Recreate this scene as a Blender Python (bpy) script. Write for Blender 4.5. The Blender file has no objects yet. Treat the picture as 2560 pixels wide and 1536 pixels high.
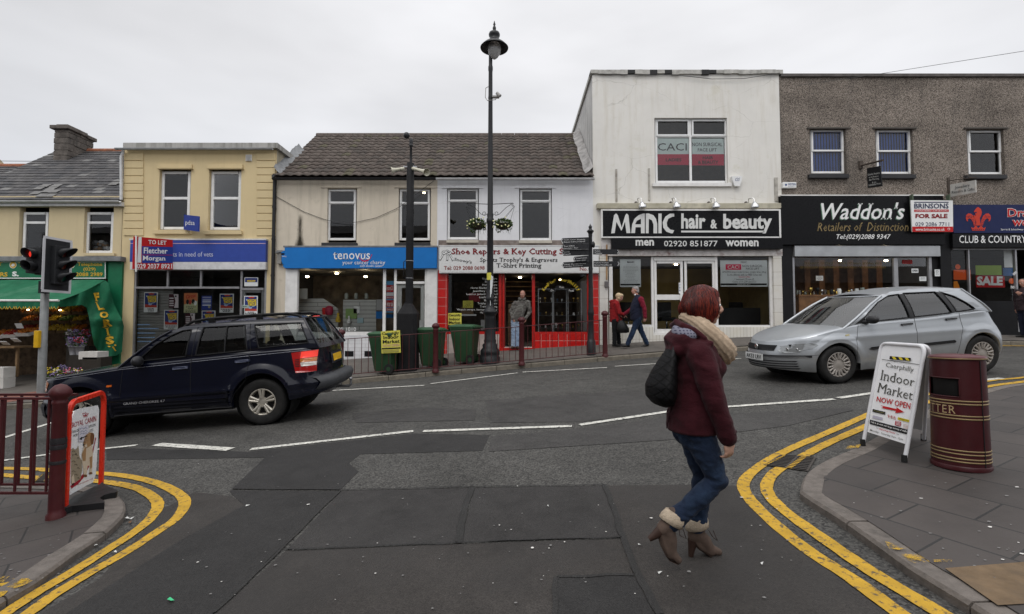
import bpy,bmesh,math,random
from mathutils import Vector,Matrix
from mathutils.geometry import tessellate_polygon
random.seed(7)
R = math.radians
scene = bpy.context.scene
COL = scene.collection
# ------------------------------------------------------------------ camera
CAM_Z,FPX,PITCH = 1.683,1230.0,math.atan(52 / 1230.0)
cam_data = bpy.data.cameras.new("camera")
cam_data.sensor_width = 36.0
cam_data.lens = 36.0 * FPX / 2560.0
cam_data.clip_start,cam_data.clip_end = 0.05,2000
cam = bpy.data.objects.new("camera",cam_data)
COL.objects.link(cam)
cam.location = (0,0,CAM_Z)
cam.rotation_euler = (math.pi / 2 + PITCH,0,0)
scene.camera = cam
# ------------------------------------------------------------------ sky, sun, exposure
SUN_EL,SUN_AZ = R(52),R(200)
world = bpy.data.worlds.new("World")
scene.world = world
world.use_nodes = True
nt = world.node_tree
nt.nodes.clear()
def wn(t,**kw):
 n = nt.nodes.new(t)
 for k,v in kw.items(): setattr(n,k,v)
 return n
wo = wn("ShaderNodeOutputWorld"); bg = wn("ShaderNodeBackground"); bg2 = wn("ShaderNodeBackground")
addw = wn("ShaderNodeAddShader")
sky = wn("ShaderNodeTexSky",sky_type='NISHITA',sun_disc=False)
sky.sun_elevation,sky.sun_rotation = SUN_EL,SUN_AZ
tc = wn("ShaderNodeTexCoord"); sep = wn("ShaderNodeSeparateXYZ")
nt.links.new(tc.outputs["Generated"],sep.inputs[0])
ramp = wn("ShaderNodeValToRGB")
e = ramp.color_ramp.elements
e[0].position,e[0].color = 0.0,(0.62,0.645,0.70,1)
e[1].position,e[1].color = 1.0,(1.9,1.9,1.92,1)
for p,c in ((0.10,(.64,.66,.71,1)),(0.28,(.79,.80,.83,1)),(0.45,(.84,.84,.86,1)),(0.60,(.86,.86,.88,1)),(0.75,(1.2,1.2,1.22,1))):
 q = e.new(p); q.color = c
nt.links.new(sep.outputs["Z"],ramp.inputs[0])
mp = wn("ShaderNodeMapping"); mp.inputs["Scale"].default_value = (1.1,1.0,3.2)
nz = wn("ShaderNodeTexNoise"); nz.inputs["Scale"].default_value = 1.7; nz.inputs["Detail"].default_value = 4; nz.inputs["Roughness"].default_value = .5
nt.links.new(tc.outputs["Generated"],mp.inputs[0]); nt.links.new(mp.outputs[0],nz.inputs[0])
mr = wn("ShaderNodeMapRange"); mr.inputs[1].default_value = .3; mr.inputs[2].default_value = .7
mr.inputs[3].default_value = .86; mr.inputs[4].default_value = 1.14
nt.links.new(nz.outputs[0],mr.inputs[0])
mr2 = wn("ShaderNodeMapRange"); mr2.inputs[1].default_value = -.7; mr2.inputs[2].default_value = .4
mr2.inputs[3].default_value = .90; mr2.inputs[4].default_value = 1.05
nt.links.new(sep.outputs["X"],mr2.inputs[0])
mr3 = wn("ShaderNodeMapRange"); mr3.inputs[1].default_value = .2; mr3.inputs[2].default_value = -.9
mr3.inputs[3].default_value = 1.0; mr3.inputs[4].default_value = 1.45
nt.links.new(sep.outputs["Y"],mr3.inputs[0])
def wmath(a,b):
 m = wn("ShaderNodeMath",operation='MULTIPLY'); nt.links.new(a,m.inputs[0]); nt.links.new(b,m.inputs[1]); return m.outputs[0]
f = wmath(wmath(mr.outputs[0],mr2.outputs[0]),mr3.outputs[0])
vm = wn("ShaderNodeVectorMath",operation='SCALE')
nt.links.new(ramp.outputs[0],vm.inputs[0]); nt.links.new(f,vm.inputs["Scale"])
nt.links.new(vm.outputs[0],bg.inputs[0]); bg.inputs[1].default_value = 1.0
nt.links.new(sky.outputs[0],bg2.inputs[0]); bg2.inputs[1].default_value = 0.006
nt.links.new(bg.outputs[0],addw.inputs[0]); nt.links.new(bg2.outputs[0],addw.inputs[1])
nt.links.new(addw.outputs[0],wo.inputs[0])
sun_d = bpy.data.lights.new("sun",'SUN'); sun_d.energy = 0.75; sun_d.angle = R(25); sun_d.color = (1,.965,.92)
sun = bpy.data.objects.new("sun",sun_d); COL.objects.link(sun)
sd = Vector((math.sin(SUN_AZ) * math.cos(SUN_EL),math.cos(SUN_AZ) * math.cos(SUN_EL),math.sin(SUN_EL)))
sun.rotation_euler = sd.to_track_quat('Z','Y').to_euler()
vs = scene.view_settings
vs.view_transform,vs.look,vs.exposure,vs.gamma,vs.use_curve_mapping = 'Standard','None',0.0,1.0,False
# ------------------------------------------------------------------ picture measurements -> places
CP,SP = math.cos(PITCH),math.sin(PITCH)
CAM = Vector((0,0,CAM_Z))
def ray(px,py):
 a,b = (px - 1280) / FPX,(768 - py) / FPX
 return Vector((a,CP - b * SP,SP + b * CP))
def at(px,py,Y):
 d = ray(px,py); return CAM + d * (Y / d.y)
def onplane(px,py,p0,n):
 d = ray(px,py); return CAM + d * ((p0 - CAM).dot(n) / d.dot(n))
def V(x,y): return x * 2560 / 2473.0,y * 1536 / 1484.0
def Z12(x,y): return x / 2.4096,920 + y / 2.4096
def Z10(x,y): return 1850 + x / 2.9676,700 + y / 2.9676
def Z16(x,y): return 1940 + x / 2.0726,820 + y / 2.0726
KERB = [(-60,9.5),(-20,11.3),(-11.5,11.56),(-4,12.05),(-1.97,12.45),(.25,12.8),(2.87,13.2),(6.4,13.55),(11.6,13.75),(60,14.5)]
def kerb_y(x):
 for (x0,y0),(x1,y1) in zip(KERB,KERB[1:]):
  if x <= x1: return y0 + (y1 - y0) * (x - x0) / (x1 - x0)
 return KERB[-1][1]
def gz(x,y):
 z = .0665 * x + .048 * min(y,24)
 if x > 4:
  z -= .004 * (min(x,14) - 4) ** 2 + (max(x,14) - 14) * .08
 return z
def pz(x,y):
 return gz(x,y) + .12 + .055 * min(max(0,y - kerb_y(x)),4)
def ground(px,py,h=0.0,far=False):
 """the point of the road (h = height of the pavement above it) seen at a place of the photograph"""
 d = ray(px,py)
 lo,hi = .5,60.0
 for _ in range(50):
  m = (lo + hi) / 2; p = CAM + d * (m / d.y)
  zz = pz(p.x,p.y) if far else gz(p.x,p.y) + h
  if p.z > zz: lo = m
  else: hi = m
 p = CAM + d * (lo / d.y)
 return p
# ------------------------------------------------------------------ objects
def tag(o,label=None,cat=None,group=None,kind=None):
 if label: o["label"] = label
 if cat: o["category"] = cat
 if group: o["group"] = group
 if kind: o["kind"] = kind
 return o
def thing(name,label,cat,loc=(0,0,0),group=None):
 o = bpy.data.objects.new(name,None); COL.objects.link(o)
 o.location = loc; o.empty_display_size = .2
 return tag(o,label,cat,group)
def root_of(o):
 while o.parent: o = o.parent
 return o
class MB:
 def __init__(s): s.v,s.f,s.m,s.s = [],[],[],[]
 def add(s,verts,faces,mi=0,smooth=False):
  b = len(s.v); s.v.extend([tuple(v) for v in verts])
  for f in faces:
   s.f.append([b + i for i in f]); s.m.append(mi); s.s.append(smooth)
  return s
 def box(s,x0,x1,y0,y1,z0,z1,mi=0):
  v = [(x,y,z) for z in (z0,z1) for y in (y0,y1) for x in (x0,x1)]
  return s.add(v,[(0,2,3,1),(4,5,7,6),(0,1,5,4),(2,6,7,3),(0,4,6,2),(1,3,7,5)],mi)
 def obox(s,c,hx,hy,hz,M=None,mi=0):
  v = []
  for z in (-hz,hz):
   for y in (-hy,hy):
    for x in (-hx,hx):
     p = Vector((x,y,z))
     v.append(Vector(c) + (M @ p if M else p))
  return s.add(v,[(0,2,3,1),(4,5,7,6),(0,1,5,4),(2,6,7,3),(0,4,6,2),(1,3,7,5)],mi)
 def quad(s,a,b,c,d,mi=0): return s.add([a,b,c,d],[(0,1,2,3)],mi)
 def cyl(s,p0,p1,r0,r1=None,n=16,mi=0,caps=True):
  return s.tube([p0,p1],[r0,r1 if r1 is not None else r0],n,mi,caps)
 def tube(s,pts,r,n=8,mi=0,caps=True,smooth=True):
  pts = [Vector(p) for p in pts]
  if not isinstance(r,(list,tuple)): r = [r] * len(pts)
  v,f = [],[]
  up = None
  for i,p in enumerate(pts):
   t = (pts[min(i + 1,len(pts) - 1)] - pts[max(i - 1,0)])
   t = t.normalized() if t.length > 1e-9 else Vector((0,0,1))
   if up is None:
    up = Vector((0,0,1)) if abs(t.z) < .9 else Vector((1,0,0))
   a = t.cross(up)
   if a.length < 1e-6: a = t.cross(Vector((0,1,0)))
   a.normalize(); b = a.cross(t).normalized(); up = b
   for k in range(n):
    th = 2 * math.pi * k / n
    v.append(p + (a * math.cos(th) + b * math.sin(th)) * r[i])
  for i in range(len(pts) - 1):
   for k in range(n):
    k2 = (k + 1) % n
    f.append((i * n + k,i * n + k2,(i + 1) * n + k2,(i + 1) * n + k))
  s.add(v,f,mi,smooth)
  if caps:
   s.add(v[:n],[tuple(range(n))],mi); s.add(v[-n:],[tuple(reversed(range(n)))],mi)
  return s
 def lathe(s,c,prof,n=24,mi=0,smooth=True,sx=1,sy=1,M=None,caps=True):
  c = Vector(c); v,f = [],[]
  for (r,z) in prof:
   for k in range(n):
    th = 2 * math.pi * k / n
    p = Vector((r * math.cos(th) * sx,r * math.sin(th) * sy,z))
    v.append(c + (M @ p if M else p))
  for i in range(len(prof) - 1):
   for k in range(n):
    k2 = (k + 1) % n
    f.append((i * n + k,i * n + k2,(i + 1) * n + k2,(i + 1) * n + k))
  s.add(v,f,mi,smooth)
  if caps and prof[0][0] > 1e-4: s.add(v[:n],[tuple(reversed(range(n)))],mi)
  if caps and prof[-1][0] > 1e-4: s.add(v[-n:],[tuple(range(n))],mi)
  return s
 def ball(s,c,r,nu=12,nv=8,mi=0,M=None):
  if not isinstance(r,(tuple,list)): r = (r,r,r)
  prof = [(math.sin(math.pi * j / nv),-math.cos(math.pi * j / nv)) for j in range(nv + 1)]
  v,f = [],[]
  for (a,z) in prof:
   for k in range(nu):
    th = 2 * math.pi * k / nu
    p = Vector((a * math.cos(th) * r[0],a * math.sin(th) * r[1],z * r[2]))
    v.append(Vector(c) + (M @ p if M else p))
  for i in range(nv):
   for k in range(nu):
    k2 = (k + 1) % nu
    f.append((i * nu + k,i * nu + k2,(i + 1) * nu + k2,(i + 1) * nu + k))
  return s.add(v,f,mi,True)
 def prism(s,poly,d,mi=0,back=True):
  """closed 3-D outline pushed along d"""
  d = Vector(d); n = len(poly); P = [Vector(p) for p in poly]
  tri = tessellate_polygon([P])
  s.add(P,[tuple(t) for t in tri],mi)
  Q = [p + d for p in P]
  if back: s.add(Q,[tuple(reversed(t)) for t in tri],mi)
  s.add(P + Q,[(i,(i + 1) % n,n + (i + 1) % n,n + i) for i in range(n)],mi)
  return s
 def poly(s,P,mi=0):
  P = [Vector(p) for p in P]
  return s.add(P,[tuple(t) for t in tessellate_polygon([P])],mi)
 def grid(s,rows,mi=0,smooth=True,closed=False):
  n = len(rows[0]); v = [p for r in rows for p in r]; f = []
  for i in range(len(rows) - 1):
   for k in range(n if closed else n - 1):
    k2 = (k + 1) % n
    f.append((i * n + k,i * n + k2,(i + 1) * n + k2,(i + 1) * n + k))
  return s.add(v,f,mi,smooth)
 def build(s,name,mats,parent=None,label=None,cat=None,group=None,kind=None,bevel=0,local=False,weld=False,fixn=True):
  if not isinstance(mats,(list,tuple)): mats = [mats]
  vs_ = [Vector(v) for v in s.v]
  loc = Vector((0,0,0))
  if parent is not None:
   if not local: loc = root_of(parent).location.copy()
  elif kind is None:
   xs = [v.x for v in vs_]; ys = [v.y for v in vs_]; zs = [v.z for v in vs_]
   loc = Vector(((min(xs) + max(xs)) / 2,(min(ys) + max(ys)) / 2,min(zs)))
  me = bpy.data.meshes.new(name)
  me.from_pydata([v - loc for v in vs_],[],s.f)
  for m in mats: me.materials.append(m)
  me.polygons.foreach_set("material_index",s.m)
  me.polygons.foreach_set("use_smooth",s.s)
  if fixn or weld:
   b = bmesh.new(); b.from_mesh(me)
   if weld: bmesh.ops.remove_doubles(b,verts=b.verts,dist=.0004)
   if fixn: bmesh.ops.recalc_face_normals(b,faces=b.faces)
   b.to_mesh(me); b.free()
  me.update()
  o = bpy.data.objects.new(name,me); COL.objects.link(o)
  if parent is not None: o.parent = parent
  else: o.location = loc
  if bevel:
   md = o.modifiers.new("edge",'BEVEL'); md.width = bevel; md.segments = 2; md.limit_method = 'ANGLE'; md.angle_limit = R(35)
   md.harden_normals = False
  return tag(o,label,cat,group,kind)
def copy_thing(src,loc,label=None,group=None,rz=None,scale=None):
 def cp(o,par):
  c = o.copy(); COL.objects.link(c)
  if par is not None: c.parent = par
  for ch in o.children: cp(ch,c)
  return c
 c = cp(src,None); c.location = loc
 if rz is not None: c.rotation_euler.z = rz
 if scale is not None: c.scale = (scale,) * 3
 if label: c["label"] = label
 if group: c["group"] = group
 return c
# ------------------------------------------------------------------ materials
class NT:
 def __init__(s,name):
  s.m = bpy.data.materials.new(name); s.m.use_nodes = True
  s.t = s.m.node_tree; s.t.nodes.clear()
  s.out = s.n("ShaderNodeOutputMaterial")
 def n(s,t,**kw):
  n = s.t.nodes.new(t)
  for k,v in kw.items(): setattr(n,k,v)
  return n
 def l(s,a,b): s.t.links.new(a,b)
 def coord(s,scale=(1,1,1),rot=(0,0,0),plane=None,world=False):
  if world:
   src = s.n("ShaderNodeNewGeometry").outputs["Position"]
  else:
   src = s.n("ShaderNodeTexCoord").outputs["Object"]
  if plane:
   sp = s.n("ShaderNodeSeparateXYZ"); cb = s.n("ShaderNodeCombineXYZ"); s.l(src,sp.inputs[0])
   s.l(sp.outputs[plane[0]],cb.inputs[0]); s.l(sp.outputs[plane[1]],cb.inputs[1]); src = cb.outputs[0]
  mp = s.n("ShaderNodeMapping"); mp.inputs["Scale"].default_value = scale; mp.inputs["Rotation"].default_value = rot
  s.l(src,mp.inputs[0]); return mp.outputs[0]
 def noise(s,vec,scale,detail=4,rough=.55,dist=0):
  n = s.n("ShaderNodeTexNoise"); n.inputs["Scale"].default_value = scale; n.inputs["Detail"].default_value = detail
  n.inputs["Roughness"].default_value = rough; n.inputs["Distortion"].default_value = dist
  s.l(vec,n.inputs["Vector"]); return n.outputs[0]
 def voro(s,vec,scale,feature='F1',out=0):
  n = s.n("ShaderNodeTexVoronoi",feature=feature); n.inputs["Scale"].default_value = scale
  s.l(vec,n.inputs["Vector"]); return n.outputs[out]
 def rng(s,x,a,b,c,d,clamp=True):
  n = s.n("ShaderNodeMapRange",clamp=clamp)
  for i,v in enumerate((a,b,c,d)): n.inputs[i + 1].default_value = v
  s.l(x,n.inputs[0]); return n.outputs[0]
 def math(s,op,a,b=None):
  n = s.n("ShaderNodeMath",operation=op)
  for i,x in enumerate((a,b)):
   if x is None: continue
   if isinstance(x,(int,float)): n.inputs[i].default_value = x
   else: s.l(x,n.inputs[i])
  return n.outputs[0]
 def mix(s,fac,a,b,mode='MIX'):
  n = s.n("ShaderNodeMix",data_type='RGBA',blend_type=mode)
  for sock,x in ((n.inputs[0],fac),(n.inputs[6],a),(n.inputs[7],b)):
   if isinstance(x,(int,float)): sock.default_value = x
   elif isinstance(x,tuple): sock.default_value = (x[0],x[1],x[2],1)
   else: s.l(x,sock)
  return n.outputs[2]
 def scale(s,col,f):
  n = s.n("ShaderNodeVectorMath",operation='SCALE')
  if isinstance(col,tuple): n.inputs[0].default_value = col[:3]
  else: s.l(col,n.inputs[0])
  if isinstance(f,(int,float)): n.inputs["Scale"].default_value = f
  else: s.l(f,n.inputs["Scale"])
  return n.outputs[0]
 def bump(s,h,strength=.3,dist=.01):
  n = s.n("ShaderNodeBump"); n.inputs["Strength"].default_value = strength; n.inputs["Distance"].default_value = dist
  s.l(h,n.inputs["Height"]); return n.outputs[0]
 def bsdf(s,col,rough=.6,metal=0,spec=.5,normal=None,coat=0,sheen=0,emit=None,estr=0):
  p = s.n("ShaderNodeBsdfPrincipled")
  for k,x in (("Base Color",col),("Roughness",rough),("Metallic",metal),("Specular IOR Level",spec),("Coat Weight",coat),("Sheen Weight",sheen)):
   if isinstance(x,tuple): p.inputs[k].default_value = (x[0],x[1],x[2],1)
   elif isinstance(x,(int,float)): p.inputs[k].default_value = x
   else: s.l(x,p.inputs[k])
  p.inputs["Coat Roughness"].default_value = .06
  if normal is not None: s.l(normal,p.inputs["Normal"])
  if emit: p.inputs["Emission Color"].default_value = (*emit,1); p.inputs["Emission Strength"].default_value = estr
  s.l(p.outputs[0],s.out.inputs[0]); return s.m
_mc = {}
def M(name,col,rough=.6,metal=0,var=.12,scale=6,bump=0,bscale=80,spec=.3,coat=0,sheen=0,dirt=None,dscale=2.5,damt=.5):
 """a plain material with uneven colour; dirt = a second colour in patches"""
 if name in _mc: return _mc[name]
 t = NT(name); c = t.coord()
 nz = t.noise(c,scale,5)
 colr = t.scale(col,t.rng(nz,.3,.7,1 - var,1 + var))
 if dirt:
  d = t.rng(t.noise(c,dscale,6,.65),.52,.72,0,damt)
  colr = t.mix(d,colr,dirt)
 nrm = t.bump(t.noise(c,bscale,4),bump) if bump else None
 rr = t.rng(t.noise(c,scale * 2.3,3),.3,.7,max(0,rough - .08),min(1,rough + .08))
 _mc[name] = t.bsdf(colr,rr,metal,spec,nrm,coat,sheen)
 return _mc[name]
def flat(name,col,rough=.6,spec=.2):
 if name in _mc: return _mc[name]
 return M(name,col,rough,var=.05,scale=3,spec=spec)
def emitter(name,col,e,s):
 t = NT(name); return t.bsdf(col,.3,emit=e,estr=s)
def glass(name,tint=(.8,.83,.82),ior=1.6,rough=.01):
 t = NT(name)
 tr = t.n("ShaderNodeBsdfTransparent"); tr.inputs[0].default_value = (*tint,1)
 gl = t.n("ShaderNodeBsdfGlossy"); gl.inputs["Roughness"].default_value = rough
 fr = t.n("ShaderNodeFresnel"); fr.inputs[0].default_value = ior
 mx = t.n("ShaderNodeMixShader"); t.l(fr.outputs[0],mx.inputs[0]); t.l(tr.outputs[0],mx.inputs[1]); t.l(gl.outputs[0],mx.inputs[2])
 t.l(mx.outputs[0],t.out.inputs[0]); return t.m
def render_wall(name,col,stain,streak=.35,var=.06,bump=.15,gran=90,moss=None,cracks=0):
 """painted or bare render: blotches, rain streaks, hairline cracks"""
 t = NT(name); c = t.coord()
 a = t.noise(c,.9,6,.6); colr = t.scale(col,t.rng(a,.3,.7,1 - var,1 + var))
 cs = t.coord((2.2,2.2,.22)); s1 = t.rng(t.noise(cs,2.2,6,.65),.5,.78,0,streak)
 colr = t.mix(s1,colr,stain)
 s2 = t.rng(t.noise(c,3.5,8,.7),.58,.8,0,streak * .9); colr = t.mix(s2,colr,stain)
 if moss:
  colr = t.mix(t.rng(t.noise(c,1.6,7,.7),.58,.75,0,.55),colr,moss)
 h = t.noise(c,gran,5,.6)
 if cracks:
  cc = t.coord((.8,.8,1.25))
  n = t.n("ShaderNodeTexNoise"); n.inputs["Scale"].default_value = 3; t.l(cc,n.inputs[0])
  w = t.mix(.16,cc,n.outputs[1])
  e_ = t.voro(w,.95,'DISTANCE_TO_EDGE')
  line = t.rng(e_,0,.007,cracks,0)
  gate = t.rng(t.noise(c,.8,2),.46,.6,0,1)
  colr = t.mix(t.math('MULTIPLY',line,gate),colr,tuple(x * .35 for x in stain))
 return t.bsdf(colr,.85,spec=.25,normal=t.bump(h,bump,.02))
def tiles(name,c1,c2,mortar,w,h,gap,plane,rough=.4,offset=.5,bump=.4,rot=0,var=.12,spec=.5,world=False,dirt=None,coat=0):
 t = NT(name); c = t.coord(plane=plane,rot=(0,0,rot),world=world)
 b = t.n("ShaderNodeTexBrick"); b.offset = offset
 b.inputs["Scale"].default_value = 1; b.inputs["Brick Width"].default_value = w; b.inputs["Row Height"].default_value = h
 b.inputs["Mortar Size"].default_value = gap; b.inputs["Mortar Smooth"].default_value = .2; b.inputs["Bias"].default_value = 0
 b.inputs["Color1"].default_value = (*c1,1); b.inputs["Color2"].default_value = (*c2,1); b.inputs["Mortar"].default_value = (*mortar,1)
 t.l(c,b.inputs[0])
 c3 = t.coord(); colr = t.scale(b.outputs[0],t.rng(t.noise(c3,2.2,6,.6),.3,.7,1 - var,1 + var))
 if dirt: colr = t.mix(t.rng(t.noise(c3,1.1,7,.7),.5,.75,0,.6),colr,dirt)
 hgt = t.math('SUBTRACT',t.math('MULTIPLY',t.noise(c3,60,4),.25),b.outputs[1])
 return t.bsdf(colr,rough,spec=spec,normal=t.bump(hgt,bump,.01),coat=coat)
def asphalt(name,dark,light,chip=140,contrast=.5,brown=None,rough=.75):
 t = NT(name); c = t.coord(world=True)
 v = t.voro(c,chip,'F1',1)
 sp = t.n("ShaderNodeSeparateColor"); t.l(v,sp.inputs[0])
 fine = t.noise(c,chip * .9,3,.7)
 k = t.rng(t.math('ADD',t.math('MULTIPLY',sp.outputs[0],.6),t.math('MULTIPLY',fine,.4)),.5 - contrast / 2,.5 + contrast / 2,0,1)
 colr = t.mix(k,dark,light)
 colr = t.scale(colr,t.rng(t.noise(c,.55,6,.62),.3,.7,.78,1.22))
 colr = t.scale(colr,t.rng(t.noise(c,6,4,.6),.3,.7,.88,1.12))
 colr = t.scale(colr,t.rng(t.noise(c,1.4,8,.72),.50,.68,1.06,.70)); colr = t.scale(colr,t.rng(t.voro(c,19,'F1',0),.02,.10,1.35,1))
 if brown: colr = t.mix(t.rng(t.noise(c,.8,4),.45,.62,0,.6),colr,brown)
 d = t.voro(c,chip,'F1',0)
 h = t.math('SUBTRACT',t.math('MULTIPLY',fine,.5),d)
 rr = t.rng(t.noise(c,1.3,4),.3,.7,rough - .14,rough + .1)
 return t.bsdf(colr,rr,spec=.35,normal=t.bump(h,.55,.008))
# ------------------------------------------------------------------ lettering
_tc = {}
def _raw_height(ch):
 cu = bpy.data.curves.new("lettering",'FONT'); cu.body = ch; cu.size = 1
 o = bpy.data.objects.new("lettering",cu); COL.objects.link(o); bpy.context.view_layer.update()
 me = bpy.data.meshes.new_from_object(o.evaluated_get(bpy.context.evaluated_depsgraph_get()))
 h = max(v.co.y for v in me.vertices)
 bpy.data.objects.remove(o); bpy.data.curves.remove(cu); bpy.data.meshes.remove(me); return h
def glyphs(body,bold=0.0,serif=0,italic=0,spacing=1.0):
 key = (body,bold,serif,italic,spacing)
 if key in _tc: return _tc[key]
 cu = bpy.data.curves.new("lettering",'FONT'); cu.body = body; cu.size = 1; cu.offset = bold; cu.space_character = spacing
 cu.resolution_u = 2 if len(body) < 24 else 1
 o = bpy.data.objects.new("lettering",cu)
 COL.objects.link(o)
 bpy.context.view_layer.update()
 me = bpy.data.meshes.new_from_object(o.evaluated_get(bpy.context.evaluated_depsgraph_get()))
 vs_ = [(v.co.x,v.co.y) for v in me.vertices]; fs = [tuple(p.vertices) for p in me.polygons]
 if serif:
  if "caps" not in _tc:
   _tc["caps"] = None; hs = []
   for ch in "xHl": hs.append(_raw_height(ch))
   _tc["caps"] = [0.0] + hs
  cnt = {}
  for p in me.polygons:
   for k in p.edge_keys: cnt.setdefault(k,[]).append(p.index)
  extra = []; adj = {}
  for k,pl in cnt.items():
   if len(pl) == 1:
    for q in k: adj.setdefault(q,[]).append(k)
  def stem(q,e):
   for k in adj[q]:
    if k != e:
     (xa,ya),(xb,yb) = vs_[k[0]],vs_[k[1]]
     return abs(xa - xb) < .3 * abs(ya - yb)
   return False
  for (a,b),pl in cnt.items():
   if len(pl) > 1: continue
   (xa,ya),(xb,yb) = vs_[a],vs_[b]
   L = abs(xa - xb)
   if abs(ya - yb) < .003 and .05 < L < .2 and (stem(a,(a,b)) or stem(b,(a,b))) and min(abs(ya - q - o_) for q in _tc["caps"] for o_ in ((bold if q else -bold),0)) < .02:
    cy = me.polygons[pl[0]].center.y; x0,x1 = min(xa,xb) - serif,max(xa,xb) + serif
    t_ = .052; y0,y1 = (ya,ya + t_) if cy > ya else (ya - t_,ya)
    extra.append((x0,x1,y0,y1))
  for (x0,x1,y0,y1) in extra:
   b = len(vs_); vs_ += [(x0,y0),(x1,y0),(x1,y1),(x0,y1)]; fs.append((b,b + 1,b + 2,b + 3))
 if italic: vs_ = [(x + italic * y,y) for x,y in vs_]
 bpy.data.objects.remove(o); bpy.data.curves.remove(cu); bpy.data.meshes.remove(me)
 if not vs_: vs_ = [(0,0)]
 x0 = min(v[0] for v in vs_); x1 = max(v[0] for v in vs_); y0 = min(v[1] for v in vs_); y1 = max(v[1] for v in vs_)
 w = max(x1 - x0,1e-6); h = max(y1 - y0,1e-6)
 r = ([((x - x0) / w,(y - y0) / h) for x,y in vs_],fs)
 _tc[key] = r
 return r
class Sheet:
 """a flat face in the place, addressed by where the photograph shows it"""
 def __init__(s,p0,n,lift=.004): s.p0,s.n,s.lift = Vector(p0),Vector(n).normalized(),lift
 def pt(s,px,py,k=1): return onplane(px,py,s.p0 + s.n * s.lift * k,s.n)
 def text(s,mb,body,rect,mi=0,k=1,bold=.012,serif=0,italic=0,spacing=1.0,conv=None,bend=None):
  if len(rect) == 4 and not isinstance(rect[0],(tuple,list)):
   x0,y0,x1,y1 = rect; rect = [(x0,y0),(x1,y0),(x1,y1),(x0,y1)]
  q = [conv(*p) if conv else p for p in rect]
  vs_,fs = glyphs(body,bold,serif,italic,spacing)
  out = []
  for (u,v) in vs_:
   tx = q[0][0] * (1 - u) + q[1][0] * u; ty = q[0][1] * (1 - u) + q[1][1] * u
   bx = q[3][0] * (1 - u) + q[2][0] * u; by = q[3][1] * (1 - u) + q[2][1] * u
   X,Y = bx * (1 - v) + tx * v,by * (1 - v) + ty * v
   if bend: Y += bend * (2 * u - 1) ** 2
   out.append(s.pt(X,Y,k))
  mb.add(out,fs,mi)
 def poly(s,mb,pts,mi=0,k=1,conv=None):
  mb.poly([s.pt(*(conv(*p) if conv else p),k) for p in pts],mi)
 def rect(s,mb,x0,y0,x1,y1,mi=0,k=1): s.poly(mb,[(x0,y0),(x1,y0),(x1,y1),(x0,y1)],mi,k)
 def disc(s,mb,cx,cy,rx,ry=None,mi=0,k=1,n=20,conv=None,rot=0):
  ry = ry or rx; c_,s_ = math.cos(rot),math.sin(rot)
  s.poly(mb,[(cx + rx * math.cos(a) * c_ - ry * math.sin(a) * s_,cy + rx * math.cos(a) * s_ + ry * math.sin(a) * c_) for a in [2 * math.pi * i / n for i in range(n)]],mi,k,conv)
 def stroke(s,mb,pts,w,mi=0,k=1,conv=None):
  """a brush line of width w (photograph pixels)"""
  P = [conv(*p) if conv else p for p in pts]
  L,Rr = [],[]
  for i,p in enumerate(P):
   a = P[max(i - 1,0)]; b = P[min(i + 1,len(P) - 1)]
   dx,dy = b[0] - a[0],b[1] - a[1]; d = math.hypot(dx,dy) or 1
   nx,ny = -dy / d * w / 2,dx / d * w / 2
   L.append(s.pt(p[0] + nx,p[1] + ny,k)); Rr.append(s.pt(p[0] - nx,p[1] - ny,k))
  mb.grid([L,Rr],mi,False)
# ------------------------------------------------------------------ road, kerbs, pavements, markings
m_road = asphalt("chip_asphalt",(.014,.0135,.013),(.088,.085,.078),75,.62,rough=.78)
m_tar_dark = asphalt("fresh_tarmac",(.009,.0086,.0085),(.027,.0257,.025),120,.8,rough=.72)
m_tar_mid = asphalt("patched_tarmac",(.018,.0165,.016),(.040,.0375,.036),130,.8,rough=.74)
m_tar_soft = asphalt("soft_tarmac",(.021,.020,.0195),(.062,.059,.056),100,.7,rough=.75)
m_tar_brown = asphalt("old_tarmac",(.0195,.017,.0155),(.044,.039,.035),110,.8,brown=(.028,.026,.025),rough=.74)
m_seam = asphalt("tar_seam",(.012,.0115,.011),(.030,.029,.028),120,.8)
m_kerb = M("kerb_stone",(.135,.118,.105),.8,var=.22,scale=14,bump=.5,bscale=70,dirt=(.045,.042,.038),dscale=3,damt=.7)
m_kerb_far = M("far_kerb_stone",(.15,.132,.105),.8,var=.22,scale=9,bump=.4,bscale=60,dirt=(.06,.06,.05),dscale=2,damt=.6)
def paint(name,col,wear,under=(.05,.05,.05)):
 t = NT(name); c = t.coord(world=True)
 a = t.rng(t.noise(c,22,6,.7),.60 - wear * .2,.68 - wear * .2,0,.85)
 b = t.rng(t.noise(c,1.7,4,.6),.45,.75,0,.35)
 colr = t.scale(col,t.rng(t.noise(c,7,5),.3,.7,.82,1.12))
 colr = t.mix(b,colr,tuple(x * .55 for x in col))
 colr = t.mix(a,colr,under)
 return t.bsdf(colr,.7,spec=.3,normal=t.bump(t.noise(c,90,3),.4,.01))
m_yellow = paint("yellow_line_paint",(.50,.295,.026),.30)
m_white = paint("white_line_paint",(.60,.59,.54),.35)
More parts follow.
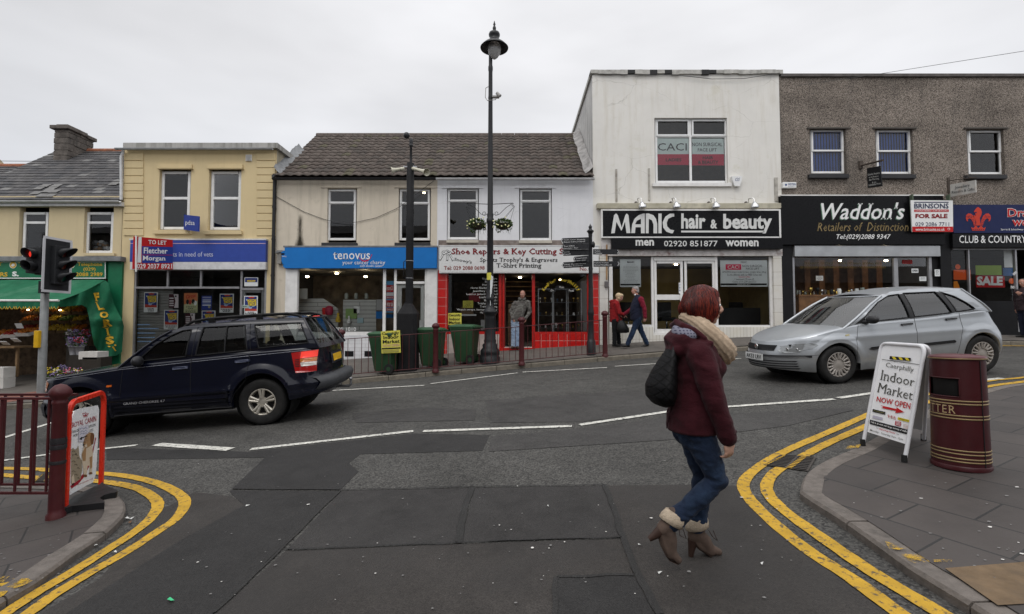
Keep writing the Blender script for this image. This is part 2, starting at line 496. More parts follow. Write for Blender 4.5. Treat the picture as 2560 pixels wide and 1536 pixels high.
def flatsheet(name,P,lift,mat,step=.5,kind="structure",zf=None):
 """fill an outline on the ground, following its slope"""
 b = bmesh.new()
 pts = [Vector((p[0],p[1],0)) for p in P]
 vs_ = [b.verts.new(p) for p in pts]
 for t in tessellate_polygon([pts]): b.faces.new([vs_[i] for i in t])
 xs = [p.x for p in pts]; ys = [p.y for p in pts]
 for ax,lo,hi in ((0,min(xs),max(xs)),(1,min(ys),max(ys))):
  n = int(min(60,(hi - lo) / step))
  for i in range(1,n + 1):
   c = lo + (hi - lo) * i / (n + 1)
   co = Vector((c,0,0)) if ax == 0 else Vector((0,c,0)); no = Vector((1,0,0)) if ax == 0 else Vector((0,1,0))
   bmesh.ops.bisect_plane(b,geom=b.verts[:] + b.edges[:] + b.faces[:],plane_co=co,plane_no=no)
 zf = zf or gz
 for v in b.verts: v.co.z = zf(v.co.x,v.co.y) + lift
 bmesh.ops.recalc_face_normals(b,faces=b.faces)
 for fa in b.faces:
  if fa.normal.z < 0: fa.normal_flip()
  fa.smooth = True
 me = bpy.data.meshes.new(name); b.to_mesh(me); b.free()
 me.materials.append(mat)
 o = bpy.data.objects.new(name,me); COL.objects.link(o)
 return tag(o,kind=kind)
def ribbon(mb,P,w,lift,mi=0,step=.25):
 """a painted line of width w along points on the road"""
 Q = [Vector((p[0],p[1],0)) for p in P]; D = []
 for a,b in zip(Q,Q[1:]):
  n = max(1,int((b - a).length / step))
  D += [a.lerp(b,i / n) for i in range(n)]
 D.append(Q[-1]); L,Rr = [],[]
 for i,p in enumerate(D):
  t = (D[min(i + 1,len(D) - 1)] - D[max(i - 1,0)]).normalized(); n = Vector((-t.y,t.x,0)) * w / 2
  j = random.uniform(.93,1.05)
  for dst,q in ((L,p + n * j),(Rr,p - n * j)):
   dst.append((q.x,q.y,gz(q.x,q.y) + lift))
 mb.grid([L,Rr],mi)
def smooth_path(P,n=6):
 """Catmull-Rom through points"""
 Q = [Vector((p[0],p[1],0)) for p in P]; out = []
 for i in range(len(Q) - 1):
  a,b,c,d = Q[max(i - 1,0)],Q[i],Q[i + 1],Q[min(i + 2,len(Q) - 1)]
  for k in range(n):
   t = k / n
   out.append(.5 * ((2 * b) + (c - a) * t + (2 * a - 5 * b + 4 * c - d) * t * t + (3 * b - a - 3 * c + d) * t ** 3))
 out.append(Q[-1]); return out
def kerb(name,P,mat,side,h=.12,w=.15,length=.9,zf=None):
 """kerb stones along P (outer edge); side=+1 puts the stone to the left of the path"""
 Q = [Vector((p[0],p[1],0)) for p in P]
 mb = MB(); acc = 0; zf = zf or gz
 prof = [(0,-.08),(0,h - .02),(.018,h),(w,h + .002),(w,-.08)]
 rows = []
 for i,p in enumerate(Q):
  t = (Q[min(i + 1,len(Q) - 1)] - Q[max(i - 1,0)]).normalized(); n = Vector((-t.y,t.x,0)) * side
  rows.append([(p.x + n.x * a,p.y + n.y * a,zf(p.x,p.y) + z) for a,z in prof])
 L = [0]
 for a,b in zip(Q,Q[1:]): L.append(L[-1] + (b - a).length)
 def row_at(s):
  for i in range(len(L) - 1):
   if s <= L[i + 1] + 1e-9:
    u = (s - L[i]) / max(L[i + 1] - L[i],1e-9)
    return [tuple(Vector(x).lerp(Vector(y),u)) for x,y in zip(rows[i],rows[i + 1])]
  return rows[-1]
 s = 0
 while s < L[-1] - .05:
  e_ = min(s + length,L[-1]); k = max(2,int((e_ - s - .012) / .15) + 1); dz = random.uniform(-.004,.004)
  rr = [row_at(s + (e_ - .012 - s) * i / (k - 1)) for i in range(k)]
  rr = [[(x,y,z + dz) for x,y,z in r] for r in rr]
  mb.grid(rr,0,False)
  for r in (rr[0],rr[-1]): mb.poly(r)
  s = e_
 return mb.build(name,mat,kind="structure",weld=True)
mb = MB()
xs = [-300,-120,-60] + [x for x in range(-30,41)] + [60,120,300]
ys = [-300,-100,-40,-20] + [y * 1.0 for y in range(-8,30)] + [40,80,300]
rows = [[(x,y,gz(max(-30,min(40,x)),max(-12,y))) for x in xs] for y in ys]
mb.grid(rows); mb.build("road",m_road,kind="structure")
def GV(pts,h=0): return [ground(*V(*p),h) for p in pts]
def GZ12(pts,h=0): return [ground(*Z12(*p),h) for p in pts]
def GZ16(pts,h=0): return [ground(*Z16(*p),h) for p in pts]
patches = [
 ("fresh",[(255,1082),(600,1092),(1000,1048),(1182,1052),(1165,1090),(870,1098),(842,1120),(866,1140),(822,1184),(560,1182),(640,1106),(258,1112)],m_tar_dark,.004),
 ("fresh",[(555,1186),(818,1188),(690,1312),(515,1484),(380,1640),(-60,1640),(160,1484),(430,1310),(590,1222),(560,1195)],m_tar_dark,.005),
 ("mid",[(826,1186),(1138,1180),(1104,1311),(694,1328)],m_tar_mid,.004),
 ("mid",[(1146,1180),(1458,1174),(1502,1299),(1112,1311)],m_tar_mid,.0045),
 ("brown",[(690,1332),(1104,1316),(1504,1303),(1575,1484),(1640,1640),(390,1640),(520,1484)],m_tar_brown,.004),
 ("dark square",[(1345,1397),(1530,1392),(1578,1484),(1620,1560),(1335,1560),(1342,1484)],m_tar_dark,.009),
 ("brown",[(1466,1174),(1700,1172),(1785,1175),(1800,1215),(1870,1280),(2150,1490),(2300,1640),(1650,1640),(1590,1484),(1510,1298)],m_tar_brown,.0042),
 ("grey",[(1172,968),(1420,952),(1600,938),(1660,945),(1655,990),(1400,1020),(1190,1022),(1180,1004)],m_tar_soft,.004),
 ("grey",[(1186,1056),(1395,1036),(1625,1008),(2050,985),(2060,992),(1900,1030),(1640,1062),(1180,1092)],m_tar_soft,.0047),
 ("grey",[(850,1000),(1010,985),(1150,990),(1145,1016),(860,1022)],m_tar_soft,.005),
 ("grey",[(395,1230),(470,1190),(560,1200),(590,1222),(430,1312),(200,1460),(60,1550),(20,1530),(240,1400)],m_tar_brown,.0045),
]
for nm,pts,m_,lift in patches:
 flatsheet("tarmac_patch",GV(pts),lift,m_)
mb = MB()
for pts,w in (([(1140,1178),(1122,1240),(1106,1312)],.055),([(1460,1172),(1482,1230),(1504,1300),(1540,1390),(1592,1490)],.045),
               ([(690,1330),(900,1322),(1104,1314)],.022),([(1106,1313),(1300,1306),(1504,1301)],.016),
               ([(826,1186),(1140,1179),(1460,1173)],.018),([(1343,1398),(1530,1392)],.025),([(1342,1398),(1338,1490)],.03),
               ([(822,1186),(690,1318),(516,1484)],.02),([(560,1183),(822,1185)],.02)):
 P = smooth_path(GV(pts),5)
 P = [p + Vector((random.uniform(-.008,.008),random.uniform(-.008,.008),0)) for p in P]
 ribbon(mb,P,w,.0125)
mb.build("tar_seam",m_seam,kind="structure")
m_slab_far = tiles("far_paving",(.090,.080,.070),(.112,.098,.085),(.04,.036,.032),.9,.6,.008,"XY",.75,rot=R(4),bump=.25,var=.25,world=True,dirt=(.065,.062,.055))
xs = [-60,-40,-30] + [x * .5 for x in range(-50,51)] + [30,40,60]
rows = [[(x,kerb_y(x) + .14 + (17.2 - kerb_y(x)) * j / 10,pz(x,kerb_y(x) + .14 + (17.2 - kerb_y(x)) * j / 10)) for x in xs] for j in range(11)]
mb = MB(); mb.grid(rows); mb.build("pavement",m_slab_far,kind="structure")
kerb("kerb",[(x * 1.0,kerb_y(x)) for x in range(-30,31)],m_kerb_far,1,.115)
m_red = tiles("red_paving",(.21,.085,.060),(.18,.075,.055),(.08,.05,.04),.4,.4,.006,"XY",.8,offset=0,bump=.3,world=True)
flatsheet("tactile_paving",[ground(*Z12(*p),far=True) for p in ((0,172),(330,128),(330,165),(250,178),(130,196),(0,215))],.005,m_red,zf=pz)
NH = .065
m_slab = tiles("near_paving",(.036,.0300,.0275),(.050,.041,.037),(.010,.0095,.009),.62,.42,.008,"XY",.62,rot=R(63),bump=.3,var=.25,world=True,dirt=(.036,.033,.031))
m_slab_l = tiles("corner_paving",(.042,.035,.032),(.056,.046,.042),(.011,.010,.0095),.62,.42,.008,"XY",.62,rot=R(-38),bump=.3,var=.25,world=True,dirt=(.036,.033,.031))
KR = smooth_path(GZ16([(1285,283),(1130,303),(900,372),(680,470),(440,602),(350,642),(235,692),(150,755),(122,852)],NH),4)
KR2 = smooth_path(GZ16([(122,852),(300,960),(420,1040),(560,1140),(700,1240),(850,1330),(1000,1420),(1100,1484)],NH),4)
d_ = (KR2[-1] - KR2[-6]).normalized()
KR = [KR[0] + Vector((14,1.3,0)),KR[0] + Vector((4,.45,0))] + KR + KR2[1:] + [KR2[-1] + d_ * 2,KR2[-1] + d_ * 8]
kerb("kerb",list(reversed(KR)),m_kerb,-1,NH)
def inset(P,side,w):
 out = []
 for i,p in enumerate(P):
  t = (P[min(i + 1,len(P) - 1)] - P[max(i - 1,0)]).normalized(); out.append(p + Vector((-t.y,t.x,0)) * side * w)
 return out
PR = inset(KR,1,.14)
flatsheet("pavement",PR + [Vector((30,-9,0)),Vector((30,PR[0].y,0))],NH - .002,m_slab,.7)
KL = smooth_path(GZ12([(0,690),(300,700),(560,712),(650,728),(715,758),(752,808),(757,850),(738,892),(640,985),(520,1065),(430,1122),(220,1275),(0,1400)],NH),4)
d_ = (KL[-1] - KL[-6]).normalized(); d0 = (KL[0] - KL[4]).normalized()
KL = [KL[0] + d0 * 14,KL[0] + d0 * 3] + KL + [KL[-1] + d_ * 2,KL[-1] + d_ * 8]
kerb("kerb",KL,m_kerb,-1,NH)
PL = inset(KL,-1,.14)
flatsheet("pavement",PL + [Vector((-20,PL[-1].y,0)),Vector((-20,PL[0].y,0))],NH - .002,m_slab_l,.7)
flatsheet("tactile_paving",GZ16([(875,1248),(1285,1215),(1400,1300),(1290,1432),(1150,1440)],NH),NH + .003,
          M("buff_paving",(.14,.095,.055),.8,var=.2,scale=12,bump=.4,bscale=30,dirt=(.09,.07,.05)),.7)
mb = MB()
for z,pts in ((Z16,[(565,1108),(690,1140),(640,1152),(585,1146)]),(Z16,[(632,1175),(730,1172),(802,1215),(720,1222),(660,1196)]),(Z16,[(815,1203),(910,1202),(912,1214),(820,1216)]),
               (Z12,[(75,1272),(170,1270),(195,1285),(150,1310),(60,1300)]),(Z12,[(0,1300),(60,1290),(150,1310),(90,1330),(0,1318)]),(Z12,[(0,1258),(60,1256),(20,1290),(0,1292)]),(Z12,[(0,1345),(50,1345),(20,1375),(0,1385)]),
               (Z16,[(375,612),(440,606),(430,622),(360,628)])):
 P = [ground(*z(*p),NH + .004) for p in pts]
 mb.poly([(p.x,p.y,gz(p.x,p.y) + NH + .007) for p in P])
t = NT("scuffed_yellow"); c = t.coord(world=True); mx_ = t.n("ShaderNodeMixShader"); df = t.n("ShaderNodeBsdfDiffuse"); df.inputs[0].default_value = (.50,.31,.04,1)
t.l(t.rng(t.noise(c,16,7,.75),.44,.60,0,.9),mx_.inputs[0]); t.l(t.n("ShaderNodeBsdfTransparent").outputs[0],mx_.inputs[1]); t.l(df.outputs[0],mx_.inputs[2]); t.l(mx_.outputs[0],t.out.inputs[0])
mb.build("road_marking",t.m,kind="structure")
mb = MB()
YL = [
 GZ12([(-60,606),(10,608),(240,614),(300,622),(620,640),(800,662),(960,703),(1080,765),(1113,825),(1060,912),(950,990),(760,1115),(560,1230),(330,1370),(190,1472),(60,1560)]),
 GZ12([(-60,645),(10,648),(170,662),(300,668),(560,684),(700,700),(830,730),(925,785),(950,840),(900,918),(800,1000),(640,1105),(450,1225),(230,1355),(50,1472),(-60,1550)]),
 GV([(2900,880),(2640,893),(2473,913),(2388,921),(2290,942),(2160,975),(2090,1006),(2000,1046),(1900,1090),(1832,1130),(1797,1165),(1805,1200),(1860,1258),(1950,1331),(2060,1403),(2170,1484),(2260,1550)]),
 GV([(2900,889),(2640,902),(2473,923),(2392,934),(2300,956),(2180,993),(2090,1032),(2000,1072),(1935,1106),(1900,1124),(1864,1150),(1852,1186),(1890,1232),(2000,1312),(2110,1387),(2270,1484),(2360,1545)]),
]
for P in YL: ribbon(mb,smooth_path(P,6),.098,.0085)
for yo in (-.16,-.33):
 ribbon(mb,[(x * 1.0,kerb_y(x) + yo) for x in range(9,31)],.08,.0085)
mb.build("road_marking",m_yellow,kind="structure")
mb = MB()
for pts,w in (([(795,945),(1025,932)],.085),([(1040,928),(1250,902)],.085),([(1262,900),(1466,889)],.085),([(1485,886),(1640,876)],.08),([(1660,874),(1790,867)],.08),
               ([(605,1087),(998,1043)],.10),([(1022,1043),(1381,1031)],.10),([(1400,1028),(1625,994)],.10),([(1660,991),(2015,966)],.10),([(2025,963),(2160,944)],.10),([(2200,938),(2420,915)],.10),
               ([(378,1075),(557,1087)],.14),([(235,1087),(330,1077)],.09),([(-80,1126),(120,1099)],.09),([(-60,1080),(130,1021)],.12),([(-200,1130),(-80,1090)],.12)):
 ribbon(mb,GV(pts),w,.010)
mb.build("road_marking",m_white,kind="structure")
rnd = random.Random(3)
mb = MB()
for k in range(235):
 if k < 120:
  px,py = rnd.uniform(450,2000),rnd.triangular(1090,1540,1400); h = 0
 elif k < 195:
  px,py = rnd.uniform(2080,2560),rnd.uniform(1190,1480); h = NH + .001
 else:
  px,py = rnd.uniform(0,250),rnd.uniform(1320,1480); h = NH + .001
 p = ground(px,py,h)
 if h:
  q = [k2 for k2 in (KR if px > 1280 else KL) if abs(k2.y - p.y) < .12]
  if px > 1280 and q and p.x < min(v.x for v in q) + .2: continue
  if px < 1280 and (px > 150 or py < 1290): continue
 r = rnd.uniform(.0035,.008) * rnd.choice((.7,.7,1,1.4)); n = 7
 z0 = h + (.002 if h else .0135)
 P = []
 for i in range(n):
  a = 2 * math.pi * i / n; rr = r * rnd.uniform(.6,1.2); x,y = p.x + rr * 1.3 * math.cos(a),p.y + rr * math.sin(a)
  P.append((x,y,gz(x,y) + z0))
 mb.poly(P,0 if rnd.random() < .75 else 1)
mb.build("litter",[M("gum",(.19,.185,.18),.8),M("scrap",(.62,.60,.57),.8)],kind="stuff")
mb = MB()
for px,py,c,s in ((426,1506,0,.028),(318,1300,1,.03),(325,1310,2,.025),(330,1300,1,.02),(215,1376,3,.04),(232,1370,1,.03),(288,1385,1,.02),(620,1268,1,.018),(1600,1368,1,.014),(300,1290,3,.03),(1905,1415,1,.014),(1650,1438,1,.015),(1370,1270,1,.014)):
 p = ground(px,py); a = rnd.uniform(0,3); u = Vector((math.cos(a),math.sin(a),0)) * s; w = Vector((-math.sin(a),math.cos(a),0)) * s * .35
 z = lambda q,k: (q.x,q.y,gz(q.x,q.y) + .014 + k)
 mb.poly([z(p - u - w,0),z(p + u - w,.006),z(p + u * .8 + w,.003),z(p - u + w,.008)],c)
mb.build("litter",[M("green_scrap",(.05,.45,.2),.6),M("white_scrap",(.6,.6,.58),.7),M("leaf_scrap",(.12,.06,.03),.8),M("orange_scrap",(.45,.2,.08),.7)],kind="stuff")
def grate(pts,label,n):
 P = [ground(*p) for p in pts]
 P = [Vector((p.x,p.y,gz(p.x,p.y) + .011)) for p in P]
 c = sum(P,Vector()) / 4
 t = thing("drain_grate",label,"drain cover",(c.x,c.y,c.z),"drain grates in the gutter")
 mb = MB(); mb.poly(P); mb.build("frame",M("grate_iron",(.085,.075,.068),.55,.6,bump=.3),t)
 mb = MB(); up = Vector((0,0,.003))
 for i in range(n):
  a,b = (i + .32) / n,(i + .72) / n
  A = P[0].lerp(P[3],a); B = P[1].lerp(P[2],a); C = P[1].lerp(P[2],b); D = P[0].lerp(P[3],b)
  for (u0,u1) in ((.05,.47),(.53,.95)):
   mb.quad(A.lerp(B,u0) + up,A.lerp(B,u1) + up,D.lerp(C,u1) + up,D.lerp(C,u0) + up)
 mb.build("slot",M("drain_dark",(.006,.006,.006),.9),t)
 up = Vector((0,0,.0045))
 for a,b in ((.02,.10),(.52,.66)):
  mb = MB()
  for i in range(n):
   c0,c1 = (i + .74) / n,min(1,(i + 1.28) / n); S = lambda u,v: P[0].lerp(P[1],u).lerp(P[3].lerp(P[2],u),v) + up
   mb.quad(S(a - c0 * .12 + .1,c0),S(b - c0 * .12 + .1,c0),S(b - c1 * .12 + .1,c1),S(a - c1 * .12 + .1,c1))
  mb.build("paint_trace",m_yellow,t)
grate([V(1884,1101),V(1972,1106),V(1952,1141),V(1845,1126)],"iron drain grate among the yellow lines at the right-hand corner",9)
grate([Z12(250,642),Z12(330,644),Z12(320,690),Z12(205,690)],"iron drain grate behind the left-hand railing by the pet food board",7)
# ------------------------------------------------------------------ the row of shops
YF = 15.4
def RX(px0,py0,px1,py1,Y=YF):
 pm,xm = (py0 + py1) / 2,(px0 + px1) / 2
 return at(px0,pm,Y).x,at(px1,pm,Y).x,at(xm,py1,Y).z,at(xm,py0,Y).z
def FZ(py,Y=YF): return at(1280,py,Y).z
def FX(px,py=700,Y=YF): return at(px,py,Y).x
m_pvc = M("white_upvc",(.74,.74,.73),.35,var=.06,scale=5,dirt=(.45,.44,.40),dscale=3,damt=.25)
m_alu = M("grey_aluminium",(.33,.33,.34),.38,.55,var=.12)
m_wood_white = M("white_paintwork",(.72,.71,.69),.5,var=.07,dirt=(.38,.36,.33),dscale=2,damt=.4)
m_glass = glass("window_glass",(.90,.92,.92),1.6)
m_shopglass = glass("shop_glass",(.92,.94,.93),1.4)
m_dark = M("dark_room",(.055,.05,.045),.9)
m_black = M("black_paint",(.010,.010,.011),.5,var=.15,spec=.15)
m_lead = M("lead_flashing",(.19,.195,.20),.6,.1,var=.25,scale=7,dirt=(.10,.10,.10))
m_gutter_w = M("white_gutter",(.60,.60,.60),.45,var=.1,dirt=(.25,.25,.24),damt=.5)
m_blackpipe = M("black_pipe",(.018,.018,.02),.5)
m_slate_sill = M("dark_sill",(.03,.03,.032),.6,bump=.2)
def wall(mb,x0,x1,z0,z1,holes,Y,depth=.16,mi=0,mr=None):
 """front wall with openings and their reveals"""
 mr = mi if mr is None else mr
 X = sorted({x0,x1,*[h[0] for h in holes],*[h[1] for h in holes]}); Z = sorted({z0,z1,*[h[2] for h in holes],*[h[3] for h in holes]})
 X = [x for x in X if x0 <= x <= x1]; Z = [z for z in Z if z0 <= z <= z1]
 for i in range(len(X) - 1):
  for j in range(len(Z) - 1):
   cx,cz = (X[i] + X[i + 1]) / 2,(Z[j] + Z[j + 1]) / 2
   if any(h[0] < cx < h[1] and h[2] < cz < h[3] for h in holes): continue
   mb.quad((X[i],Y,Z[j]),(X[i + 1],Y,Z[j]),(X[i + 1],Y,Z[j + 1]),(X[i],Y,Z[j + 1]),mi)
 for (a,b,c,d) in holes:
  e_ = Y + depth
  mb.quad((a,Y,c),(a,e_,c),(a,e_,d),(a,Y,d),mr); mb.quad((b,Y,c),(b,e_,c),(b,e_,d),(b,Y,d),mr)
  mb.quad((a,Y,d),(b,Y,d),(b,e_,d),(a,e_,d),mr); mb.quad((a,Y,c),(b,Y,c),(b,e_,c),(a,e_,c),mr)
def shell(mb,x0,x1,z0,z1,Y,depth,mi=0,roof=None):
 g = .003; a,b = x0 + g,x1 - g
 mb.quad((a,Y,z0),(a,Y + depth,z0),(a,Y + depth,z1),(a,Y,z1),mi)
 mb.quad((b,Y,z0),(b,Y + depth,z0),(b,Y + depth,z1),(b,Y,z1),mi)
 mb.quad((a,Y + depth,z0),(b,Y + depth,z0),(b,Y + depth,z1),(a,Y + depth,z1),mi)
 if roof is not None: mb.quad((a,Y,z1 - .05),(b,Y,z1 - .05),(b,Y + depth,z1 - .05),(a,Y + depth,z1 - .05),roof)
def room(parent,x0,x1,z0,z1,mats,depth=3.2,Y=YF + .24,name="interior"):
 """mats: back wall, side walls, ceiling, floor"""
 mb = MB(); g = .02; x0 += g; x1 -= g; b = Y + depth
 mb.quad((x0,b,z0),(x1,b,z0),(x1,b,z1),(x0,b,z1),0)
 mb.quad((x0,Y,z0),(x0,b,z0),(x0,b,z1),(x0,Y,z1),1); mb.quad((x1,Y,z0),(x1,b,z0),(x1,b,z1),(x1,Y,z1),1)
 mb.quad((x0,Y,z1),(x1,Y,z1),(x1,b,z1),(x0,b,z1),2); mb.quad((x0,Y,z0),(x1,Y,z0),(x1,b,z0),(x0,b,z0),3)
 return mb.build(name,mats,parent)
EACH = {"pilaster","vent_grille","fixing_channel","stall_riser","render_band"}
def bars(parent,name,rects,Y,depth,mat,jit=.0014,**kw):
 if name in EACH and len(rects) > 1:
  return [bars(parent,name,[r],Y - i * jit,depth,mat,jit,**kw) for i,r in enumerate(rects)]
 mb = MB()
 for i,r in enumerate(rects):
  x0,x1,z0,z1 = RX(*r,Y); mb.box(x0,x1,Y - i * jit,Y + depth,z0,z1)
 return mb.build(name,mat,parent,**kw)
def panes(parent,rects,Y,mat,name="pane",**kw):
 if len(rects) > 1: return [panes(parent,[r],Y,mat,name,**kw) for r in rects]
 mb = MB()
 for r in rects:
  x0,x1,z0,z1 = RX(*r,Y); mb.quad((x0,Y,z0),(x1,Y,z0),(x1,Y,z1),(x0,Y,z1))
 return mb.build(name,mat,parent,**kw)
def window(parent,r,transoms=(),mullions=(),Y=YF + .10,fw=5.5,mat=None,casement=(),g=None,blind=None):
 """r = outer frame in the photograph; transoms / mullions = their centre lines; casement = opening lights that stand proud"""
 x0,y0,x1,y1 = r; mb = MB(); mat = mat or m_pvc; i = 0
 R_ = [(x0,y0,x0 + fw,y1),(x1 - fw,y0,x1,y1),(x0 + fw,y0,x1 - fw,y0 + fw),(x0 + fw,y1 - fw,x1 - fw,y1)]
 R_ += [(x0 + fw,t - fw / 2,x1 - fw,t + fw / 2) for t in transoms]
 R_ += [(m - fw / 2,y0 + fw,m + fw / 2,y1 - fw) for m in mullions]
 for q in R_:
  a,b,c,d = RX(*q,Y); mb.box(a,b,Y - i * .0014,Y + .07,c,d); i += 1
 for (a0,b0,a1,b1) in casement:
  w = 4.2
  for q in ((a0,b0,a0 + w,b1),(a1 - w,b0,a1,b1),(a0 + w,b0,a1 - w,b0 + w),(a0 + w,b1 - w,a1 - w,b1)):
   a,b,c,d = RX(*q,Y); mb.box(a,b,Y - .018 - i * .0007,Y + .02,c,d); i += 1
 f = mb.build("window",mat,parent,bevel=.004)
 panes(f,[(x0 + 1,y0 + 1,x1 - 1,y1 - 1)],Y + .035,g or m_glass)
 if blind:
  a,b,c,d = RX(x0 + fw,blind[0],x1 - fw,blind[1],Y + .12); mb = MB()
  n = max(4,int((b - a) / .085))
  for k in range(n):
   u0,u1 = a + (b - a) * k / n,a + (b - a) * (k + .93) / n
   mb.quad((u0,Y + .12,c),(u1,Y + .155,c),(u1,Y + .155,d),(u0,Y + .12,d))
  mb.build("blind",blind[2],f)
 return f
def sill(parent,r,mat,proj=.09,name="window_sill"):
 x0,x1,z0,z1 = RX(*r,YF - proj); mb = MB(); mb.box(x0,x1,YF - proj,YF + .12,z0,z1)
 return mb.build(name,mat,parent,bevel=.008)
def gutter(parent,x0,x1,z,Y,mat,r=.06,brackets=True):
 mb = MB(); rows = []
 for x in (x0,x1):
  rows.append([(x,Y + r * math.cos(a),z + r * math.sin(a)) for a in [math.pi + math.pi * k / 10 for k in range(11)]])
 mb.grid(rows); rows2 = [[(x,Y + .8 * r * math.cos(math.pi + math.pi * k / 10),z + .8 * r * math.sin(math.pi + math.pi * k / 10)) for k in range(11)] for x in (x0,x1)]
 mb.grid(rows2)
 for s in (-1,1): mb.quad((x0,Y + s * r,z),(x1,Y + s * r,z),(x1,Y + s * r * .8,z),(x0,Y + s * r * .8,z))
 return mb.build("gutter",mat,parent)
def tile_roof(mb,x0,x1,ey,ez,ry,rz,rows,tw,amp,nm,seg=6,th=.022,verge=None,gap=0,rs=1):
 rn = random.Random(rs); S = Vector((0,ry - ey,rz - ez)); N = Vector((0,-S.z,S.y)).normalized(); L = S.length
 nt_ = max(1,round((x1 - x0) / tw)); w = (x1 - x0) / nt_
 for i in range(rows):
  t0,t1 = i / rows - .004,min(1,(i + 1.25) / rows)
  off = .5 * w if (i % 2 and amp == 0) else 0
  for k in range(-1 if off else 0,nt_):
   a,b = max(x0,x0 + k * w + off + gap / 2),min(x1,x0 + (k + 1) * w + off - gap / 2)
   if b - a < .02: continue
   mi = rn.choices(range(nm),weights=[4,4,2,.35][:nm])[0]; dz = rn.uniform(-.004,.004)
   lo,hi,fr = [],[],[]
   for j in range(seg + 1):
    u = j / seg; x = a + (b - a) * u
    h = amp * (.5 + .5 * math.sin(2 * math.pi * u - math.pi / 2)) if amp else 0
    p0 = Vector((x,ey,ez)) + S * t0 + N * (th + h + .016 + dz); p1 = Vector((x,ey,ez)) + S * t1 + N * (h + .002)
    lo.append(p0); hi.append(p1); fr.append(p0 - N * th)
   mb.grid([fr,lo,hi],mi,amp > 0)
def slab_roof(mb,x0,x1,ey,ez,ry,rz,mi):
 mb.quad((x0,ey,ez - .03),(x1,ey,ez - .03),(x1,ry,rz - .03),(x0,ry,rz - .03),mi)
 mb.quad((x0,ry,rz - .03),(x1,ry,rz - .03),(x1,2 * ry - ey,ez - .03),(x0,2 * ry - ey,ez - .03),mi)
GB = -2.6
m_cream = render_wall("cream_render",(.58,.48,.30),(.34,.27,.17),.25,.05,.12)
m_cream2 = render_wall("yellow_render",(.62,.50,.29),(.38,.30,.17),.22,.05,.10)
m_slates = [M("slate_a",(.062,.060,.062),.7,var=.3,bump=.3,spec=.25,dirt=(.10,.095,.09),damt=.3),M("slate_b",(.078,.075,.075),.7,var=.3,bump=.3,spec=.25),M("slate_c",(.050,.050,.053),.7,var=.25,spec=.25),M("slate_pale",(.15,.147,.143),.7,var=.2,spec=.25)]
m_ridge = M("clay_ridge",(.26,.10,.055),.8,var=.25,dirt=(.09,.07,.06))
x0,x1 = FX(-330,560),FX(306,560); zt = FZ(514)
grocer = thing("shop_building","cream rendered greengrocer and florist house with a slate roof and stone chimney","building",((x0 + x1) / 2,YF,pz(FX(150),YF)),"shops in the terrace")
H = [RX(47,516,121,646),RX(210,516,283,634),RX(-230,516,-160,640),RX(-400,660,264,1100)]
mb = MB(); wall(mb,x0,x1,GB,zt + .3,H,YF,.20); shell(mb,x0,x1,GB,zt + .3,YF,7,0)
gy = 19.0; gzr = at(240,377,gy).z
for xx in (x0 + .003,x1 - .003): mb.poly([(xx,YF,zt + .3),(xx,gy,gzr - .06),(xx,2 * gy - YF,zt + .3)])
mb.build("wall",m_cream,grocer)
mb = MB(); ez = FZ(500,YF - .1); xv = -17.8
tile_roof(mb,xv,x1,YF - .12,ez,gy,gzr,19,.30,0,4,1,.008,gap=.004,rs=4)
gzl = at(60,415,gy - .4).z
tile_roof(mb,x0 - 6,xv - .03,YF - .12,ez - .25,gy - .4,gzl,18,.30,0,4,1,.008,gap=.004,rs=5)
slab_roof(mb,xv,x1,YF - .1,ez,gy,gzr,2); slab_roof(mb,x0 - 6,xv,YF - .1,ez - .25,gy - .4,gzl,2)
for px,py in ((98,470),(112,464),(130,470),(118,477),(140,464),(105,488),(126,488),(285,459),(90,482),(136,478)):
 Sv = Vector((0,gy - (YF - .12),gzr - ez)); N = Vector((0,-Sv.z,Sv.y)).normalized()
 p = onplane(px,py,Vector((0,YF - .12,ez)) + N * .045,N); u = Sv.normalized() * .12
 mb.quad(p + Vector((-.14,0,0)) - u,p + Vector((.14,0,0)) - u,p + Vector((.14,0,0)) + u,p + Vector((-.14,0,0)) + u,3)
rf = mb.build("roof",m_slates,grocer)
mb = MB()
for a,b,y_,z_ in ((at(196,378,gy).x,x1,gy,gzr),(x0 - 6,xv,gy - .4,gzl)):
 n = int((b - a) / .45)
 for k in range(n):
  u0,u1 = a + (b - a) * k / n,a + (b - a) * (k + .985) / n
  mb.tube([(u0,y_,z_ - .03),(u1,y_,z_ - .03)],.11,12)
mb.build("ridge_tile",m_ridge,rf)
cx0,cx1 = at(134,350,18.1).x,at(170,350,18.1).x
m_stone = M("chimney_stone",(.115,.10,.088),.9,var=.4,scale=5,bump=.9,bscale=16,dirt=(.04,.04,.036),dscale=2,damt=.7)
mb = MB(); ztop = at(150,314,18.1).z; rn = random.Random(5)
z = ztop - 2.6
while z < ztop - .16:
 h = rn.uniform(.17,.26); z2 = min(z + h,ztop - .14)
 y = 18.1
 while y < 19.2:
  d = rn.uniform(.25,.5); y2 = min(y + d,19.22); j = rn.uniform(-.012,.012)
  mb.box(cx0 + j,cx1 + j,y + .006,y2 - .006,z + .006,z2 - .005); y = y2
 z = z2
mb.box(cx0 + .02,cx1 - .02,18.12,19.2,ztop - 2.7,ztop - .13)
for (a,b,c,d,e_) in ((-.09,.09,18.0,18.85,-.01),(-.07,.07,18.87,19.3,-.05)): mb.box(cx0 + a,cx1 + b,c,d,ztop - .14 + e_,ztop + e_)
mb.box(cx0 + .05,cx1 - .05,18.12,18.7,ztop - .02,ztop + .06)
mb.build("chimney",m_stone,rf,bevel=.02)
gutter(grocer,x0,x1 + .05,FZ(502,YF - .2),YF - .2,m_gutter_w,.06)
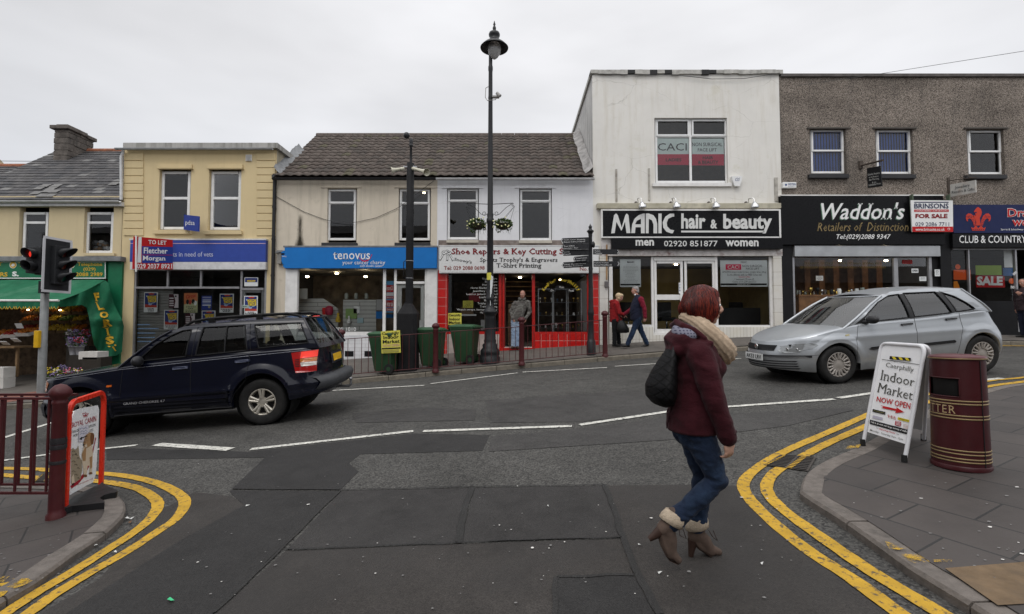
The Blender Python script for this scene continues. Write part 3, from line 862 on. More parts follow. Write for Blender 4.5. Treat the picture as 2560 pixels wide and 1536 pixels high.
bars(grocer,"fascia_board",[(-330,505,304,515)],YF - .13,.12,m_gutter_w)
window(grocer,(57,531,119,652),(557,),fw=6); window(grocer,(216,531,283,633),(557,),fw=6); window(grocer,(-225,531,-162,640),(557,),fw=6)
sill(grocer,(208,633,285,640),m_cream); 
zf = FZ(655)
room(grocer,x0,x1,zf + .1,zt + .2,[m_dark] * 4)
bars(grocer,"cornice",[(-330,641,301,653)],YF - .22,.26,m_lead,bevel=.01)
m_green = M("green_board",(.010,.135,.062),.4,var=.12)
bars(grocer,"pilaster",[(265,653,300,1010)],YF - .07,.2,m_green)
mroom = [M("shop_back",(.12,.08,.05),.9,var=.5),M("shop_side",(.08,.07,.06),.9),M("shop_ceiling",(.16,.15,.14),.9),M("shop_floor",(.07,.06,.055),.8)]
room(grocer,x0,FX(264,800),pz(-15,YF) - .1,zf,mroom,2.2)
mb = MB()
rn = random.Random(2)
for k in range(16):
 p = at(rn.uniform(222,278),rn.uniform(602,628),YF + .42); mb.ball(p,(rn.uniform(.06,.14),.08,rn.uniform(.05,.09)),7,5,rn.choice((0,0,1,2)))
tag(mb.build("bag_heap",[M("bag_grey",(.25,.26,.27),.5),M("bag_white",(.6,.6,.6),.5),M("bag_tan",(.30,.19,.11),.7)]),"heap of pale bags stored behind the greengrocer's upper window","bags")
x0,x1 = FX(307,500),FX(690,500); zt = FZ(372)
vet = thing("shop_building","yellow flat-roofed two-storey shop with corner quoins and a to-let board","building",((x0 + x1) / 2,YF,pz(FX(500),YF)),"shops in the terrace")
H = [RX(397,422,476,576),RX(521,422,602,577),RX(331,655,664,1000)]
m_side = render_wall("weathered_side_render",(.36,.32,.24),(.10,.10,.07),.8,.15,.3,moss=(.16,.15,.05))
mb = MB(); wall(mb,x0,x1,GB,zt,H,YF,.18); shell(mb,x0,x1,GB,zt + .12,YF,8,1,roof=2); mb.build("wall",[m_cream2,m_side,m_lead],vet)
for (a,b,ys) in ((309,358,[382,402,421,440,459,478,497,516,534,553,572,590]),(641,688,[382,402,420,438,457,476,496,515,534,553,572,590])):
 mb = MB()
 for k in range(len(ys) - 1):
  q = RX(a,ys[k] + .7,b,ys[k + 1] - .7,YF - .03); mb.box(q[0],q[1],YF - .03,YF + .05,q[2],q[3])
 mb.build("quoin",m_cream2,vet,bevel=.012)
for (a,b) in ((392,479),(517,606)):
 mb = MB()
 for (y0,y1,p) in ((411,419,.06),(419,422,.10)):
  q = RX(a,y0,b,y1,YF - p); mb.box(q[0],q[1],YF - p,YF + .02,q[2],q[3])
 mb.build("lintel",m_cream2,vet,bevel=.006)
mb = MB(); q = RX(305,356,692,369,YF - .2); mb.box(q[0],q[1],YF - .16,YF + 8.1,q[2],q[3]); mb.build("coping",render_wall("mossy_coping",(.38,.37,.35),(.11,.11,.09),.9,.15,.3),vet)
gutter(vet,FX(303,372),FX(690,372),FZ(371,YF - .22),YF - .22,M("grey_gutter",(.35,.36,.37),.5,var=.15,dirt=(.15,.15,.14)),.055)
window(vet,(403,429,475,574),(496,),fw=6.5); window(vet,(527,429,602,575),(496,),fw=6.5)
sill(vet,(382,575,475,585),m_cream2); sill(vet,(509,576,603,586),m_cream2)
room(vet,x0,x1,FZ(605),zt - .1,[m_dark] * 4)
mb = MB()
p = [at(*q,YF - .10) for q in ((308,376),(308,382),(303,392),(303,497),(303,500))]
mb.tube(p,.042,10); mb.build("downpipe",m_gutter_w,vet)
mb = MB(); q = RX(614,387,629,403,YF - .03); mb.box(q[0],q[1],YF - .03,YF,q[2],q[3])
for k in range(6): zz = q[2] + (q[3] - q[2]) * (k + .5) / 6; mb.obox(((q[0] + q[1]) / 2,YF - .04,zz),(q[1] - q[0]) / 2 - .02,.012,.004,Matrix.Rotation(.6,3,'X'))
mb.build("vent_grille",m_wood_white,vet)
bars(vet,"shopfront",[(331,674,336,1000),(598,676,603,1000),(659,674,664,1000),(417,676,421.5,717),(500,676,504.5,717),(336,717,598,722),(603,720,659,726),(336,672,659,677)],YF + .02,.07,m_alu)
d = bars(vet,"door",[(604,726,610.5,1000),(651,726,658,1000),(610.5,726,651,732),(610.5,872,651,1000)],YF + .06,.05,m_alu); mb = MB(); mb.tube([at(609,770,YF + .0),at(609,810,YF + .0)],.015,8); mb.build("handle",m_black,d)
panes(vet,[(333,675,661,1000)],YF + .055,m_shopglass)
zf = FZ(672)
room(vet,x0,x1,pz(-9.5,YF) - .1,zf,[M("vet_back",(.06,.058,.055),.9)] + [m_dark] * 3,2.6)
mb = MB(); sx0,sx1 = FX(333,800),FX(421,800)
z = pz(-11,YF)
while z < FZ(722): mb.grid([[(sx0,YF + .20,z),(sx1,YF + .20,z)],[(sx0,YF + .185,z + .02),(sx1,YF + .185,z + .02)],[(sx0,YF + .185,z + .075),(sx1,YF + .185,z + .075)],[(sx0,YF + .20,z + .085),(sx1,YF + .20,z + .085)]],0,False); z += .088
mb.build("shutter",M("inner_shutter",(.22,.22,.21),.6,var=.1),vet)
m_beige = render_wall("beige_render",(.60,.535,.435),(.22,.19,.13),.42,.08,.2)
m_whitewall = render_wall("white_render",(.70,.70,.715),(.42,.42,.42),.3,.06,.15,cracks=.2)
m_tiles = [M("roof_tile_a",(.094,.076,.066),.85,var=.3,scale=9,bump=.4,dirt=(.07,.075,.06),damt=.5),M("roof_tile_b",(.112,.092,.080),.85,var=.3,scale=9,bump=.4,dirt=(.06,.06,.055),damt=.5),
           M("roof_tile_c",(.080,.068,.060),.85,var=.3,scale=9,bump=.4),M("roof_tile_moss",(.105,.095,.066),.9,var=.3,scale=9,bump=.4)]
ry = 18.5; rz = at(1080,338,ry).z; ez = FZ(441,YF - .2)
def terrace(px0,px1,wallm,label,wins,win_tr,seed,sills,gutm,pxr=None):
 a,b = FX(px0,550),FX(px1,550); zt = FZ(446)
 t = thing("terraced_house",label,"building",((a + b) / 2,YF,pz((a + b) / 2,YF)),"shops in the terrace")
 mb = MB(); H = [RX(*h) for h in wins[1]]
 wall(mb,a,b,GB,zt + .05,H,YF,.17); shell(mb,a,b,GB,zt + .05,YF,6.2); mb.build("wall",wallm,t)
 mb = MB(); tile_roof(mb,a,b,YF - .2,ez,ry,rz,14,.275,.034,4,7,.02,rs=seed); slab_roof(mb,a,b,YF - .15,ez,ry,rz,2)
 rf = mb.build("roof",m_tiles,t)
 mb = MB(); n = int((b - a) / .45)
 for k in range(n): mb.tube([(a + (b - a) * k / n,ry,rz - .05),(a + (b - a) * (k + .98) / n,ry,rz - .05)],.12,10)
 mb.build("ridge_tile",m_tiles[0],rf)
 for w,tr in zip(wins[0],win_tr): window(t,w,(tr,),fw=5.5,casement=[(w[0] + 1,w[1] + 1,w[2] - 1,tr + 1)])
 for s_ in sills[0]: sill(t,s_,sills[1],.1)
 gutter(t,a,b,FZ(446,YF - .28),YF - .28,gutm,.06)
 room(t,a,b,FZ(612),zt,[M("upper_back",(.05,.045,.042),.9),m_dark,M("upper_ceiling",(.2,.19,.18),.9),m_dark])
 for r in wins[2]:
  mb = MB(); q = RX(*r,YF - .012); mb.box(q[0],q[1],YF - .03,YF + .01,q[2],q[3]); mb.build("lintel",wallm,t,bevel=.004)
 return t
charity = terrace(690,1093,m_beige,"beige rendered terraced house above the blue charity shop sign",
 ([(820,474,890,601),(999,474,1075,601)],[(818,471,892,607),(996,471,1077,607),(740,640,1066,838),(986,700,1066,1000)],[(802,467,903,470),(985,467,1093,470)]),(508,509),11,
 ([(803,607,892,618),(986,607,1075,618)],m_slate_sill),M("black_gutter",(.02,.02,.022),.45))
cobbler = terrace(1093,1483,m_whitewall,"white rendered terraced house above the red tiled shoe repair shop",
 ([(1119,473,1195,599),(1300,474,1378,601)],[(1117,470,1197,601),(1298,471,1380,602),(1116,660,1474,1000)],[(1106,468,1208,471),(1287,468,1390,471)]),(503,504),12,
 ([(1116,600,1196,607),(1297,601,1380,608)],M("cream_sill",(.48,.44,.37),.7)),m_gutter_w)
m_fillet = M("mortar_fillet",(.30,.29,.28),.85,var=.4,scale=4,bump=.8,bscale=18,dirt=(.10,.09,.08),damt=.8)
for (par,xx,s_,w) in ((charity,FX(690,400),1,.22),(cobbler,FX(1481,400),-1,.26)):
 mb = MB(); rows = []; rn = random.Random(1)
 y_end = ry if s_ < 0 else 17.0
 for k in range(15):
  u = k / 14; y = YF - .15 + (y_end - YF + .15) * u; z = ez + (rz - ez) * (y - YF + .2) / (ry - YF + .2)
  j = rn.uniform(.9,1.1)
  rows.append([(xx + s_ * w * j,y,z + .06),(xx + s_ * w * .5 * j,y,z + .15),(xx + s_ * .006,y,z + .30 * j)])
 mb.grid(rows); mb.build("flashing",m_fillet if s_ < 0 else m_lead,par)
mb = MB(); q = RX(682,448,688,900,YF - .08); mb.tube([(q[0],YF - .08,FZ(450)),(q[0],YF - .08,pz(q[0],YF))],.05,10)
for py in (440,520,600,690): mb.tube([(q[0],YF - .08,FZ(py) - .03),(q[0],YF - .08,FZ(py) + .03)],.06,10)
mb.tube([(q[0],YF - .08,FZ(450)),(q[0] + .04,YF - .28,FZ(447))],.045,8)
mb.build("downpipe",m_blackpipe,charity)
t = NT("soot_stain"); c = t.coord((3,3,.6)); 
mixs = t.n("ShaderNodeMixShader"); tr = t.n("ShaderNodeBsdfTransparent"); df = t.n("ShaderNodeBsdfDiffuse"); df.inputs[0].default_value = (.03,.027,.02,1)
gx = t.n("ShaderNodeTexCoord"); sp_ = t.n("ShaderNodeSeparateXYZ"); t.l(gx.outputs["Generated"],sp_.inputs[0])
bell = t.math('SUBTRACT',1.0,t.math('ABSOLUTE',t.math('MULTIPLY',t.math('SUBTRACT',sp_.outputs[0],.5),2.0)))
nn = t.noise(t.coord((6,6,2)),3,6,.7)
low = t.rng(sp_.outputs[2],0,.35,.6,0); edge = t.rng(sp_.outputs[2],.8,1,1,0)
a_ = t.math('MULTIPLY',t.rng(t.math('ADD',t.math('ADD',t.math('MULTIPLY',t.math('POWER',bell,3.0),1.0),t.math('MULTIPLY',low,bell)),t.math('MULTIPLY',nn,.8)),.85,1.5,0,.85),edge)
t.l(a_,mixs.inputs[0]); t.l(tr.outputs[0],mixs.inputs[1]); t.l(df.outputs[0],mixs.inputs[2]); t.l(mixs.outputs[0],t.out.inputs[0])
q = RX(718,535,782,618,YF - .004); mb = MB(); mb.quad((q[0],YF - .004,q[2]),(q[1],YF - .004,q[2]),(q[1],YF - .004,q[3]),(q[0],YF - .004,q[3]))
mb.build("stain",t.m,charity)
zf = FZ(666)
m_white_brick = tiles("white_painted_brick",(.66,.66,.67),(.62,.62,.63),(.50,.50,.50),.33,.115,.008,"XZ",.6,bump=.4)
bars(charity,"pilaster",[(711,668,741,1000),(1066,668,1092,1000)],YF - .05,.1,m_wood_white)
bars(charity,"shopfront",[(741,668,745,838),(957,668,964,838),(984,668,990,1000),(1061,668,1066,1000),(964,829,984,838),(990,704,1061,710),(745,830,957,838),(745,668,957,672),(990,668,1061,674)],YF + .0,.08,m_wood_white)
d = bars(charity,"door",[(991,711,1003,1000),(1051,711,1060,1000),(1003,711,1051,720),(1003,801,1051,1000)],YF + .09,.05,m_wood_white)
mb = MB(); mb.tube([at(996,765,YF + .03),at(996,800,YF + .03)],.014,8); mb.build("handle",m_alu,d)
panes(charity,[(743,670,1063,838)],YF + .05,m_shopglass)
bars(charity,"stall_riser",[(741,838,988,1000)],YF - .02,.1,m_white_brick)
bars(charity,"vent_grille",[(862,878,884,892),(911,878,932,892)],YF - .025,.1,m_black)
room(charity,FX(690,700),FX(1093,700),pz(-5,YF) - .15,zf,[M("charity_back",(.20,.16,.12),.9,var=.6,scale=2.5),m_dark,M("charity_ceiling",(.30,.29,.27),.9),M("charity_floor",(.16,.13,.1),.7)],2.6)
m_redtile = tiles("red_glazed_tile",(.50,.012,.010),(.42,.012,.010),(.45,.24,.21),.27,.27,.007,"XZ",.16,offset=0,bump=.25,spec=.6)
m_redpaint = M("red_paint",(.42,.014,.010),.35,var=.15,dirt=(.2,.01,.01))
bars(cobbler,"pilaster",[(1094,676,1117,1000),(1473,676,1497,1000)],YF - .06,.12,m_redtile)
bars(cobbler,"shopfront",[(1117,680,1120,838),(1247,680,1254,875),(1256,680,1261,872),(1330,680,1337.5,872),(1468,680,1473,838),(1120,829,1247,836),(1337.5,830,1468,836),(1120,676,1247,682),(1337.5,676,1468,682)],YF + .0,.08,m_redpaint)
panes(cobbler,[(1118,682,1250,832),(1334,682,1470,832)],YF + .05,m_shopglass)
bars(cobbler,"stall_riser",[(1337.5,836,1473,1000)],YF - .03,.1,m_redtile)
bars(cobbler,"stall_riser",[(1117,836,1248,1000)],YF - .03,.1,M("patched_riser",(.38,.32,.29),.6,var=.3,scale=3,dirt=(.42,.02,.015),dscale=1.6,damt=1))
bars(cobbler,"doorstep",[(1248,870,1337.5,1000)],YF - .12,.5,m_redpaint)
bars(cobbler,"threshold",[(1261,868,1330,870.5)],YF - .02,.3,M("worn_step",(.55,.52,.47),.7))
q = RX(1261,690,1268,870,YF + .15)
mb = MB(); mb.box(q[0],q[0] + .035,YF + .08,YF + .9,q[2],q[3]); mb.build("door",M("brown_door",(.12,.03,.02),.4),cobbler)
room(cobbler,FX(1095,700),FX(1495,700),pz(.8,YF) - .05,FZ(676),[M("cobbler_back",(.12,.09,.07),.9,var=.6,scale=3)] + [m_dark] * 2 + [M("cobbler_floor",(.10,.06,.04),.6)],3.8)
m_shelf = M("pine_shelf",(.30,.20,.11),.6,var=.2,scale=12)
mb = MB()
for k,py in enumerate((694,706,718,729,742,755)):
 a = at(1258,py,YF + 2.6); mb.box(a.x,a.x + 1.3,YF + 2.5,YF + 2.75,a.z,a.z + .025)
rn = random.Random(8)
sh = mb.build("shelving",m_shelf)
tag(sh,"pine shelves on the back wall seen through the shoe repairer's doorway","shelves")
mb = MB(); a = at(1270,760,YF + 1.0); b = at(1288,868,YF + 1.0)
for k in range(9): z0 = b.z + (a.z - b.z) * k / 9; mb.box(a.x,a.x + .26,YF + 1.0,YF + 1.5,z0 + .01,z0 + (a.z - b.z) / 9 - .01)
mb.box(a.x + .02,a.x + .24,YF + 1.03,YF + 1.48,b.z - .1,a.z); tag(mb.build("drawer_unit",m_shelf,bevel=.006),"tall pale pine drawer cabinet inside the shoe repairer's doorway","cabinet")
bars(cobbler,"render_band",[(1096,601,1478,617)],YF - .03,.03,M("bare_render",(.20,.165,.145),.9,var=.35,scale=5,bump=.5,dirt=(.33,.31,.30),damt=.8))
m_salon = render_wall("stained_white_render",(.70,.68,.635),(.40,.34,.22),.34,.06,.12,moss=(.52,.49,.36),cracks=.35)
x0,x1 = FX(1482,400),FX(1952,400); zt = FZ(184)
salon = thing("shop_building","tall white flat-fronted salon building with cracked stained render","building",((x0 + x1) / 2,YF,pz(FX(1720),YF)),"shops in the terrace")
H = [RX(1637,295,1819,462),RX(1521,640,1937,1000)]
mb = MB(); wall(mb,x0,x1,GB,zt,H,YF,.15); shell(mb,x0,x1,GB,zt,YF,7,1,roof=2)
mb.build("wall",[m_salon,render_wall("salon_side",(.55,.54,.52),(.14,.14,.14),.8,.15,.3),m_lead],salon)
mb = MB(); n = 26; rn = random.Random(9); a0,b0 = FX(1476,180),FX(1955,180)
for k in range(n):
 u0,u1 = a0 + (b0 - a0) * k / n,a0 + (b0 - a0) * (k + 1) / n
 mi = 1 if rn.random() < .36 else 0
 mb.box(u0,u1,YF - .06 - rn.uniform(0,.02),YF + .25,zt - rn.uniform(.02,.07),zt + .09,mi)
mb.box(a0,a0 + .12,YF,YF + 7,zt - .05,zt + .088,0)
mb.build("coping",[M("peeling_coping",(.42,.41,.38),.8,var=.3,dirt=(.12,.12,.11)),M("bitumen",(.012,.012,.012),.5)],salon)
window(salon,(1638,297,1818,458),(341,),(1726,),fw=5.5,casement=[(1640,300,1723,341),(1729,300,1816,341)])
bars(salon,"window_sill",[(1632,458,1830,466)],YF - .08,.2,m_wood_white,bevel=.006)
room(salon,x0,x1,FZ(520),zt - .1,[M("salon_upper",(.11,.08,.045),.9)] + [m_dark] * 3)
bars(salon,"fixing_channel",[(1539,423,1543.5,504),(1621,421,1625.5,501),(1937,444,1945,503)],YF - .03,.03,M("rusty_channel",(.36,.34,.30),.6,var=.3,dirt=(.2,.13,.08)))
bars(salon,"cornice",[(1493,508,1954,521)],YF - .16,.2,M("mossy_cornice",(.44,.41,.32),.85,var=.25,scale=5,bump=.4,dirt=(.18,.16,.10),damt=.7),bevel=.01)
bars(salon,"frieze",[(1503,521,1955,640)],YF - .10,.12,M("flaking_frieze",(.55,.52,.50),.7,var=.2,scale=6,dirt=(.16,.07,.06),dscale=4,damt=.9))
bars(salon,"pilaster",[(1500,640,1521,1000),(1937,640,1958,1000)],YF - .09,.14,tiles("white_pilaster_tile",(.62,.60,.56),(.58,.56,.51),(.42,.38,.32),.6,.42,.008,"XZ",.5,offset=0,dirt=(.42,.37,.26)))
m_shut = M("shutter_box",(.40,.39,.36),.5,.2,var=.15,dirt=(.25,.23,.20))
bars(salon,"shutter_box",[(1532,624,1937,629),(1532,630,1937,634.5),(1532,635.5,1937,641)],YF - .02,.2,m_shut)
bars(salon,"shopfront",[(1523,641,1532,850),(1629,641,1635,850),(1789,641,1795,850),(1925,641,1936,850),(1635,643,1789,652),(1532,812,1629,818),(1795,813,1925,818),(1635,832,1708,838),(1711,830,1789,838)],YF + .0,.08,m_wood_white)
for (a,b,hx) in ((1636,1708,1704),(1712,1788,1716)):
 d = bars(salon,"door",[(a,652,a + 6,834),(b - 6,652,b,834),(a + 6,652,b - 6,659),(a + 6,737,b - 6,750),(a + 6,823,b - 6,834)],YF + .03,.05,m_wood_white)
 q = RX(hx - 3,734,hx + 3,754,YF - .02); mb = MB(); mb.box(q[0],q[1],YF - .02,YF + .02,q[2],q[3]); mb.build("handle",m_pvc,d,bevel=.005)
panes(salon,[(1528,643,1930,834)],YF + .055,m_shopglass)
bars(salon,"stall_riser",[(1523,818,1634,1000),(1790,818,1937,1000),(1634,838,1790,1000)],YF - .03,.1,tiles("white_strip_tile",(.68,.66,.61),(.62,.60,.54),(.42,.38,.31),.105,4,.006,"XZ",.35,offset=0,dirt=(.5,.46,.36)))
room(salon,FX(1521,700),FX(1937,700),pz(5.5,YF) + .05,FZ(642),[M("salon_back",(.42,.31,.12),.8,var=.2,scale=1.5),M("salon_sidewall",(.36,.27,.11),.8),M("salon_ceiling",(.2,.19,.17),.9),M("salon_floor",(.12,.10,.08),.4)],3.0)
mb = MB(); q = at(1500,650,YF - .02)
mb.tube([at(1517,612,YF - .13),at(1517,700,YF - .13)],.022,8,0); mb.build("downpipe",M("rusty_pipe",(.35,.20,.08),.7,var=.3),salon)
bars(salon,"meter_box",[(1512,704,1522,718)],YF - .16,.08,M("grey_box",(.12,.11,.11),.6))
t = NT("pebbledash"); c = t.coord()
v = t.voro(c,64,'F1',1); sp_ = t.n("ShaderNodeSeparateColor"); t.l(v,sp_.inputs[0])
base = t.mix(t.rng(sp_.outputs[0],.15,.95,0,1),(.065,.052,.044),(.36,.31,.262))
k_ = t.rng(t.noise(t.coord((.35,.35,.8)),1.3,4,.6),.3,.7,0,1)
base = t.scale(base,t.rng(k_,0,1,.62,1.15)); base = t.mix(t.rng(t.noise(t.coord((1.2,1.2,.25)),1.2,6,.65),.52,.75,0,.5),base,(.07,.065,.06))
m_pebble = t.bsdf(base,.9,spec=.2,normal=t.bump(t.voro(c,64,'F1',0),.5,.007))
x0,x1 = FX(1953,400),FX(2900,400); zt = FZ(191)
dash = thing("shop_building","brown pebble-dashed building with three upper windows over the jeweller","building",((x0 + x1) / 2,YF,pz(FX(2300),YF)),"shops in the terrace")
W = [(2027,325,2109,434),(2191,326,2276,435),(2420,327,2504,436)]
H = [RX(w[0] - 2,w[1] - 4,w[2] + 7,w[3] + 2) for w in W] + [RX(1985,605,2356,1000),RX(2378,605,2800,1000)]
mb = MB(); wall(mb,x0,x1,GB,zt,H,YF,.2); shell(mb,x0,x1,GB,zt,YF,7,0,roof=1); mb.build("wall",[m_pebble,m_lead],dash)
bars(dash,"coping",[(1953,184,2900,191)],YF - .07,.4,M("dark_coping",(.10,.09,.085),.8,var=.3,dirt=(.04,.04,.035)))
m_blue = M("blue_blind",(.055,.13,.46),.8,var=.25,scale=2)
for i,w in enumerate(W):
 window(dash,w,((w[1] + w[3]) / 2 - 2,),fw=5,Y=YF + .12,casement=[(w[0] + 1,w[1] + 1,w[2] - 1,(w[1] + w[3]) / 2)],blind=(w[1] + 3,w[3] - 3,m_blue) if i < 2 else None)
 sill(dash,(w[0] - 3,w[3] + 1,w[2] + 15,w[3] + 11),m_slate_sill,.12)
 bars(dash,"lintel",[(w[0] - 8,318,w[2] + 17,321.5)],YF - .05,.06,M("lintel_dark",(.09,.08,.07),.9))
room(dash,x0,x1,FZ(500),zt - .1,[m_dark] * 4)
bars(dash,"pilaster",[(1953,612,1985,1000),(2355,500,2382,1000)],YF - .06,.1,m_black)
bars(dash,"shutter_box",[(1987,615,2351,641)],YF - .12,.2,M("galvanised",(.36,.37,.38),.42,.5,var=.12,scale=3))
bars(dash,"shopfront",[(1985,641,1990,1000),(2240,645,2250,1000),(2328,641,2335,1000),(2376,612,2381,1000),(2427,622,2430,1000),(2381,619,2800,625),(2541,625,2545,830)],YF + .0,.08,m_alu)
panes(dash,[(1987,643,2330,870),(2380,622,2541,815)],YF + .055,m_shopglass)
bars(dash,"door",[(2335,641,2355,1000)],YF + .03,.08,m_black)
bars(dash,"stall_riser",[(1990,868,2240,1000),(2430,753,2800,1000),(2381,790,2430,1000)],YF - .0,.1,m_black)
zf = FZ(608)
m_walnut = M("walnut_panel",(.16,.075,.032),.5,var=.4,scale=5)
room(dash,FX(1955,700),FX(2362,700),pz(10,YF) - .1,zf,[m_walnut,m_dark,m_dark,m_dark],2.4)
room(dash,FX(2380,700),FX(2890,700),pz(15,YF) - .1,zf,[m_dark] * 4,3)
mb = MB()
for (a,b,y0,y1,h) in ((-32,-6.5,-16,-2.2,9.8),(7.5,34,-16,-2.5,4.0),(-7.5,8.5,-40,-30,9)):
 g0 = gz(max(-30,min(a,b)),-5) - 2
 mb.box(a,b,y0,y1,g0,g0 + h + 2.5,0)
 zt_ = g0 + h + 2.5; ym = (y0 + y1) / 2
 mb.poly([(a - .3,y1 + .3,zt_),(b + .3,y1 + .3,zt_),(b + .3,ym,zt_ + 2),(a - .3,ym,zt_ + 2)],1); mb.poly([(a - .3,y0 - .3,zt_),(b + .3,y0 - .3,zt_),(b + .3,ym,zt_ + 2),(a - .3,ym,zt_ + 2)],1)
 for x in (a,b): mb.poly([(x,y0,zt_),(x,y1,zt_),(x,ym,zt_ + 1.95)],0)
mb.build("backdrop_houses",[M("grey_render",(.20,.18,.16),.9,var=.3,scale=.5),m_slates[0]],kind="structure")
# ------------------------------------------------------------------ signs, notices, awning
FRONT = (0,-1,0)
def board(name,label,cat,rect,Y,mat,thick=.05,group=None,bevel=.004):
 x0,x1,z0,z1 = RX(*rect,Y)
 t = thing(name,label,cat,((x0 + x1) / 2,Y,z0),group)
 mb = MB(); mb.box(x0,x1,Y,Y + thick,z0,z1); mb.build("board",mat,t,bevel=bevel)
 return t,Sheet((0,Y,0),FRONT)
W_ = flat("sign_white",(.74,.74,.73)); K_ = flat("sign_black",(.012,.012,.013)); RD = flat("sign_red",(.46,.012,.014))
YL_ = flat("sign_gold",(.62,.37,.035)); BL_ = flat("sign_blue",(.022,.045,.25)); NV = flat("sign_navy",(.012,.018,.070))
DR = flat("sign_maroon",(.22,.008,.012)); GR = flat("sign_grey",(.36,.36,.36)); SV = M("sign_silver",(.62,.62,.60),.45,.15,var=.05)
CY = flat("sign_sky_blue",(.010,.155,.47)); PY = flat("paper_yellow",(.60,.55,.09)); OR = flat("sign_orange",(.72,.11,.012)); TN = flat("sign_tan",(.25,.185,.085))
PW = flat("paper_white",(.66,.68,.68)); LG = flat("lime",(.22,.33,.03))
s,sh = board("shop_sign","green greengrocer and florist sign with yellow telephone number","shop sign",(-330,654,264,697),YF - .12,m_green,.1,"shop fascia signs")
mb = MB()
for r in ((-330,654,264,656.3),(-330,694.7,264,697)): sh.rect(mb,*r,1)
sh.rect(mb,262,656.3,264,694.7,1)
for body,r in (("Telephone",(194,656.5,255.5,668)),("(029)",(208.5,669,239,679.5)),("2088 2989",(190,681.5,256.5,691))): sh.text(mb,body,r,0,bold=.015,serif=.05)
sh.text(mb,"FRUIT",(-48,656,6,665),0,bold=.03); sh.text(mb,"&",(-12,667,0,677),0,bold=.03); sh.text(mb,"FLOWERS",(-60,681,19,692),0,bold=.03)
sh.text(mb,"T",(46,656,62,667),0,bold=.05,serif=.08); sh.text(mb,"S.",(30,679,47,691.5),1,bold=.05,serif=.05); sh.text(mb,"y)",(168,681,180,692),1,bold=.02)
for cx in (32.5,178):
 sh.disc(mb,cx,662.5,9,9,1); sh.disc(mb,cx,662.5,7.8,7.8,0,2)
 sh.poly(mb,[(cx - 5,664),(cx - 1,659),(cx + 5,661),(cx + 2,663),(cx + 5,665),(cx - 2,667)],1,3)
mb.build("lettering",[YL_,W_],s)
aw = thing("awning","green canvas awning with a scalloped yellow-edged valance over the florist","awning",(FX(20),YF - .8,FZ(760)))
A0,A1 = at(-330,700,YF - .12),at(263,700,YF - .12); YA = 13.9
B0,B1 = at(-330,752,YA),at(147,752,YA)
m_canvas = M("green_canvas",(.010,.122,.058),.8,var=.18,scale=3,bump=.2,bscale=120,dirt=(.10,.20,.14),dscale=1.5,damt=.4)
mb = MB(); rows = []
for i in range(9):
 u = i / 8; sag = -.05 * math.sin(math.pi * u)
 rows.append([A0.lerp(A1,k / 20).lerp(B0.lerp(B1,k / 20),u) + Vector((0,0,sag + .008 * math.sin(k * 2.1))) for k in range(21)])
mb.grid(rows); mb.build("canvas",m_canvas,aw)
mb = MB(); mb.tube([B0,B1],.035,10); mb.build("front_bar",m_wood_white,aw)
mb = MB(); n = 60; hem = []
dz = at(100,752,YA).z - at(100,767,YA).z
top,bot = [],[]
for k in range(n * 6 + 1):
 p = B0.lerp(B1,k / (n * 6)); wv = .02 * math.sin(k * .37); sc = abs(math.sin(math.pi * k / 6))
 top.append(p + Vector((0,-.01,-.02))); bot.append(p + Vector((0,-.02 + wv,-dz - .075 * sc)))
mb.grid([top,bot],0); mb.tube(bot,.008,5,1); mb.build("valance",[m_canvas,YL_],aw)
Zf = lambda x,y: (100 + x / 5.708,700 + y / 5.708)
outl = [(938,10),(985,60),(1010,180),(1062,360),(1180,590),(1196,660),(1178,900),(1170,1030),(1080,1085),(890,1095),(820,1000),(770,920),(732,730),(700,540),(665,400),(600,358),(500,368),(290,388),(240,320),(300,300),(480,230),(700,130)]
pts = [Zf(*p) for p in outl]
ban = thing("banner","drooping green canvas side sheet with FLORIST in yellow letters","banner",at(270,880,YF - .5))
def ban_y(px,py):
 u = max(0,min(1,(px - 145) / 105.0)); base = 13.95 + (YF - .35 - 13.95) * u
 return base + .10 * math.sin(px * .11 + py * .035) - .12 * math.exp(-((py - 800) / 12.0) ** 2)
mb = MB(); b = bmesh.new(); P2 = [Vector((p[0],p[1],0)) for p in pts]; vs_ = [b.verts.new(p) for p in P2]
for tr in tessellate_polygon([P2]): b.faces.new([vs_[i] for i in tr])
for ax in (0,1):
 lo = min(p[ax] for p in P2); hi = max(p[ax] for p in P2)
 for k in range(1,26):
  co = [0,0,0]; no = [0,0,0]; co[ax] = lo + (hi - lo) * k / 26; no[ax] = 1
  bmesh.ops.bisect_plane(b,geom=b.verts[:] + b.edges[:] + b.faces[:],plane_co=co,plane_no=no)
b.verts.index_update()
mb.add([at(v.co.x,v.co.y,ban_y(v.co.x,v.co.y)) for v in b.verts],[[v.index for v in f.verts] for f in b.faces],0,True); b.free()
mb.build("sheet",m_canvas,ban,weld=True)
mb = MB()
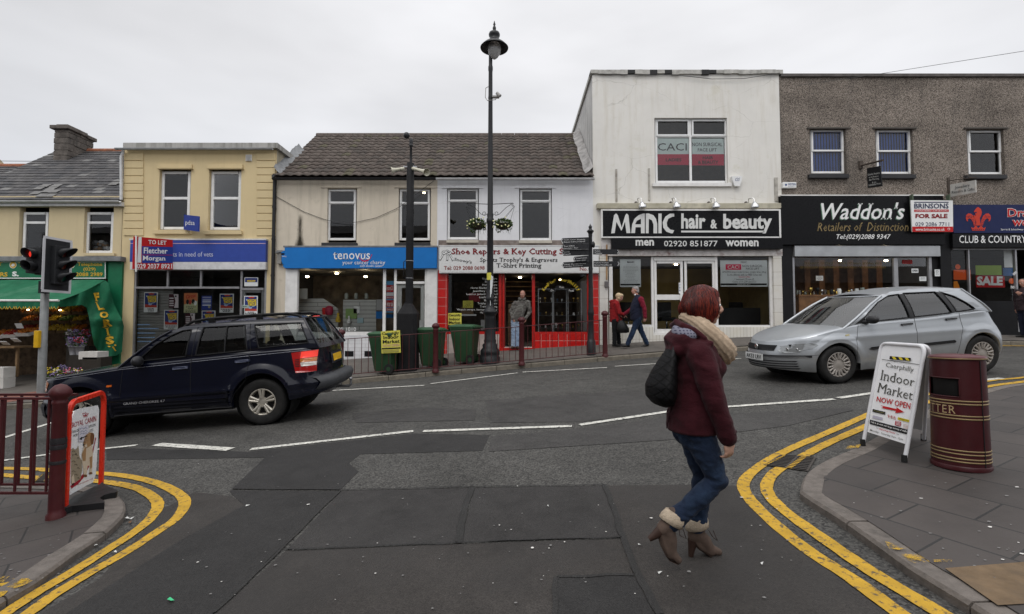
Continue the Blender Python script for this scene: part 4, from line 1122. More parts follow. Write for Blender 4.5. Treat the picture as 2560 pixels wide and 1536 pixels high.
for ch,q in (("F",[(745,190),(840,180),(848,305),(790,305)]),("L",[(785,320),(830,318),(930,425),(822,440)]),("O",[(845,455),(965,445),(985,540),(860,550)]),("R",[(880,570),(1015,555),(1035,660),(895,680)]),
              ("I",[(925,690),(985,682),(1005,792),(950,800)]),("S",[(925,815),(1055,800),(1060,915),(945,925)]),("T",[(960,945),(1085,920),(1100,1012),(1060,1018)])):
 vs2,fs = glyphs(ch,.05,.10); Q = [Zf(*p) for p in q]
 out = []
 for (u,v) in vs2:
  X = (Q[3][0] * (1 - u) + Q[2][0] * u) * (1 - v) + (Q[0][0] * (1 - u) + Q[1][0] * u) * v; Y = (Q[3][1] * (1 - u) + Q[2][1] * u) * (1 - v) + (Q[0][1] * (1 - u) + Q[1][1] * u) * v
  out.append(at(X,Y,ban_y(X,Y) - .025))
 mb.add(out,fs)
mb.build("lettering",YL_,ban)
s,sh = board("shop_sign","dark blue pet charity shop sign reading in need of vets","shop sign",(325,601,664,655),YF - .14,M("blue_fascia",(.030,.062,.30),.4,var=.08),.14,"shop fascia signs")
mb = MB(); sh.text(mb,"ts in need of vets",(432,630,532.5,642),0,bold=.005); sh.rect(mb,325,608.5,664,609.8,1); mb.build("lettering",[flat("pale_lilac",(.45,.48,.62)),flat("pink_line",(.62,.40,.42))],s)
bars(s,"trim",[(325,655.5,664,674),(323,597,665,600.5)],YF - .145,.14,m_gutter_w)
n_ = Vector((-.0,-1,0))
pL,pR = at(333.5,632,14.15),at(432,637,YF - .22)
n_ = Vector((pR.y - pL.y,-(pR.x - pL.x),0)).normalized()
lb = thing("sale_board","red and blue agent's TO LET board angled out from the vet charity wall","letting board",at(335,673,14.15),"estate agents' boards")
sh = Sheet(pL,n_,.006)
def sheetboard(par,sh,quad,mat,thick=.03,name="board",conv=None):
 mb = MB(); P = [sh.pt(*(conv(*q) if conv else q),0) for q in quad]; mb.prism(P,-sh.n * thick); return mb.build(name,mat,par)
sheetboard(lb,sh,[(335,591.5),(432,600),(432,674),(332,673)],RD)
mb = MB(); sh.poly(mb,[(355,616),(432,618),(432,658),(355,658)],1,1)
sh.poly(mb,[(346.5,593),(354,593.5),(353,657),(343,657)],0,1); sh.poly(mb,[(356,637),(432,637.8),(432,638.8),(356,638.2)],2,2)
for body,q in (("TO LET",[(371,600),(416.5,602.5),(416,612.5),(371,611)]),("Fletcher",[(358.5,619),(419,621.5),(419,634.5),(358.5,634)]),("Morgan",[(356.5,639.5),(414,641),(414,655),(356.5,655)]),("029 2037 8921",[(342.5,659.5),(430.5,660),(430.5,672),(342.5,672)])):
 sh.text(mb,body,q,0,2,bold=.018,serif=.05)
mb.build("lettering",[W_,BL_,RD],lb)
ws = [at(345,598,14.3),at(345,598,YF - .02)]
mb = MB(); mb.tube([at(340,590,14.2),at(340,680,14.2)],.025,6); mb.tube([at(346,600,14.3),(at(346,600,14.3).x,YF,at(346,600,14.3).z)],.02,6); mb.tube([at(346,665,14.3),(at(346,665,14.3).x,YF,at(346,665,14.3).z)],.02,6)
mb.build("post",m_wood_white,lb)
hs = thing("hanging_sign","small square blue pet charity sign projecting beside the cream window","hanging sign",at(478,580,YF - .6),"signs projecting over the pavement")
pA,pB = at(459.5,556,YF - .15),at(496,560,YF - .62); n_ = Vector((pB.y - pA.y,-(pB.x - pA.x),0)).normalized(); sh = Sheet(pA,n_,.004)
sheetboard(hs,sh,[(460,537),(496.5,541),(495.5,579.5),(459,574.5)],BL_,.04)
mb = MB(); sh.text(mb,"pdsa",[(463.5,550.5),(486.5,552),(486.5,567),(463.5,566)],0,bold=.0); mb.build("lettering",W_,hs)
mb = MB(); mb.tube([(pA.x - .05,YF,pA.z + .05),pA + Vector((.02,.02,.05)),pB + Vector((0,.03,.05))],.015,6); mb.build("bracket",m_black,hs)
s,sh = board("shop_sign","bright sky blue cancer charity sign with white lettering","shop sign",(711,619,1092,671),YF - .16,CY,.15,"shop fascia signs")
mb = MB()
for r in ((703,627,711,633),(704,638,711,655),(706,655,711,661),(708,662,711,668)): q = RX(*r,YF - .158); mb.box(q[0],q[1],YF - .158,YF - .05,q[2],q[3])
mb.build("torn_end",CY,s)
mb = MB()
sh.text(mb,"tenovus",(833,630.5,925,649),0,2,bold=.006,serif=.045,spacing=1.02)
sh.text(mb,"your cancer charity",(856,651.5,963,664.5),0,2,bold=.0,serif=.035); sh.text(mb,"eich elusen canser",(900,661.8,957,668),0,2,bold=.0)
arc = [(897,641),(899,647),(905,652),(912,653.5),(920,651),(926,645),(930,636)]
for (a,b),w in zip(zip(arc,arc[1:]),(1.2,2.2,3.4,3.8,3.0,1.8)): sh.stroke(mb,[a,b],w,1,1)
sh.text(mb,"HOSPICE",(705,640,716,643),0,2,bold=0)
mb.build("lettering",[W_,flat("swoosh_red",(.42,.02,.06))],s)
bars(s,"trim",[(708,614.5,1093,618.5)],YF - .165,.16,m_lead)
s,sh = board("shop_sign","white shoe repair and key cutting sign with maroon lettering","shop sign",(1098,617,1497,680.5),YF - .18,M("white_sign_panel",(.66,.66,.65),.4,var=.04),.16,"shop fascia signs")
mb = MB()
for body,r,mi,bd,sf in (("Shoe Repairs & Key Cutting S",(1129,621,1408,641),0,.012,.05),("Sports Trophy's & Engravers",(1200,644,1394,658.5),1,.01,.05),("T-Shirt Printing",(1241,658.5,1354,673),1,.012,.05),("Tel: 029 2088 0698",(1110,665.5,1211.5,675),2,.012,.05),("No. 6",(1449,668.5,1480,677),2,.012,.05)):
 sh.text(mb,body,r,mi,2,bold=bd,serif=sf)
sh.text(mb,"Shoe Repairs & Key Cutting S",(1129.4,621.5,1408.6,641.4),1,1,bold=.018,serif=.055)
sh.text(mb,"Snowy's",[(1136,644),(1180,652),(1179,662),(1135,653)],1,2,bold=.004,italic=.15)
for (cx,cy,an) in ((1110,632,-.5),(1118,630,0),(1123,633,.45)):
 sh.disc(mb,cx,cy,5.5,5,1,2); sh.disc(mb,cx,cy,4.4,3.9,3,3); sh.disc(mb,cx,cy - 1,1.6,1.4,1,4)
 ex,ey = cx - math.sin(-an) * 22,cy + math.cos(an) * 22
 sh.stroke(mb,[(cx + math.sin(an) * 5,cy + 5),(ex,ey)],4.2,1,1.5); sh.stroke(mb,[(cx + math.sin(an) * 5,cy + 5),(ex,ey - 1.5)],2.4,3,2.5)
mb.build("lettering",[DR,K_,flat("brown_red",(.25,.04,.03)),W_],s)
bars(s,"trim",[(1097,613.5,1498,616.5),(1097,681,1498,683)],YF - .185,.17,m_gutter_w)
m_gloss_black = M("gloss_black_panel",(.007,.007,.008),.3,var=.1,spec=.1)
s,sh = board("shop_sign","long black hair salon sign with big silver letters","shop sign",(1507,527,1948,592),YF - .20,m_gloss_black,.1,"shop fascia signs")
Z7 = lambda x,y: (1480 + x / 3.906,500 + y / 3.906)
mb = MB()
for g in ([(187,328),(215,150),(235,132),(252,150),(290,270),(325,150),(340,133),(356,150),(375,325),(337,325),(322,215),(290,300),(285,300),(238,215),(222,325)],
          [(383,325),(392,240),(415,185),(455,150),(500,134),(515,134),(515,327),(478,327),(478,268),(425,268),(420,325)],
          [(525,134),(555,134),(600,150),(625,185),(637,235),(637,327),(600,327),(600,240),(585,200),(555,185),(553,327),(525,327)],
          [(648,134),(680,134),(680,327),(648,327)],
          [(803,135),(760,135),(715,165),(690,220),(695,270),(725,310),(770,327),(788,327),(803,298),(765,290),(735,260),(730,225),(745,185),(785,165),(803,165)]):
 sh.poly(mb,g,0,3,Z7)
sh.poly(mb,[(422,238),(437,205),(478,185),(478,238)],1,4,Z7)
sh.text(mb,"hair",(1703,534,1764,572.5),0,3,bold=.035); sh.text(mb,"&",(1776,549,1793,572),0,3,bold=.035); sh.text(mb,"beauty",(1808,535,1930,584),0,3,bold=.035)
sh.rect(mb,1703,577,1911,581.5,0,3); mb.build("lettering",[SV,m_gloss_black],s)
bars(s,"frame",[(1503,523.5,1507,595),(1948,523.5,1952.5,595),(1507,523.5,1948,527),(1507,592,1948,595)],YF - .205,.1,m_wood_white)
s,sh = board("shop_sign","narrow black salon strip reading men, a phone number and women","shop sign",(1529,596,1957,622.5),YF - .24,m_gloss_black,.14,"shop fascia signs")
mb = MB(); sh.text(mb,"men",(1589,600,1635,615),0,3,bold=.03); sh.text(mb,"02920 851877",(1660,602,1794,616.5),0,3,bold=.006); sh.text(mb,"women",(1813.5,601,1896.5,616.5),0,3,bold=.03); mb.build("lettering",SV,s)
def poster(label,r,Y,mat=PW,cat="poster",group="notices in the shop windows",name="poster",bow=0):
 x0,x1,z0,z1 = RX(*r,Y)
 t = thing(name,label,cat,((x0 + x1) / 2,Y,z0),group)
 mb = MB(); mb.box(x0,x1,Y,Y + .004,z0,z1); mb.build("sheet",mat,t)
 return t,Sheet((0,Y,0),FRONT,.0022)
def fake_lines(mb,sh,x0,x1,ys,mi,rn,h=1.3,align=0):
 for y in ys:
  L = (x1 - x0) * rn.uniform(.45,1); c = (x0 + x1) / 2; a = c - L / 2 if align == 0 else x0; x = a
  while x < a + L:
   w = rn.uniform(2,6); sh.rect(mb,x,y,min(x + w,a + L),y + h,mi,2); x += w + 1.2
rn = random.Random(4)
Yw = YF + .10 + .045
t,sh = poster("upstairs salon panel with CACI above a red LADIES band",(1641,346,1722,413),Yw,flat("mint_white",(.84,.92,.88)))
mb = MB(); sh.rect(mb,1641,386,1722,413,1,1); sh.text(mb,"CACI",(1644.5,358.5,1717,377),0,2,bold=.0); sh.text(mb,"LADIES",(1664.5,396,1703.5,404),2,2,bold=.02); mb.build("lettering",[flat("dark_grey_ink",(.05,.055,.06)),flat("crimson",(.66,.02,.085)),K_],t)
t,sh = poster("upstairs salon panel with NON SURGICAL FACE LIFT above a red band",(1730,347,1810,414),Yw,flat("mint_white",(.84,.92,.88)))
mb = MB(); sh.rect(mb,1730,386,1810,414,1,1)
for b_,r,mi in (("NON SURGICAL",(1730.6,357,1806,366),0),("FACE LIFT",(1744.5,371,1792,379),0),("HAIR",(1757,391,1783,398.5),2),("& BEAUTY",(1745,402,1796,410),2)): sh.text(mb,b_,r,mi,2,bold=0 if mi == 0 else .02)
mb.build("lettering",[flat("dark_grey_ink",(.05,.055,.06)),flat("crimson",(.66,.02,.085)),K_],t)
t,sh = poster("tall white price list in the salon's left shop window",(1550,648.5,1602,718),YF + .075)
mb = MB(); sh.text(mb,"MANIC",(1568,653,1586,658.5),0,2,bold=.02); fake_lines(mb,sh,1556,1597,[662 + 3.6 * k for k in range(13)],1,rn,.9); sh.rect(mb,1551.5,710,1600.5,714,0,2); mb.build("lettering",[K_,GR],t)
t,sh = poster("wide white face lift notice in the salon's right shop window",(1801,651,1919,717),YF + .078)
mb = MB(); sh.rect(mb,1814,661,1853,675,1,1); sh.text(mb,"CACI",(1819,664,1848,672.5),2,2,bold=0)
for b_,r,mi in (("MANIC",(1852,653.5,1867,658.5),0),("NON SURGICAL",(1856,662.5,1906,668),0),("FACE LIFT",(1865,670,1898,674.7),0),("AMAZING instant results for lines, wrinkles & face lifting",(1806,678,1915,684),3),("See the difference with our FREE 1/2 face trial",(1818,684.6,1904,690),3),("Special Offer",(1847,690.8,1876,695.5),1),("1 treatment £35 save £5",(1837,696,1885,701),3),("Course of 10 £249 save £121",(1831,702,1890,707),3)):
 sh.text(mb,b_,r,mi,2,bold=-.0)
sh.rect(mb,1802,709,1917,713.5,0,2); sh.text(mb,"02920 851 877",(1843,709.8,1876,712.8),2,3,bold=0); mb.build("lettering",[K_,flat("crimson",(.66,.02,.085)),W_,flat("dark_grey_ink",(.05,.055,.06))],t)
t,sh = poster("narrow push notice on the salon's left door leaf",(1697,707,1702,734),YF + .026,W_,"notice"); mb = MB(); fake_lines(mb,sh,1698,1701,[710 + 4 * k for k in range(5)],0,rn,2); mb.build("lettering",flat("blue_ink",(.03,.07,.2)),t)
s,sh = board("shop_sign","large black jeweller's sign with white italic Waddon's lettering","shop sign",(1953.5,490,2360,612),YF - .16,m_gloss_black,.15,"shop fascia signs")
mb = MB()
sh.text(mb,"Waddon's",(2050.5,508.5,2260,551),1,2,bold=.012,serif=.05,italic=.26); sh.text(mb,"Waddon's",(2052.5,506.5,2262,549),0,3,bold=.012,serif=.05,italic=.26)
sh.text(mb,"Retailers of  Distinction",(2042.5,556.5,2271.5,578.5),2,2,bold=-.002,serif=.035,italic=.26); sh.text(mb,"Tel:(029)2088 9347",(2091,586,2227,601.5),0,2,bold=.008,serif=.04,italic=.24)
mb.build("lettering",[W_,flat("sign_shadow_green",(.10,.19,.13)),TN],s); bars(s,"trim",[(1952.5,487,2360,489.7)],YF - .165,.16,m_wood_white)
s,sh = board("shop_sign","navy sportswear shop sign with a red dragon and feathers crest","shop sign",(2383,512,2800,583),YF - .17,NV,.15,"shop fascia signs")
Z8 = lambda x,y: (1940 + x / 3.298,170 + y / 3.298)
mb = MB()
sh.poly(mb,[(1648,1300),(1650,1270),(1640,1245),(1622,1225),(1635,1215),(1648,1222),(1640,1195),(1632,1185),(1645,1165),(1660,1150),(1668,1148),(1690,1165),(1698,1190),(1692,1215),(1680,1240),(1684,1270),(1690,1300)],0,2,Z8)
sh.poly(mb,[(1636,1192),(1652,1188),(1658,1196),(1642,1200)],1,3,Z8)
for s_ in (-1,1):
 F = lambda x,y: (1668 + s_ * (x - 1668),y)
 sh.poly(mb,[F(*p) for p in ((1690,1300),(1694,1255),(1708,1220),(1730,1202),(1752,1200),(1768,1215),(1772,1240),(1764,1262),(1752,1268),(1755,1250),(1742,1240),(1725,1250),(1712,1275),(1706,1300))],0,2,Z8)
 for k in range(4): sh.stroke(mb,[F(1722 + k * 12,1240 - k * 2),F(1728 + k * 12,1214 + k * 3)],.9,1,3,Z8)
 for k in range(4): sh.stroke(mb,[F(1694 + k * 3,1290 - k * 14),F(1710 + k * 3,1292 - k * 14)],.8,1,3,Z8)
sh.poly(mb,[(1608,1312),(1626,1322),(1648,1300),(1668,1322),(1690,1300),(1712,1322),(1730,1312),(1720,1342),(1618,1342)],0,2,Z8)
for k in range(6): sh.disc(mb,1625 + k * 17,1333,4,4,1,3,conv=Z8)
sh.text(mb,"Dra",(2518,521,2572,543.5),3,2,bold=.05); sh.text(mb,"Dra",(2518.8,521.8,2571,542.7),2,3,bold=.02)
sh.text(mb,"wo",(2530,550,2572,566),3,2,bold=.05); sh.text(mb,"wo",(2530.8,550.6,2571,565.4),2,3,bold=.02)
sh.text(mb,"Sports & Schoolwear -",(2502,571.5,2563,577.5),3,2,bold=0)
mb.build("lettering",[flat("crest_red",(.50,.045,.025)),NV,RD,W_],s)
s,sh = board("shop_sign","black strip sign reading CLUB & COUNTRY in white capitals","shop sign",(2382,584.5,2800,619),YF - .18,m_gloss_black,.16,"shop fascia signs")
mb = MB(); sh.text(mb,"CLUB & COUNTRY",(2398,589,2566,608),0,2,bold=.006,serif=.02); mb.build("lettering",W_,s)
fs_ = thing("sale_board","white and red agent's FOR SALE board fixed over the jeweller's sign","sale board",at(2330,580,YF - .3),"estate agents' boards")
sh = Sheet((0,YF - .30,0),FRONT)
sheetboard(fs_,sh,[(2277,501),(2382,501.5),(2383,580),(2281,580)],W_,.03)
mb = MB(); sh.rect(mb,2285.5,505,2371.5,507.3,1); sh.rect(mb,2285.5,524.2,2372,530.3,2); sh.poly(mb,[(2280.6,567),(2382.6,567),(2383,580),(2281,580)],2)
for b_,r,mi,bd in (("BRINSONS",(2285.7,509,2371.5,521.8),1,.02),("CHARTERED SURVEYORS",(2289,525.6,2369,529),0,.0),("FOR SALE",(2288.7,535,2369,546),3,.04),("029 2086 7711",(2288.7,556,2373,566),1,-.004),("www.brinsons.co.uk",(2288.7,570,2362,577.6),0,.008)): sh.text(mb,b_,r,mi,2,bold=bd)
sh.disc(mb,2372,573,3,3,0,2); sh.disc(mb,2372,573,2.1,2.1,2,3)
mb.build("lettering",[W_,NV,RD,DR],fs_)
mb = MB()
for px in (2284,2376): a = at(px,540,YF - .27); mb.box(a.x - .02,a.x + .02,YF - .27,YF - .16,FZ(582),FZ(492))
mb.build("batten",M("green_batten",(.10,.13,.09),.7),fs_)
def hanging(label,quad,d0,d1,mat,texts,arm):
 pA,pB = at(*quad[0],d0),at(*quad[1],d1); n_ = Vector((pB.y - pA.y,-(pB.x - pA.x),0)).normalized(); sh = Sheet(pA,n_,.004)
 t = thing("hanging_sign",label,"hanging sign",(pA + pB) / 2,"signs projecting over the pavement"); sheetboard(t,sh,quad,mat,.03)
 mb = MB()
 for b_,q,bd in texts: sh.text(mb,b_,q,0,2,bold=bd,serif=.03)
 return t,sh,mb
t,sh,mb = hanging("black wooden sign for quality repairs hanging beside the middle upper window",[(2167,421),(2200,415),(2204.5,466),(2169,470.5)],YF - .25,YF - .75,K_,
 [("Quality Repairs",[(2169,435),(2199,430),(2199.5,436),(2169.3,441)],0),("on the Premises",[(2172,442),(2196,438.5),(2196.3,442),(2172.2,446)],0),("Ear Piercing",[(2173,448),(2197,444),(2197.4,450),(2173.2,454)],0),("& at",[(2180,455),(2190,453),(2190.3,457),(2180,459)],0),("Unbeatable Prices",[(2171,461),(2201,456),(2201.4,461),(2171.3,466)],0)],None)
mb.build("lettering",flat("sign_grey_ink",(.5,.5,.48)),t)
mb = MB(); a = at(2150,415,YF); e_ = at(2207,401,YF - .85); mb.tube([a + Vector((0,0,0)),e_],.03,6); mb.box(a.x - .05,a.x + .06,YF - .06,YF,a.z - .1,a.z + .14)
for px,py,d in ((2170,412,YF - .3),(2198,406,YF - .72)): p = at(px,py,d); mb.tube([p,p - Vector((0,0,.12))],.006,5)
mb.build("bracket",M("rusty_iron",(.07,.055,.045),.8,var=.3),t)
t,sh,mb = hanging("white rust-stained jewellery repairs and gifts sign on an iron bracket",[(2375,462),(2438.5,450.5),(2439.5,481),(2376.5,493)],YF - .15,YF - .95,M("old_white_board",(.50,.49,.46),.6,var=.12,dirt=(.25,.12,.05),dscale=3,damt=.5),
 [("Jewellery",[(2387,466),(2424,459),(2424,469),(2387,475)],0),("Repairs & Gifts",[(2379,478),(2436,469),(2436,478),(2379,487)],0)],None)
mb.build("lettering",flat("dark_grey_ink",(.05,.055,.06)),t)
mb = MB(); a = at(2372,452,YF - .02); e_ = at(2442,444,YF - 1.0); mb.tube([a,e_],.014,6); mb.box(a.x - .04,a.x + .02,YF - .04,YF,a.z - .4,a.z + .1)
for k,(px,py,d) in enumerate(((2407,441,YF - .5),(2425,440,YF - .75))):
 p = at(px,py,d); mb.tube([p + Vector((.07 * math.cos(i * .6),0,.05 * math.sin(i * .6))) for i in range(10)],.011,5)
mb.build("bracket",M("rusty_iron",(.07,.055,.045),.8,var=.3),t)
def alarm(label,r,tri=False):
 x0,x1,z0,z1 = RX(*r,YF - .1); t = thing("alarm_box",label,"alarm box",((x0 + x1) / 2,YF,z0),"alarm boxes"); mb = MB()
 if tri: mb.prism([(x0,YF - .12,z1),(x1,YF - .12,z1),(x1 - .03,YF - .12,z1 - .14),((x0 + x1) / 2 + .08,YF - .12,z0),((x0 + x1) / 2 - .08,YF - .12,z0),(x0 + .03,YF - .12,z1 - .14)],(0,.12,0))
 else: mb.box(x0,x1,YF - .1,YF,z0,z1)
 mb.build("case",m_pvc,t,bevel=.015); return t,Sheet((0,YF - (.12 if tri else .1),0),FRONT,.003)
t,sh = alarm("white shield-shaped alarm box on the salon wall by the window",(1829,441,1856,466),True); mb = MB(); sh.text(mb,"GS",(1838,445,1850,453),0,1,bold=.0,italic=.3); mb.build("lettering",flat("blue_ink",(.03,.07,.2)),t)
t,sh = alarm("white oblong alarm box at the corner of the pebble-dashed wall",(1957,455.5,1991.5,470)); mb = MB(); sh.text(mb,"WESTERN",(1970,458.5,1990,463.5),0,1,bold=.02); sh.text(mb,"SECURITY",(1970,465,1989,467),0,1,bold=0); sh.disc(mb,1965,462.5,2.6,2.8,0,1); mb.build("lettering",flat("blue_ink",(.03,.07,.2)),t)
x0,x1,z0,z1 = RX(693,629,704,660,YF - .1); t = thing("alarm_box","weathered grey lamp box on the beige wall left of the charity sign","box",(x0,YF,z0),"alarm boxes")
mb = MB(); mb.box(x0,x1,YF - .12,YF,z0,z1 - .03); mb.build("case",M("weathered_box",(.22,.21,.19),.7,var=.3),t,bevel=.01)
mb = MB(); mb.prism([(x0 - .05,YF - .16,z1 - .06),(x1 + .06,YF - .16,z1 - .02),(x1 + .04,YF - .16,z1 + .03),(x0 + .02,YF - .16,z1 + .03)],(0,.16,0)); mb.build("hood",m_lead,t)
chrome = M("chrome",(.62,.62,.62),.12,.95,var=.03)
LX = [("first",1590,1604),("second",1677,1690),("third",1772,1789),("fourth",1865,1886)]
for nm,bx,hx in LX:
 a = at(bx,508,YF - .02); h = at(hx,514,YF - .42)
 t = thing("spot_lamp","chrome swan-neck lamp over the salon sign, %s from the left" % nm,"lamp",(a.x,YF,a.z),"swan-neck lamps over the salon sign")
 mb = MB(); mb.cyl((a.x,YF - .03,a.z),(a.x,YF + .01,a.z),.05,n=12); mb.build("wall_plate",M("rusty_iron",(.07,.055,.045),.8),t)
 c0 = Vector((a.x,YF - .03,a.z)); top = Vector((h.x - .03,YF - .34,h.z + .26)); mb = MB()
 mb.tube(smooth3 := [c0,c0 + Vector((.05,-.06,.0)),c0.lerp(top,.5) + Vector((-.01,0,.06)),top + Vector((-.06,.04,-.02)),top,top + Vector((.05,-.03,-.05)),Vector((h.x,YF - .42,h.z + .10))],.013,8); mb.build("neck",chrome,t)
 Mx = Matrix.Rotation(R(28),3,'X') @ Matrix.Rotation(R(-16),3,'Y'); mb = MB()
 mb.lathe((h.x,YF - .42,h.z + .12),[(.03,0),(.045,-.02),(.06,-.05),(.065,-.05),(.10,-.09),(.105,-.09),(.128,-.15),(.13,-.18),(.122,-.18),(.09,-.09),(.0,-.05)],18,M=Mx); mb.build("shade",chrome,t)
m_pnight = flat("poster_night_blue",(.020,.035,.16))
def circus(r,label,Y=YF + .076,cut=1):
 t,sh = poster(label,r,Y); x0,y0,x1,y1 = r; w,h = x1 - x0,y1 - y0; mb = MB(); P = lambda u,v: (x0 + w * u,y0 + h * v)
 sh.poly(mb,[P(.06,.04),P(.94,.04),P(.94,.66),P(.06,.60)],0,1); sh.poly(mb,[P(.06,.60),P(.94,.66),P(.94,.76),P(.06,.76)],1,1)
 sh.disc(mb,*P(.55,.08),w * .22,h * .045,1,2)
 for b_,a,b,mi in (("MOSCOW",.18,.30,2),("STATE",.30,.40,2),("CIRCUS",.40,.50,2)):
  sh.text(mb,b_,[P(.18 + a * .3,a),P(.92,a - .02),P(.90,b),P(.20 + a * .3,b)],mi,3,bold=.05)
 sh.stroke(mb,[P(.3,.52),P(.5,.57),P(.75,.52),P(.9,.38)],w * .05,3,2); sh.disc(mb,*P(.45,.60),w * .14,h * .05,3,2); sh.disc(mb,*P(.2,.2),w * .06,h * .04,3,2)
 fake_lines(mb,sh,*[x0 + w * .08,x1 - w * .08],[y0 + h * k for k in (.80,.86,.92)],4,rn,h * .035)
 mb.build("print",[m_pnight,flat("poster_red",(.42,.05,.03)),flat("poster_yellow",(.75,.55,.02)),flat("poster_pale",(.30,.42,.62)),K_],t)
circus((360,731,394,781),"circus poster on the grey shutter, leftmost in the vet charity window")
circus((410,775,445,824),"circus poster in the vet charity window just above the bonnet of the dark car")
circus((549,735,584,782),"circus poster beside the vet charity's door frame")
circus((504,777,538,826),"circus poster half hidden by the dark car's roof rail")
circus((610,740,644,790),"circus poster on the vet charity's glass door",YF + .045)
t,sh = poster("white card with a circus strip above the vet charity door",(611,694,645,716),YF + .04); mb = MB(); sh.rect(mb,612.5,695.5,643.5,706,0); sh.text(mb,"MOSCOW",(618,700.5,639,705),1,2,bold=.05); mb.build("print",[m_pnight,flat("poster_yellow",(.75,.55,.02))],t)
for r,lab in (((422,736,446,770),"dark red pet leaflet in the vet charity window, upper one"),((463,784,487,812),"dark red pet leaflet in the vet charity window, lower one by the roof rail")):
 t,sh = poster(lab,r,YF + .077,flat("leaflet_maroon",(.05,.01,.015))); x0,y0,x1,y1 = r; w,h = x1 - x0,y1 - y0; mb = MB()
 sh.poly(mb,[(x0 + w * .5,y0),(x1,y0),(x1,y1),(x0 + w * .55,y1),(x0 + w * .7,y0 + h * .5)],0); sh.disc(mb,x0 + w * .72,y0 + h * .15,w * .1,h * .07,1,2)
 for k in (.25,.45,.62,.78): sh.rect(mb,x0 + w * .05,y0 + h * k,x0 + w * .5,y0 + h * (k + .09),0,2)
 mb.build("print",[flat("leaflet_pink",(.55,.50,.52)),K_],t)
t,sh = poster("orange circus poster with riders in the middle of the vet charity window",(460,733,494,782),YF + .077,flat("poster_cream",(.42,.44,.26))); mb = MB()
sh.poly(mb,[(460,733),(494,733),(494,752),(460,762)],0); sh.text(mb,"Circus",[(464,738),(489,734),(490,743),(465,748)],1,2,bold=.04,italic=.2)
for cx,cy,mi in ((469,755,2),(475,756,1),(483,754,2),(488,758,3)): sh.disc(mb,cx,cy,4,6,mi,2)
fake_lines(mb,sh,462,492,[767,771,775,779],2,rn,1.6); mb.build("print",[flat("poster_orange",(.48,.16,.06)),flat("poster_red",(.42,.05,.03)),K_,PW],t)
t,sh = poster("blue and white charity leaflet in the vet charity window",(504,740,529,775),YF + .077,BL_); mb = MB()
for y in (743,748,752,757,762): sh.rect(mb,506,y,527,y + (2.6 if y in (752,762) else 1.2),0)
sh.disc(mb,523,768,3,3,1); mb.build("print",[PW,flat("leaflet_gold",(.35,.33,.15))],t)
t,sh = poster("pale opening hours strip on the vet charity's glass door",(602.5,763,622,771),YF + .038,flat("pale_strip",(.34,.42,.38)),"notice"); mb = MB(); fake_lines(mb,sh,604,620,[766],0,rn); mb.build("print",K_,t)
mb = MB(); sh = Sheet((0,YF + .05,0),FRONT,.003)
for y in (811,821,832,843,853): fake_lines(mb,sh,344,404,[y],0,rn,2.2,1)
mb.build("lettering",flat("faded_blue",(.10,.18,.30)),vet)
t,sh = poster("red SALE strip notices stacked behind the narrow charity window",(965,703,984,782),YF + .09,flat("strip_blue",(.10,.30,.50))); mb = MB()
for y0,y1,b_ in ((713,731,"any top only £2.50"),(741,747,"SALE"),(751,768,"winter sale"),(770,778,"SALE")): sh.rect(mb,965,y0,984,y1,0); sh.text(mb,b_,(966.5,y0 + 1.5,982.5,y1 - 1.5),1,2,bold=.02)
sh.rect(mb,965,732,984,740,1); mb.build("print",[RD,W_],t)
sh = Sheet((0,YF + .05,0),FRONT,.003); mb = MB(); sh.text(mb,"200 1010",(838,818.5,890,828.5),0,1,bold=.0,serif=.03); sh.rect(mb,800,818,834,826,1) if False else None; mb.build("lettering",W_,charity)
sh = Sheet((0,YF + .05,0),FRONT,.003); mb = MB()
for k,(b_,xl) in enumerate((("Bag repairs",1206),("Engravers",1213),("House signs",1206),("Horse Blanket repairs",1177),("Jewellery repaired",1182),("Leather jackets repaired",1166.5),("Leather goods",1198),("Shoe repairs",1210),("Trophy engravers",1194),("T-shirt printing",1200),("Watch straps, batteries & pins",1142),("Watch repairs",1200.5))):
 y = 694.5 + k * 7.75; sh.text(mb,b_,(xl,y,1243,y + 6.2),0,1,bold=.0)
T_ = "Keeping Caerphilly"
for i,ch in enumerate(T_):
 if ch == " ": continue
 th = R(-57) + R(114) * i / (len(T_) - 1); cx,cy,rr = 1402,753,54
 x,y = cx + rr * math.sin(th) * .95,cy - rr * math.cos(th) + 0; ux,uy = math.cos(th),math.sin(th); w,h = (3.0 if ch not in "il" else 1.2),4.2
 if ch in "pgy": y += 1.2
 q = [(x - ux * w + uy * h,y - uy * w - ux * h),(x + ux * w + uy * h,y + uy * w - ux * h),(x + ux * w - uy * h,y + uy * w + ux * h),(x - ux * w - uy * h,y - uy * w + ux * h)]
 if ch in "eanr": q = [(q[0][0] * .6 + q[3][0] * .4,q[0][1] * .6 + q[3][1] * .4),(q[1][0] * .6 + q[2][0] * .4,q[1][1] * .6 + q[2][1] * .4),q[2],q[3]]
 sh.text(mb,ch,q,1,2,bold=.03)
for cx,cy,b_,tx in ((1399,718.5,"Their",1397.5),(1380,726.5,"On",1376.5),(1424,727,"Feet",1422)):
 sh.disc(mb,cx,cy,11,4.5,2,1); sh.text(mb,b_,(tx,cy - 2.6,tx + (13 if b_ != "On" else 8),cy + 2.4),0,2,bold=.01)
mb.build("lettering",[flat("window_white",(.55,.55,.53)),flat("window_yellow",(.55,.40,.03)),K_],cobbler)
t,sh = poster("plain yellow notice in the shoe repairer's left window",(1157,752,1183,770),YF + .08,PY,"notice"); mb = MB(); fake_lines(mb,sh,1160,1180,[755 + 3 * k for k in range(5)],0,rn,.8); mb.build("print",K_,t)
